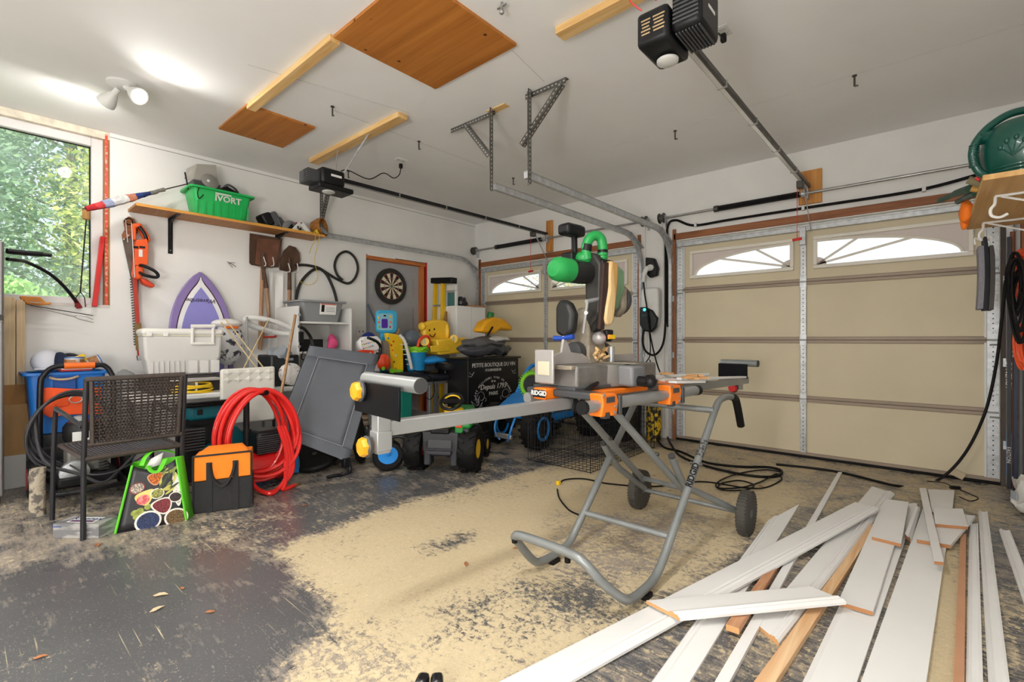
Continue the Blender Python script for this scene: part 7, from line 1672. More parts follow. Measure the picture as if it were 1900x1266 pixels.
# head
MG = M('saw_green', (34, 152, 74), .38, var=.06); MB_ = M('saw_black', (32, 32, 32), .5, var=.15); MGD = M('saw_pale_green', (112, 146, 112), .4, var=.12)
B().lathe([(.03, 0), (.058, .006), (.061, .05), (.061, .19), (.045, .2)], sp_(-.08, -.05, 1.42), -vv_, 26).ob('motor_body', MB_, ms); B().lathe([(.062, 0), (.062, .07), (.058, .10), (.04, .12), (0, .125)], sp_(-.08, -.19, 1.42), -vv_, 26).ob('motor_cap', MG, ms); B().lathe([(.025, 0), (.025, .004), (0, .004)], sp_(-.05, -.17, 1.47), V((.5, 0, .8)), 14).ob('brush_cap', BLKP, ms)
k = B(); k.prism([sp_(w, -.045, z) for w, z in ((-.09, 1.14), (-.05, 1.10), (.0, 1.16), (.01, 1.46), (-.03, 1.52), (-.07, 1.53), (-.1, 1.44))], vv_*.075); k.ob('blade_housing', M('saw_guard_black', (48, 46, 43), .5, var=.25, vs=16), ms, bevel=.014)
k = B(); k.prism([sp_(-.0, v, z) for v, z in ((-.055, 1.17), (-.04, 1.145), (.0, 1.14), (.025, 1.165), (.045, 1.27), (.06, 1.38), (.066, 1.47), (.0, 1.48), (-.012, 1.42), (-.014, 1.32), (-.04, 1.24))], ww_*.045); k.ob('lower_guard', wood('yellowed_guard', '#c99a58', '#ecd09c', 'Z', scale=.8), ms, bevel=.012)
k = B(); k.prism([sp_(.015, v, z) for v, z in ((-.085, 1.12), (-.045, 1.12), (-.035, 1.24), (-.01, 1.35), (-.008, 1.47), (-.05, 1.46))], ww_*.02); k.ob('dark_slot', M('slot_brown', (54, 34, 28), .7), ms, bevel=.004)
k = B(); k.prism([sp_(w, .09, z) for w, z in ((-.17, 1.20), (-.02, 1.23), (.02, 1.34), (.02, 1.44), (-.05, 1.50), (-.15, 1.46))], vv_*.07); k.ob('gear_cover', MGD, ms, bevel=.016)
k = B(); k.prism([sp_(w, .165, z) for w, z in ((-.16, 1.22), (-.04, 1.19), (-.0, 1.24), (.0, 1.36), (-.06, 1.39), (-.16, 1.36))], vv_*.05); k.ob('side_cover', DUSTY, ms, bevel=.014); k = B(); k.lathe([(.04, 0), (.085, .005), (.085, .03), (.04, .035)], sp_(-.08, .215, 1.29), vv_, 26); k.ob('belt_cover', DGRYP, ms)
k = B(); k.prism([sp_(w, -.20, z) for w, z in ((-.17, 1.10), (-.10, 1.07), (-.06, 1.11), (-.05, 1.20), (-.08, 1.26), (-.14, 1.28), (-.17, 1.24))], vv_*.06); k.ob('dust_bag_port', MB_, ms, bevel=.02)
B().tube([sp_(-.02, -.15, 1.10), sp_(-.0, -.14, 1.27)], .008, 8).ob('depth_rod', STEEL, ms); B().tube([sp_(0, -.15, 1.26), sp_(.0, -.03, 1.28)], .011, 8).ob('stop_bar', GALV, ms); B().tube([sp_(.03, -.19, 1.2), sp_(0, -.14, 1.205)], .009, 8).ob('stop_screw', STEEL, ms); B().tube([sp_(.0, -.12, 1.15), sp_(0, -.03, 1.21)], .013, 8).ob('link_bar', DKSTEEL, ms)
k = B().ell(sp_(-.02, -.02, 1.075), (.04, .035, .035), 14, 9); k.ob('laser_housing', PALE, ms); B().box(sp_(.03, .02, 1.082), (.012, .05, .022), RS).ob('yellow_label', YEL, ms); k = B().ell(sp_(.036, -.012, 1.085), (.006, .006, .006), 8, 6); k.ob('laser_light', M('laser_red', (255, 60, 40), .4, var=0, emit=5.), ms)
k = B(); k.prism([sp_(.0, v, z) for v, z in ((-.02, 1.12), (.045, 1.12), (.035, 1.06), (.0, 1.055))], ww_*.03); k.ob('guard_tip', BLKP, ms, bevel=.01)
# handle
B().tube(smoothpath([sp_(-.07, -.055, 1.49), sp_(-.075, -.06, 1.55), sp_(-.065, -.045, 1.60), sp_(-.05, -.015, 1.62), sp_(-.035, .015, 1.605), sp_(-.03, .025, 1.55), sp_(-.03, .02, 1.48)], 5), .026, 12).ob('d_handle', MG, ms)
B().tube([sp_(-.075, -.06, 1.535), sp_(-.07, -.055, 1.57)], .028, 10).ob('trigger', BLKP, ms); B().tube([sp_(-.03, .024, 1.53), sp_(-.03, .024, 1.545)], .028, 12).ob('grip_ring', BLKP, ms)
for z in (1.485, 1.50, 1.515): B().tube([sp_(-.03, .02, z), sp_(-.03, .02, z+.007)], .03, 12).ob('grip_rib', MG, ms)
k = B().ell(sp_(-.1, -.05, 1.50), (.05, .045, .04), 12, 8); k.ob('shoulder', MG, ms); k = B(); k.box(sp_(-.02, .02, 1.468), (.07, .1, .045), RS); k.ob('front_bumper', BLKP, ms, bevel=.015)
B().bar(sp_(-.16, -.05, 1.50), sp_(-.16, -.055, 1.64), .026, .026).ob('carry_stem', BLKP, ms, bevel=.004); mbx('stem_base', -.20, -.12, -.12, -.01, 1.46, 1.535, BLKP, .01)
mbx('carry_handle', -.20, -.12, -.15, .0, 1.625, 1.685, BLKP, .016); mbx('carry_recess', -.185, -.135, -.13, -.02, 1.684, 1.688, DGRYP, .002)

O_ = V((3.86, -2.70, 0))
# ------------------------------------------------------------------ offcuts lying on the right of the stand
def stick(name, label, a, b_, w, h, mat=WHTPAINT, cat='offcut', group=None, cut=0):
    return B().bar(a, b_, w, h).ob(name, mat, None, bevel=.002, label=label, cat=cat, group=group)
RAWC = M('raw_cut_mdf', (206, 156, 104), .8, var=.1)
stick('white_offcut', 'wide white offcut lying beside the mitre saw on the stand', sp_(.0, .36, .832), sp_(.02, 1.0, .805), .09, .012)
stick('white_offcut', 'narrow white offcut sticking out farthest over the stand rail', sp_(.10, .42, .842), sp_(.08, 1.38, .80), .03, .014)
stick('white_offcut', 'slanting white strip propped up behind the other offcuts', sp_(-.09, .46, .84), sp_(-.03, 1.05, .83), .025, .018)
stick('white_offcut', 'short white offcut at the stand front tube end', sp_(.17, .22, .84), sp_(.17, .55, .823), .05, .012)
for i, (w, v, z, a) in enumerate(((.08, .62, .845, 20), (.13, .50, .838, -30), (.15, .60, .836, 50), (-.06, .55, .853, 10), (.17, .38, .853, 70), (.12, .57, .850, -15))):
    k = B(); c = sp_(w, v, z); k.prism([c+rotz(a) @ V(p) for p in ((-.035, -.015, 0), (.03, -.02, 0), (.02, .005, 0), (.045, .02, 0), (-.02, .018, 0))], (0, 0, .012)); k.ob('wood_chip', RAWC, None, label=['torn brown chip lying in the middle of the stand offcuts', 'torn brown chip nearest the second orange clamp', 'torn brown chip at the end of the front tube', 'torn brown chip behind the slanting strip', 'small torn chip on the short front offcut', 'small torn chip leaning on the biggest chip'][i], cat='wood chip', group='torn chips on the stand')
# ================================================================== trim boards lying on the floor
def crop(cx, cy): return 1180+cx/2.639, 820+cy/2.639
MDF = M('mdf_edge', (178, 124, 80), .75, var=.08); WB_ = M('primed_white', (236, 235, 233), .45, var=.02, vs=3); RAWP = wood('raw_pine', '#d9a878', '#efcda2', 'Y'); BRN = M('brown_back', (196, 146, 112), .7, var=.06)
PROF = {'flat': [(0, 0), (0, 1), (1, 1), (1, 0)],
        'crown': [(0, 0), (0, .55), (.06, .62), (.62, .62), (.66, .9), (.70, .72), (.76, .95), (.82, 1), (.88, .8), (.92, .85), (1, .45), (1, 0)],
        'crownL': [(0, 0), (0, .45), (.08, .85), (.13, .75), (.2, 1), (.27, .9), (.32, .65), (.36, .62), (.94, .62), (1, .55), (1, 0)],
        'casing': [(0, 0), (0, .5), (.15, .95), (.25, .85), (.35, .6), (.75, .6), (.85, .85), (1, .75), (1, 0)]}
def plank(label, q, z0, z1, th=.015, prof='flat', mat=WB_, edge=MDF, cat='board', name='finish_board', group=None, lift=None):
    """q: near-left, near-right, far-right, far-left corners in the crop frame; z0/z1 underside height at the near and far end"""
    zt = (z0+th, z0+th, z1+th, z1+th); P = [U(*crop(*c), z=z) for c, z in zip(q, zt)]
    NL, NR, FR, FL = P
    def ring(A, Bp): return [A.lerp(Bp, t)-V((0, 0, th))+V((0, 0, th*h)) for t, h in PROF[prof]]
    t = thing(name, label, cat, (NL+NR+FR+FL)/4-V((0, 0, th)), group)
    r0, r1 = ring(NL, NR), ring(FL, FR)
    k = B(); k.loft([r0, r1], caps=False); k.ob('face', mat, t, smooth=25)
    n = len(r0); k = B(); k.add(r0, [tuple(range(n-1, -1, -1))]); k.ob('cut_end', edge, t, smooth=0); k = B(); k.add(r1, [tuple(range(n))]); k.ob('cut_end', edge, t, smooth=0)
    return t
# order: lowest layer first
plank('wide moulded board with a mitred far end, leftmost on the floor', [(-40, 1320), (165, 1320), (800, 300), (640, 385)], 0, 0, .018, 'crownL', edge=RAWC)
plank('long thin white strip running under the diagonal crown moulding', [(300, 1320), (380, 1320), (1010, 148), (990, 148)], 0, 0, .016)
plank('wide white crown moulding with a broken near end', [(590, 880), (700, 972), (1268, 248), (1155, 212)], .0, .0, .022, 'crown', edge=RAWC)
plank('raw pine board lying along the right edge of the broken moulding', [(470, 1320), (590, 1320), (1185, 400), (1150, 400)], 0, 0, .022, mat=RAWP, edge=RAWP)
plank('reddish raw wood stick with a chewed end beside the pine strip', [(440, 893), (505, 915), (712, 580), (682, 570)], .019, .0, .022, mat=wood('red_stick', '#b88058', '#d8a680', 'Y'), edge=RAWC)
plank('long white board under the stacked short boards', [(740, 1320), (1030, 1320), (1378, 300), (1240, 290)], 0, 0, .016, 'casing')
plank('white board with a brown cut end, second in the short stack', [(990, 782), (1160, 832), (1330, 300), (1215, 285)], .017, .017, .016)
plank('short white board topmost in the short stack', [(1155, 465), (1298, 500), (1335, 295), (1225, 280)], .034, .034, .016)
plank('short moulding offcut on edge with a brown side', [(1316, 440), (1345, 470), (1392, 320), (1370, 300)], .017, .017, .03, 'crown', edge=MDF)
plank('widest white board lying in the middle of the pile on the right', [(1050, 1320), (1400, 1320), (1545, 330), (1405, 325)], 0, 0, .018)
plank('grey-white board end at the far side by the garage door', [(1450, 345), (1548, 345), (1560, 238), (1430, 232)], .019, .0, .016)
plank('angled white offcut under the small square one', [(1375, 478), (1540, 506), (1662, 362), (1560, 352)], .020, .020, .018)
plank('small square white offcut on top of the angled one', [(1465, 402), (1626, 416), (1600, 328), (1455, 322)], .040, .040, .016)
plank('narrow white strip laid over the offcuts', [(1460, 585), (1508, 590), (1420, 226), (1388, 226)], .060, .022, .014)
plank('long strip turned brown side up between the white boards', [(1545, 1320), (1606, 1320), (1617, 450), (1590, 450)], 0, 0, .014, mat=BRN, edge=MDF)
plank('long white strip right of the brown-backed strip', [(1612, 1320), (1705, 1320), (1675, 395), (1632, 395)], 0, 0, .016, 'casing')
plank('long white strip, second from the right edge of the pile', [(1735, 1320), (1850, 1320), (1722, 338), (1676, 333)], 0, 0, .02, 'casing')
plank('rightmost white strip of the pile by the picture edge', [(2010, 1100), (2090, 1080), (1832, 430), (1778, 422)], 0, 0, .018, 'casing')
plank('long crown moulding crossing the whole pile diagonally', [(-1010, 1330), (-640, 1330), (1190, 322), (1072, 288)], .0, .042, .022, 'crown', edge=RAWC)
plank('short crown moulding with a broken raw end lying on top', [(215, 850), (50, 765), (850, 695), (1030, 770)], .040, .050, .022, 'crownL', edge=RAWC)
# ================================================================== cords on the floor
def fl(pts, z=.008): return [U(a, b_, z=z) for a, b_ in pts]
cord('thick_black_cable', 'thick black cable looping on the floor before the right garage door', fl([(1236, 806), (1246, 826), (1262, 846), (1300, 862), (1345, 874), (1400, 884), (1440, 884), (1450, 874), (1425, 867), (1370, 866), (1310, 858), (1262, 838), (1232, 830), (1217, 812)], .011), .010, BLKR, k=8, cat='cable')
cord('extension_cord', 'thin black extension cord curled on the floor with a yellow plug', fl([(1449, 876), (1420, 872), (1375, 878), (1340, 890), (1328, 902), (1345, 910), (1385, 909), (1398, 900), (1372, 892), (1340, 897), (1335, 906), (1375, 905), (1410, 895), (1440, 880)], .012)+fl([(1450, 890), (1420, 905), (1380, 905), (1300, 894), (1215, 903), (1130, 898), (1085, 889), (1050, 890), (1036, 898)], .006), .0055, BLKR, plug='yellow')
cord('short_saw_lead', 'short black lead from the yellow plug towards the stand leg', fl([(1034, 908), (1038, 925), (1055, 946), (1075, 956)], .006), .005, BLKR)
pts = fl([(1440, 862), (1500, 868), (1560, 877), (1625, 893), (1665, 902)], .010)+[U(1705, 903, y=-.16), U(1750, 885, y=-.16), U(1793, 838, y=-.16), U(1828, 765, y=-.16), U(1848, 680, y=-.16), U(1858, 600, y=-.18), U(1866, 520, y=-.2)]
cord('hanging_cable', 'black cable rising in a long curve over the right door end', pts, .0095, BLKR, cat='cable')
sen = thing('door_sensor_wire', 'thin wire and small box on the floor at the right door', 'sensor', (5.2, -.1, 0))
B().box(U(1772, 905, z=.012), (.06, .025, .024), rotz(20)).ob('box', BLKP, sen, bevel=.004); B().tube(smoothpath(fl([(1720, 893), (1750, 896), (1772, 905), (1800, 917), (1815, 925), (1800, 930), (1780, 922)], .004), 6), .003, 6).ob('wire', BLKR, sen); B().box(U(1777, 880, y=-.02), (.08, .004, .05), rot('Y', 25)).ob('cardboard_tab', M('tab_tan', (206, 190, 160), .7), sen)
# dry leaves and debris
LF = M('dry_leaf', (168, 110, 70), .8, var=.25, vs=30)
lfs = ((180, 1012, .03, 'dry leaf in front of the wipes carton'), (298, 1105, .03, 'largest pale leaf on the dark paint at the lower left'), (292, 1131, .026, 'curled pale leaf just below the largest one'), (865, 1047, .022, 'small brown leaf on the sawdust in the middle'), (338, 1092, .014, 'yellowish leaf bit right of the largest pale leaf'), (390, 1136, .018, 'reddish leaf at the edge of the dark paint'), (565, 938, .02, 'leaf near the red hose fitting'), (1412, 903, .025, 'orange leaf beside the curled extension cord'), (958, 1018, .02, 'leaf beside the left foot of the saw stand'), (75, 1220, .02, 'leaf at the lower left corner of the floor'))
for i, (a, b_, s, lab) in enumerate(lfs):
    c = U(a, b_, z=.003); k = B(); an = i*47
    pts = [rotz(an) @ V(p)*s for p in ((-1, 0, 0), (-.4, .45, .15), (.3, .4, .2), (1, .05, .1), (.3, -.35, .25), (-.5, -.4, .1))]
    k.add([c+p for p in pts]+[c], [(j, (j+1) % 6, 6) for j in range(6)]); k.ob('dry_leaf', LF if i not in (1, 2) else M('pale_leaf', (206, 180, 146), .8), None, smooth=0, solid=.0015, label=lab, cat='leaf', group='dry leaves on the floor')
bc_ = thing('clamp_grip', 'black two-lobed clamp grip poking in at the bottom edge', 'clamp', U(797, 1290, z=0))
p0 = U(797, 1292, z=0)
for s in (-1, 1): B().box(p0+V((CS, SN, 0))*.022*s+V((0, 0, .03)), (.038, .05, .06), rotz(41+s*8)).ob('lobe', M('glossy_black', (24, 24, 28), .25), bc_, bevel=.012)

# ================================================================== right-hand shelf
SWD = wood('shelf_ply_right', '#b98a4c', '#cfa468', 'Y', scale=.7)
rs = thing('side_shelf', 'plywood shelf on white wire brackets at the upper right', 'shelf', (5.45, -1.75, 1.6))
B().bx(5.245, RX-.004, -2.32, -1.18, 1.70, 1.722).ob('shelf_board', SWD, rs, bevel=.002)
WW = M('white_wire', (232, 231, 228), .35)
for y in (-2.02, -1.38):
    B().tube(smoothpath([(5.34, y, 1.612), (5.315, y, 1.60), (5.29, y, 1.612), (5.288, y, 1.64), (5.30, y, 1.66), (5.302, y, 1.692)], 4)+[V((5.302, y, 1.694)), V((RX-.006, y, 1.694))], .006, 8).ob('wire_bracket', WW, rs); B().tube([(5.32, y, 1.69), (RX-.006, y, 1.55)], .005, 7).ob('brace', WW, rs); B().tube([(RX-.007, y, 1.70), (RX-.007, y, 1.45)], .006, 7).ob('wall_rod', WW, rs)
# watering can
wcn = thing('watering_can', 'dark green watering can with embossed flowers on the shelf', 'watering can', (5.40, -2.05, 1.723))
CG = M('can_green', (10, 74, 63), .32, var=.06, coat=.3)
c0 = V((5.385, -2.08, 1.7225))
prof = [(.092, 0), (.102, .006), (.124, .05), (.138, .10), (.14, .15), (.13, .20), (.108, .235), (.09, .248), (.085, .248)]
B().lathe(prof, c0, n=40, sx=1.0, sy=1.1).ob('body', CG, wcn)
for z, r in ((.028, .114), (.04, .119), (.052, .125)): B().torus(c0+V((0, 0, z)), r, .003, n=40, k=5, sx=1, sy=1.1).ob('band', CG, wcn)
dv = V((-.93, -.37, 0)).normalized()   # handle side, towards the left of the picture
up = V((0, 0, 1))
def hp2(a, z): return c0+dv*a+up*z
B().tube(smoothpath([hp2(.07, .018), hp2(.14, .05), hp2(.168, .105), hp2(.17, .16), hp2(.145, .215), hp2(.10, .262), hp2(.04, .295), hp2(-.04, .30), hp2(-.10, .28), hp2(-.14, .235)], 6), .0155, 10).ob('handle', CG, wcn)
B().tube(smoothpath([hp2(.10, .205), hp2(.125, .205), hp2(.15, .20)], 4), [.03]*4+[.026]*5, 10).ob('handle_web', CG, wcn)
k = B()
for i in range(12):
    f = i/11; p = hp2(.17-.0*f, .08+.09*f)+V((.02*0, 0, 0)); k.torus(hp2(.169-.004*abs(f-.5), .085+.09*f), .0162, .0022, up, 14, 5)
k.ob('grip_ribs', CG, wcn)
B().tube(smoothpath([c0+V((.1, .05, .06)), c0+V((.16, .14, .14)), c0+V((.19, .22, .25))], 5), .03, 10).ob('spout', CG, wcn)
fd = V((-.35, -.94, 0)).normalized(); fs_ = V((.94, -.35, 0)).normalized()
for (a, h, L) in ((-38, .12, .055), (-14, .135, .065), (8, .14, .07), (30, .13, .06), (52, .115, .05)):
    aa = math.radians(a); pts = []
    for i in range(5):
        s_ = i/4; hz = .085+L*s_*math.cos(aa); off = L*s_*math.sin(aa); ang = off/.125
        n2 = fd*math.cos(ang)+fs_*math.sin(ang); r = .1375
        pts.append(c0+V((n2.x*r, n2.y*r*1.1, hz)))
    B().tube(pts, .0032, 6).ob('embossed_stem', CG, wcn); k = B().ell(pts[-1], (.009, .009, .012), 10, 7); k.ob('embossed_bloom', CG, wcn)
# gloves and cloth over the shelf edge
gl = thing('garden_gloves', 'dark green rubber gloves hanging over the shelf edge', 'gloves', (5.2, -1.6, 1.7))
for a, b_ in (((1740, 374), (1800, 350)), ((1775, 376), (1812, 358))):
    B().tube(smoothpath([U(*a, y=-1.45), U((a[0]+b_[0])/2, (a[1]+b_[1])/2-1, y=-1.6), U(*b_, y=-1.75)], 5), [.006]+[.015]*5+[.02]*5, 8).ob('finger', M('glove_green', (40, 70, 58), .5), gl)
B().tube([U(1796, 334, y=-1.85), U(1822, 341, y=-1.85)], .018, 9).ob('tan_cuff', M('cuff_olive', (130, 120, 90), .7), gl); B().tube([U(1802, 350, y=-1.8), U(1815, 352, y=-1.8)], .014, 8).ob('tan_finger', M('glove_tan', (196, 148, 70), .7), gl); B().tube([U(1811, 330, y=-1.9), U(1818, 334, y=-1.9)], .008, 8).ob('red_tag', RED, gl)
oc = B().ell(U(1794, 392, y=-1.5), (.03, .06, .055), 16, 10); dent(oc, .02, 18, 2); oc2 = B().ell(U(1790, 416, y=-1.45), (.02, .03, .03), 12, 8); dent(oc2, .012, 20, 4); oc.add(oc2.v, oc2.f)
oc.ob('orange_cloth', M('fluo_orange', (250, 124, 24), .7, var=.08), None, label='orange cloth hanging over the left edge of the side shelf', cat='cloth')
# knee pad hanging from the hook
kp = thing('foam_kneeler', 'grey and black foam kneeling pad hanging under the shelf', 'kneeling pad', (5.3, -1.4, 1.2))
Z0, Z1 = 1.23, 1.615; yk = -1.385
k = B(); pr_ = []
def padx(z): return .02*math.sin((z-1.2)*7)
rings = []
for i in range(8):
    z = Z0+(Z1-.05-Z0)*i/7; rings.append([V((5.262+padx(z)*.4+dx, yk+dy, z)) for dx, dy in ((.012, -.05), (.034, -.07), (.034, .09), (.012, .09))])
k.loft(rings); k.ob('grey_layer', M('grey_foam', (128, 126, 134), .9, var=.1, vs=60, bump=.3, bs=120), kp, bevel=.003)
rings = []
for i in range(9):
    z = Z0-.006+(Z1-Z0)*i/8; rings.append([V((5.2965+padx(z)*.4+dx*(1-.35*max(0, i-6)/2), yk+dy, z)) for dx, dy in ((0, -.078), (.019, -.07), (.019, .09), (0, .09))])
k = B(); k.loft(rings); k.ob('black_layer', M('black_foam', (34, 35, 42), .85, var=.1), kp, bevel=.003)
rings = [[p+V((.0195, 0, .0)) for p in r] for r in rings]
k = B(); k.loft([[V((p.x-.0, p.y, p.z)) for p in r] for r in rings[:8]]); k.ob('charcoal_layer', M('charcoal_foam', (70, 67, 64), .9, var=.1), kp, bevel=.003)
for dx in (-.03, .03): B().tube(smoothpath([(5.30+dx*.2, -1.38, 1.60), (5.30+dx, -1.39, 1.615), (5.30+dx, -1.4, 1.58)], 4), .004, 6).ob('hook', WW, kp)

# ================================================================== cords, sticks and bag at the right edge
hk = thing('hanging_cord_bundle', 'bundle of black extension cords with an orange one inside', 'cord bundle', (5.42, -1.1, 1.0))
def bundle(nm, cpx, top, bot, hw, y, mat, n, r, seed):
    rr = random.Random(seed)
    for i in range(n):
        cx = cpx+rr.uniform(-6, 6); w = hw*rr.uniform(.7, 1.1); t_, b_ = top+rr.uniform(-6, 14), bot+rr.uniform(-18, 12); yy = y+rr.uniform(-.03, .03); pts = []
        for j in range(22):
            a = 2*math.pi*j/22; pts.append(U(cx+w*math.cos(a)*(1+.25*math.sin(a)), (t_+b_)/2-(b_-t_)/2*math.sin(a), y=yy+.015*math.sin(2*a+i)))
        B().tube(pts, r, 6, closed=True).ob(nm, mat, hk)
bundle('black_loop', 1886, 470, 592, 14, -1.15, BLKR, 7, .007, 1); bundle('black_loop', 1894, 500, 630, 18, -1.10, BLKR, 5, .007, 4)
bundle('orange_loop', 1890, 468, 540, 10, -1.05, M('orange_cord', (226, 84, 40), .5), 7, .007, 2)
hk2 = thing('orange_cord_bundle', 'orange extension cord bundle at the extreme right edge', 'cord bundle', (5.5, -1.0, .95)); hk = hk2
bundle('orange_loop', 1902, 600, 682, 14, -1.0, MATS['orange_cord'], 9, .008, 3)
PL = [((1872, 440), (1866, 880), 5.50, 'black', 'black shaft hockey stick leaning by the right door track', (30, 31, 36), .016, -.16), ((1879, 430), (1875, 905), 5.53, 'rust', 'rusty pipe standing in the right corner', (126, 74, 50), .014, -.13), ((1884, 600), (1886, 862), 5.55, 'navy', 'navy hockey stick standing beside the rusty pipe', (24, 38, 60), .016, -.18), ((1895, 520), (1890, 870), 5.56, 'grey', 'grey pole leaning at the right picture edge', (96, 96, 98), .014, -.2)]
for i, (a, c, x, nm, lab, col, r, y) in enumerate(PL):
    t_ = thing('hockey_stick' if nm in ('black', 'navy') else 'corner_pole', lab, 'stick' if nm in ('black', 'navy') else 'pole', V((x, y, 0)))
    pa, pb2_ = U(*c, y=y), U(*a, y=y-.0); pa.z = max(pa.z, .01) if i != 0 else .05
    pa = V((pb2_.x+.0, y, 0.02)); 
    (B().bar(pa, pb2_, r*2, r*1.3) if nm in ('black', 'navy') else B().cyl(pa, pb2_, r, 10)).ob('shaft', M('stick_'+nm, col, .45, var=.25 if nm == 'rust' else .1, vs=12), t_)
    if nm == 'black': text('lettering', 'SYNERGY', .045, pa.lerp(pb2_, .45)+V((-.004, -.0135, 0)), (0, 0, -1), (1, 0, 0), WHTP, t_); B().bar(pa.lerp(pb2_, .05)+V((0, -.012, 0)), pa.lerp(pb2_, .22)+V((0, -.012, 0)), .026, .004, (0, 1, 0)).ob('blue_band', M('stick_blue', (60, 120, 170), .5), t_); text('lettering', 'EASTON', .03, pa.lerp(pb2_, .135)+V((-.004, -.0155, 0)), (0, 0, -1), (1, 0, 0), WHTP, t_)
    if nm == 'navy': text('lettering', 'AX7', .04, pa.lerp(pb2_, .82)+V((-.004, -.0135, 0)), (0, 0, -1), (1, 0, 0), WHTP, t_); B().tube(smoothpath([pa+V((0, 0, .09)), pa+V((.01, -.05, .03)), pa+V((.03, -.16, .02))], 4), .02, 6, flat=.5).ob('blade', M('stick_blade', (170, 164, 156), .6), t_)
B().bx(5.572, RX-.002, -.06, -.002, 0, 2.3).ob('corner_stud', OLDWZ, None, bevel=.003, label='weathered brown wooden stud in the right corner', cat='stud')
bgw = thing('sand_bag', 'dirty white plastic sack slumped on the floor at the right edge', 'sack', (5.50, -.72, 0))
k = B().ell((5.545, -.62, .07), (.075, .22, .12), 26, 16); dent(k, .05, 8, 6); dent(k, .03, 17, 2); k.v = [p if p.z > .003 else V((p.x, p.y, .003)) for p in k.v]; k.ob('sack', M('dirty_white_sack', (214, 212, 206), .5, col2=(160, 154, 144), vs=12, thr=.62), bgw)
B().box((5.478, -.70, .10), (.004, .06, .05), rotz(20)).ob('printed_label', M('sack_label', (170, 178, 190), .6), bgw)
pf = thing('white_sheet_pack', 'white printed packaging standing behind the sack at the right edge', 'packaging', (5.56, -.5, 0)); B().bx(5.565, 5.60, -.62, -.36, 0, .86).ob('pack', WHTPAINT, pf, bevel=.004)
for i in range(5): B().bx(5.5635, 5.565, -.6, -.52, .5+.05*i, .52+.05*i).ob('print_line', DGRYP, pf)
def leafmat(c):
    k = 'leaf_'+c.strip('#'); new = k not in MATS; m = M(k, c, .6, var=.35, vs=3)
    if new:   # thin leaves let some daylight through
        nt = m.node_tree; n = nt.nodes; l = nt.links; bs = n['Principled BSDF']; out = n['Material Output']
        tr_ = n.new('ShaderNodeBsdfTranslucent'); mx = n.new('ShaderNodeMixShader'); mx.inputs[0].default_value = .45
        l.new(bs.inputs['Base Color'].links[0].from_socket, tr_.inputs['Color']); l.new(bs.outputs[0], mx.inputs[1]); l.new(tr_.outputs[0], mx.inputs[2]); l.new(mx.outputs[0], out.inputs[0])
    return m
# ------------------------------------------------------------------ trees beyond the glass
def tree(name, label, base, h, r, n, cols, conifer=True, seed=0, group=None):
    rnd = random.Random(seed); base = V(base)
    t = thing(name, label, 'tree', base, group)
    b = B(); b.tube([base, base+V((.05, .02, h*.5)), base+V((0, .06, h*.96))], [.11*h/5, .07*h/5, .01], 7); 
    for i in range(14):
        z = h*(.2+.7*i/14); a = rnd.uniform(0, 6.28); L = r*(1-.75*z/h)*.9
        b.tube([base+V((0, 0, z)), base+V((math.cos(a)*L*.5, math.sin(a)*L*.5, z+.04*h)), base+V((math.cos(a)*L, math.sin(a)*L, z-.02*h if conifer else z+.1*h))], [.025, .015, .005], 5)
    b.ob('trunk', M('bark', (92, 74, 58), .9, var=.3, vs=12), t)
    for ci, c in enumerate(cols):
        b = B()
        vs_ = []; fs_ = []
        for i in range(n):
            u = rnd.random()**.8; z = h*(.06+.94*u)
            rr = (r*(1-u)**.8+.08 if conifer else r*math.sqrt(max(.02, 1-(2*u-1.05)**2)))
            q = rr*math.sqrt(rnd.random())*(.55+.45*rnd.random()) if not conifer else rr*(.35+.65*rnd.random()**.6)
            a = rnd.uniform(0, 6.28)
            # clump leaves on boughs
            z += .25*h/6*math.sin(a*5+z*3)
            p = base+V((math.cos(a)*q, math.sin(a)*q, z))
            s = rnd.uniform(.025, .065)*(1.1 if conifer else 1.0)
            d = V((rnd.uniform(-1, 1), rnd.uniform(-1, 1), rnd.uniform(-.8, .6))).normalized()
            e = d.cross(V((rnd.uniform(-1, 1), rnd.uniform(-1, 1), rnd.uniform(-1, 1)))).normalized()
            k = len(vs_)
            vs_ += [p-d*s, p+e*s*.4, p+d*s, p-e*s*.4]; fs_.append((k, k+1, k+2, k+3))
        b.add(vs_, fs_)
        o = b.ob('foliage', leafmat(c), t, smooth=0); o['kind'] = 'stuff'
    return t
tree('conifer_tree', 'blue-green spruce filling the left part of the window', (-3.6, -5.6, -.3), 6.2, 2.0, 9000, ['#7f9f80', '#a8c4a0'], True, 1, 'trees outside the window')
tree('conifer_tree', 'dark spruce standing mid window behind the glass', (-5.4, -3.9, -.3), 6.8, 2.1, 9000, ['#6c8c6c', '#98b488'], True, 2, 'trees outside the window')
tree('leafy_tree', 'yellow-green leafy tree at the right side of the window', (-4.2, -3.2, -.3), 4.4, 1.6, 7000, ['#b8c868', '#dcdc8c'], False, 3, 'trees outside the window')
tree('leafy_shrub', 'bright green low shrub under the window glass line', (-2.2, -4.9, -.3), 1.95, 1.2, 6000, ['#98c470', '#bcdc90'], False, 4, 'trees outside the window')
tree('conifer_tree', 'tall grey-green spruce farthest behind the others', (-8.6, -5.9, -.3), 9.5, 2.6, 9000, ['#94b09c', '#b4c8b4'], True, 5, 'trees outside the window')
tree('leafy_tree', 'yellow autumn tree seen through the left garage door windows', (-.6, 5.2, -.1), 3.4, 1.7, 6000, ['#b7b04c', '#8ea860'], False, 6, 'trees beyond the driveway')
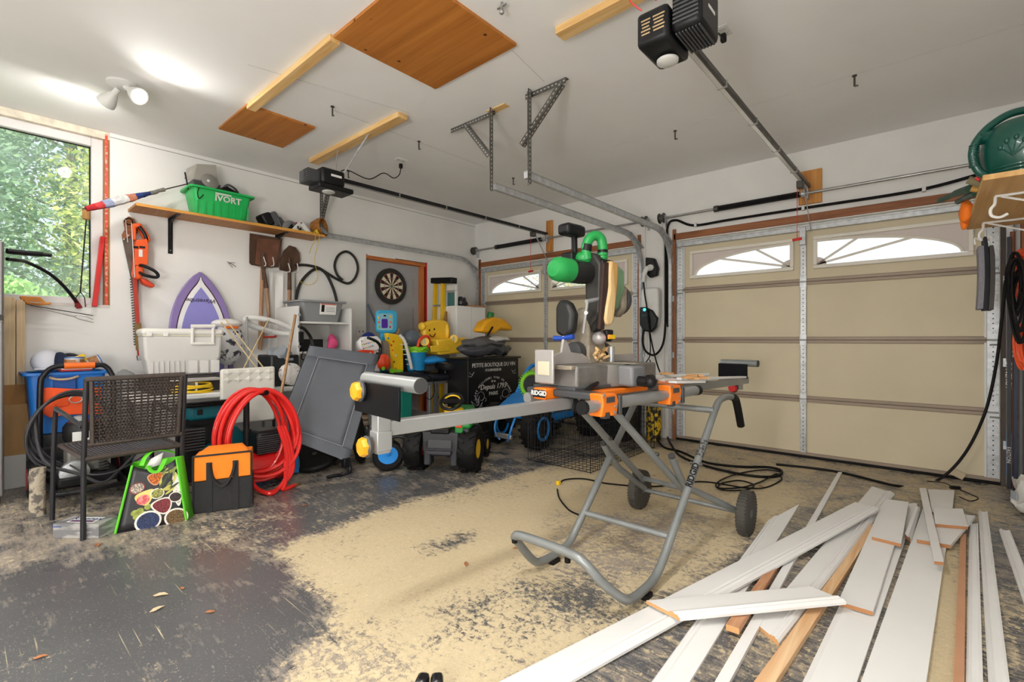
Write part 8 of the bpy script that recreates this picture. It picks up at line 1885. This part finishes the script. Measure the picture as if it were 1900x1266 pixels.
tree('leafy_tree', 'orange-tinged tree seen through the second window of the left garage door', (-3.6, 8.2, -.1), 4.6, 2.0, 6000, ['#c9a04c', '#9aab5c'], False, 8, 'trees beyond the driveway')
# ------------------------------------------------------------------ pieces of a part hang under that part (thing > part > sub-part)
def base(n): return n.split('.')[0]
def centre(o):
    bb = [V(c) for c in o.bound_box]; return sum(bb, V((0, 0, 0)))/8
RULES = {
 'toy_tractor': [(('tread', 'hub'), 'wheel'), (('wheel_inner_ring', 'wheel_spoke'), 'steering_wheel'), (('reflector',), 'reflector_mount')],
 'toy_buggy': [(('tread', 'wheel_ring', 'hub'), 'tyre'), (('headlight',), 'hood')],
 'saw_stand': [(('tread', 'rim', 'spoke', 'hub'), 'tyre'), (('clamp_label', 'clamp_insert'), 'clamp_bracket'), (('roller_cap',), 'roller'), (('knob_rim',), 'knob'), (('end_cap',), 'front_tube'), (('lock_lever',), 'lock_bracket')],
 'mitre_saw': [(('shield_label',), 'side_shield'), (('trigger', 'grip_ring', 'grip_rib'), 'd_handle'), (('brush_cap',), 'motor_cap'), (('carry_recess',), 'carry_handle'), (('yellow_label', 'laser_light'), 'laser_housing')],
 'door_2': [(('punched_holes', 'slot_holes'), 'stile'), (('roller_pin',), 'hinge')], 'door_3': [(('punched_holes', 'slot_holes'), 'stile'), (('roller_pin',), 'hinge')],
 'door_1': [(('door_panel',), 'door_leaf')],
 'pressure_washer': [(('wheel_hub',), 'wheel'), (('tank_cap', 'warning_label'), 'fuel_tank'), (('grip',), 'handle_frame'), (('cooling_fin',), 'engine_block')],
 'bicycle_wheel': [(('spoke',), 'rim')],
 'toy_tablet': [(('button', 'screen'), 'face')], 'toy_walker': [(('button',), 'top_panel'), (('eye',), 'red_band')], 'toy_chair': [(('eye', 'mouth'), 'back'), (('arm_button',), 'arm')],
 'toy_activity_table': [(('button',), 'panel')], 'wall_shelf': [(('bracket_web', 'screw'), 'bracket'), (('edge_band',), 'shelf_board')],
 'hedge_trimmer': [(('rear_grip',), 'rear_handle'), (('teeth', 'sheath'), 'cutting_bar')], 'hand_saw': [(('rivet',), 'handle')],
 'garage_door_opener': [(('vent_slat',), 'fan_housing'), (('light_lens',), 'motor_housing'), (('chain', 'rail_joint'), 'rail'), (('release_handle',), 'release_cord')],
 'wicker_chair': [(('back_stakes',), 'woven_back')], 'track_hanger': [(('punched_holes',), 'upright')],
 'air_compressor': [(('cooling_fin',), 'motor'), (('handle_grip', 'collar'), 'handle_post')], 'cooler': [(('latch',), 'lid'), (('flute', 'panel'), 'body')],
 'recycling_tote': [(('rib', 'lettering'), 'body')], 'grey_tub': [(('pictogram', 'red_header', 'print_line'), 'warning_label')], 'storage_tote': [(('handle_recess',), 'body')],
 'watering_can': [(('grip_ribs',), 'handle'), (('embossed_stem', 'embossed_bloom', 'band'), 'body')], 'paint_can': [(('label', 'rim'), 'can')],
 'ceiling_lamp': [(('bulb',), 'shade')], 'dartboard': [(('bullseye',), 'wire_rings')], 'quilted_box': [(('quilt_diamond',), 'back_pad')], 'steel_table': [], 'surfboard': [(('lettering',), 'inner_panel')],
 'refrigerator': [], 'torsion_shaft': [(('bearing',), 'centre_bracket'), (('winding_cone',), 'spring')], 'folding_lounger': [(('seam',), 'mesh_panel')], 'cooler_bag': [(('piping',), 'upper_body')],
}
for root in [o for o in scene.objects if o.parent is None]:
    for kids, par in RULES.get(base(root.name), ()):
        cand = [c for c in root.children if base(c.name) == par and c.type == 'MESH']
        if not cand: continue
        for c in [c for c in root.children if base(c.name) in kids]:
            cc = centre(c); c.parent = min(cand, key=lambda q: (centre(q)-cc).length)
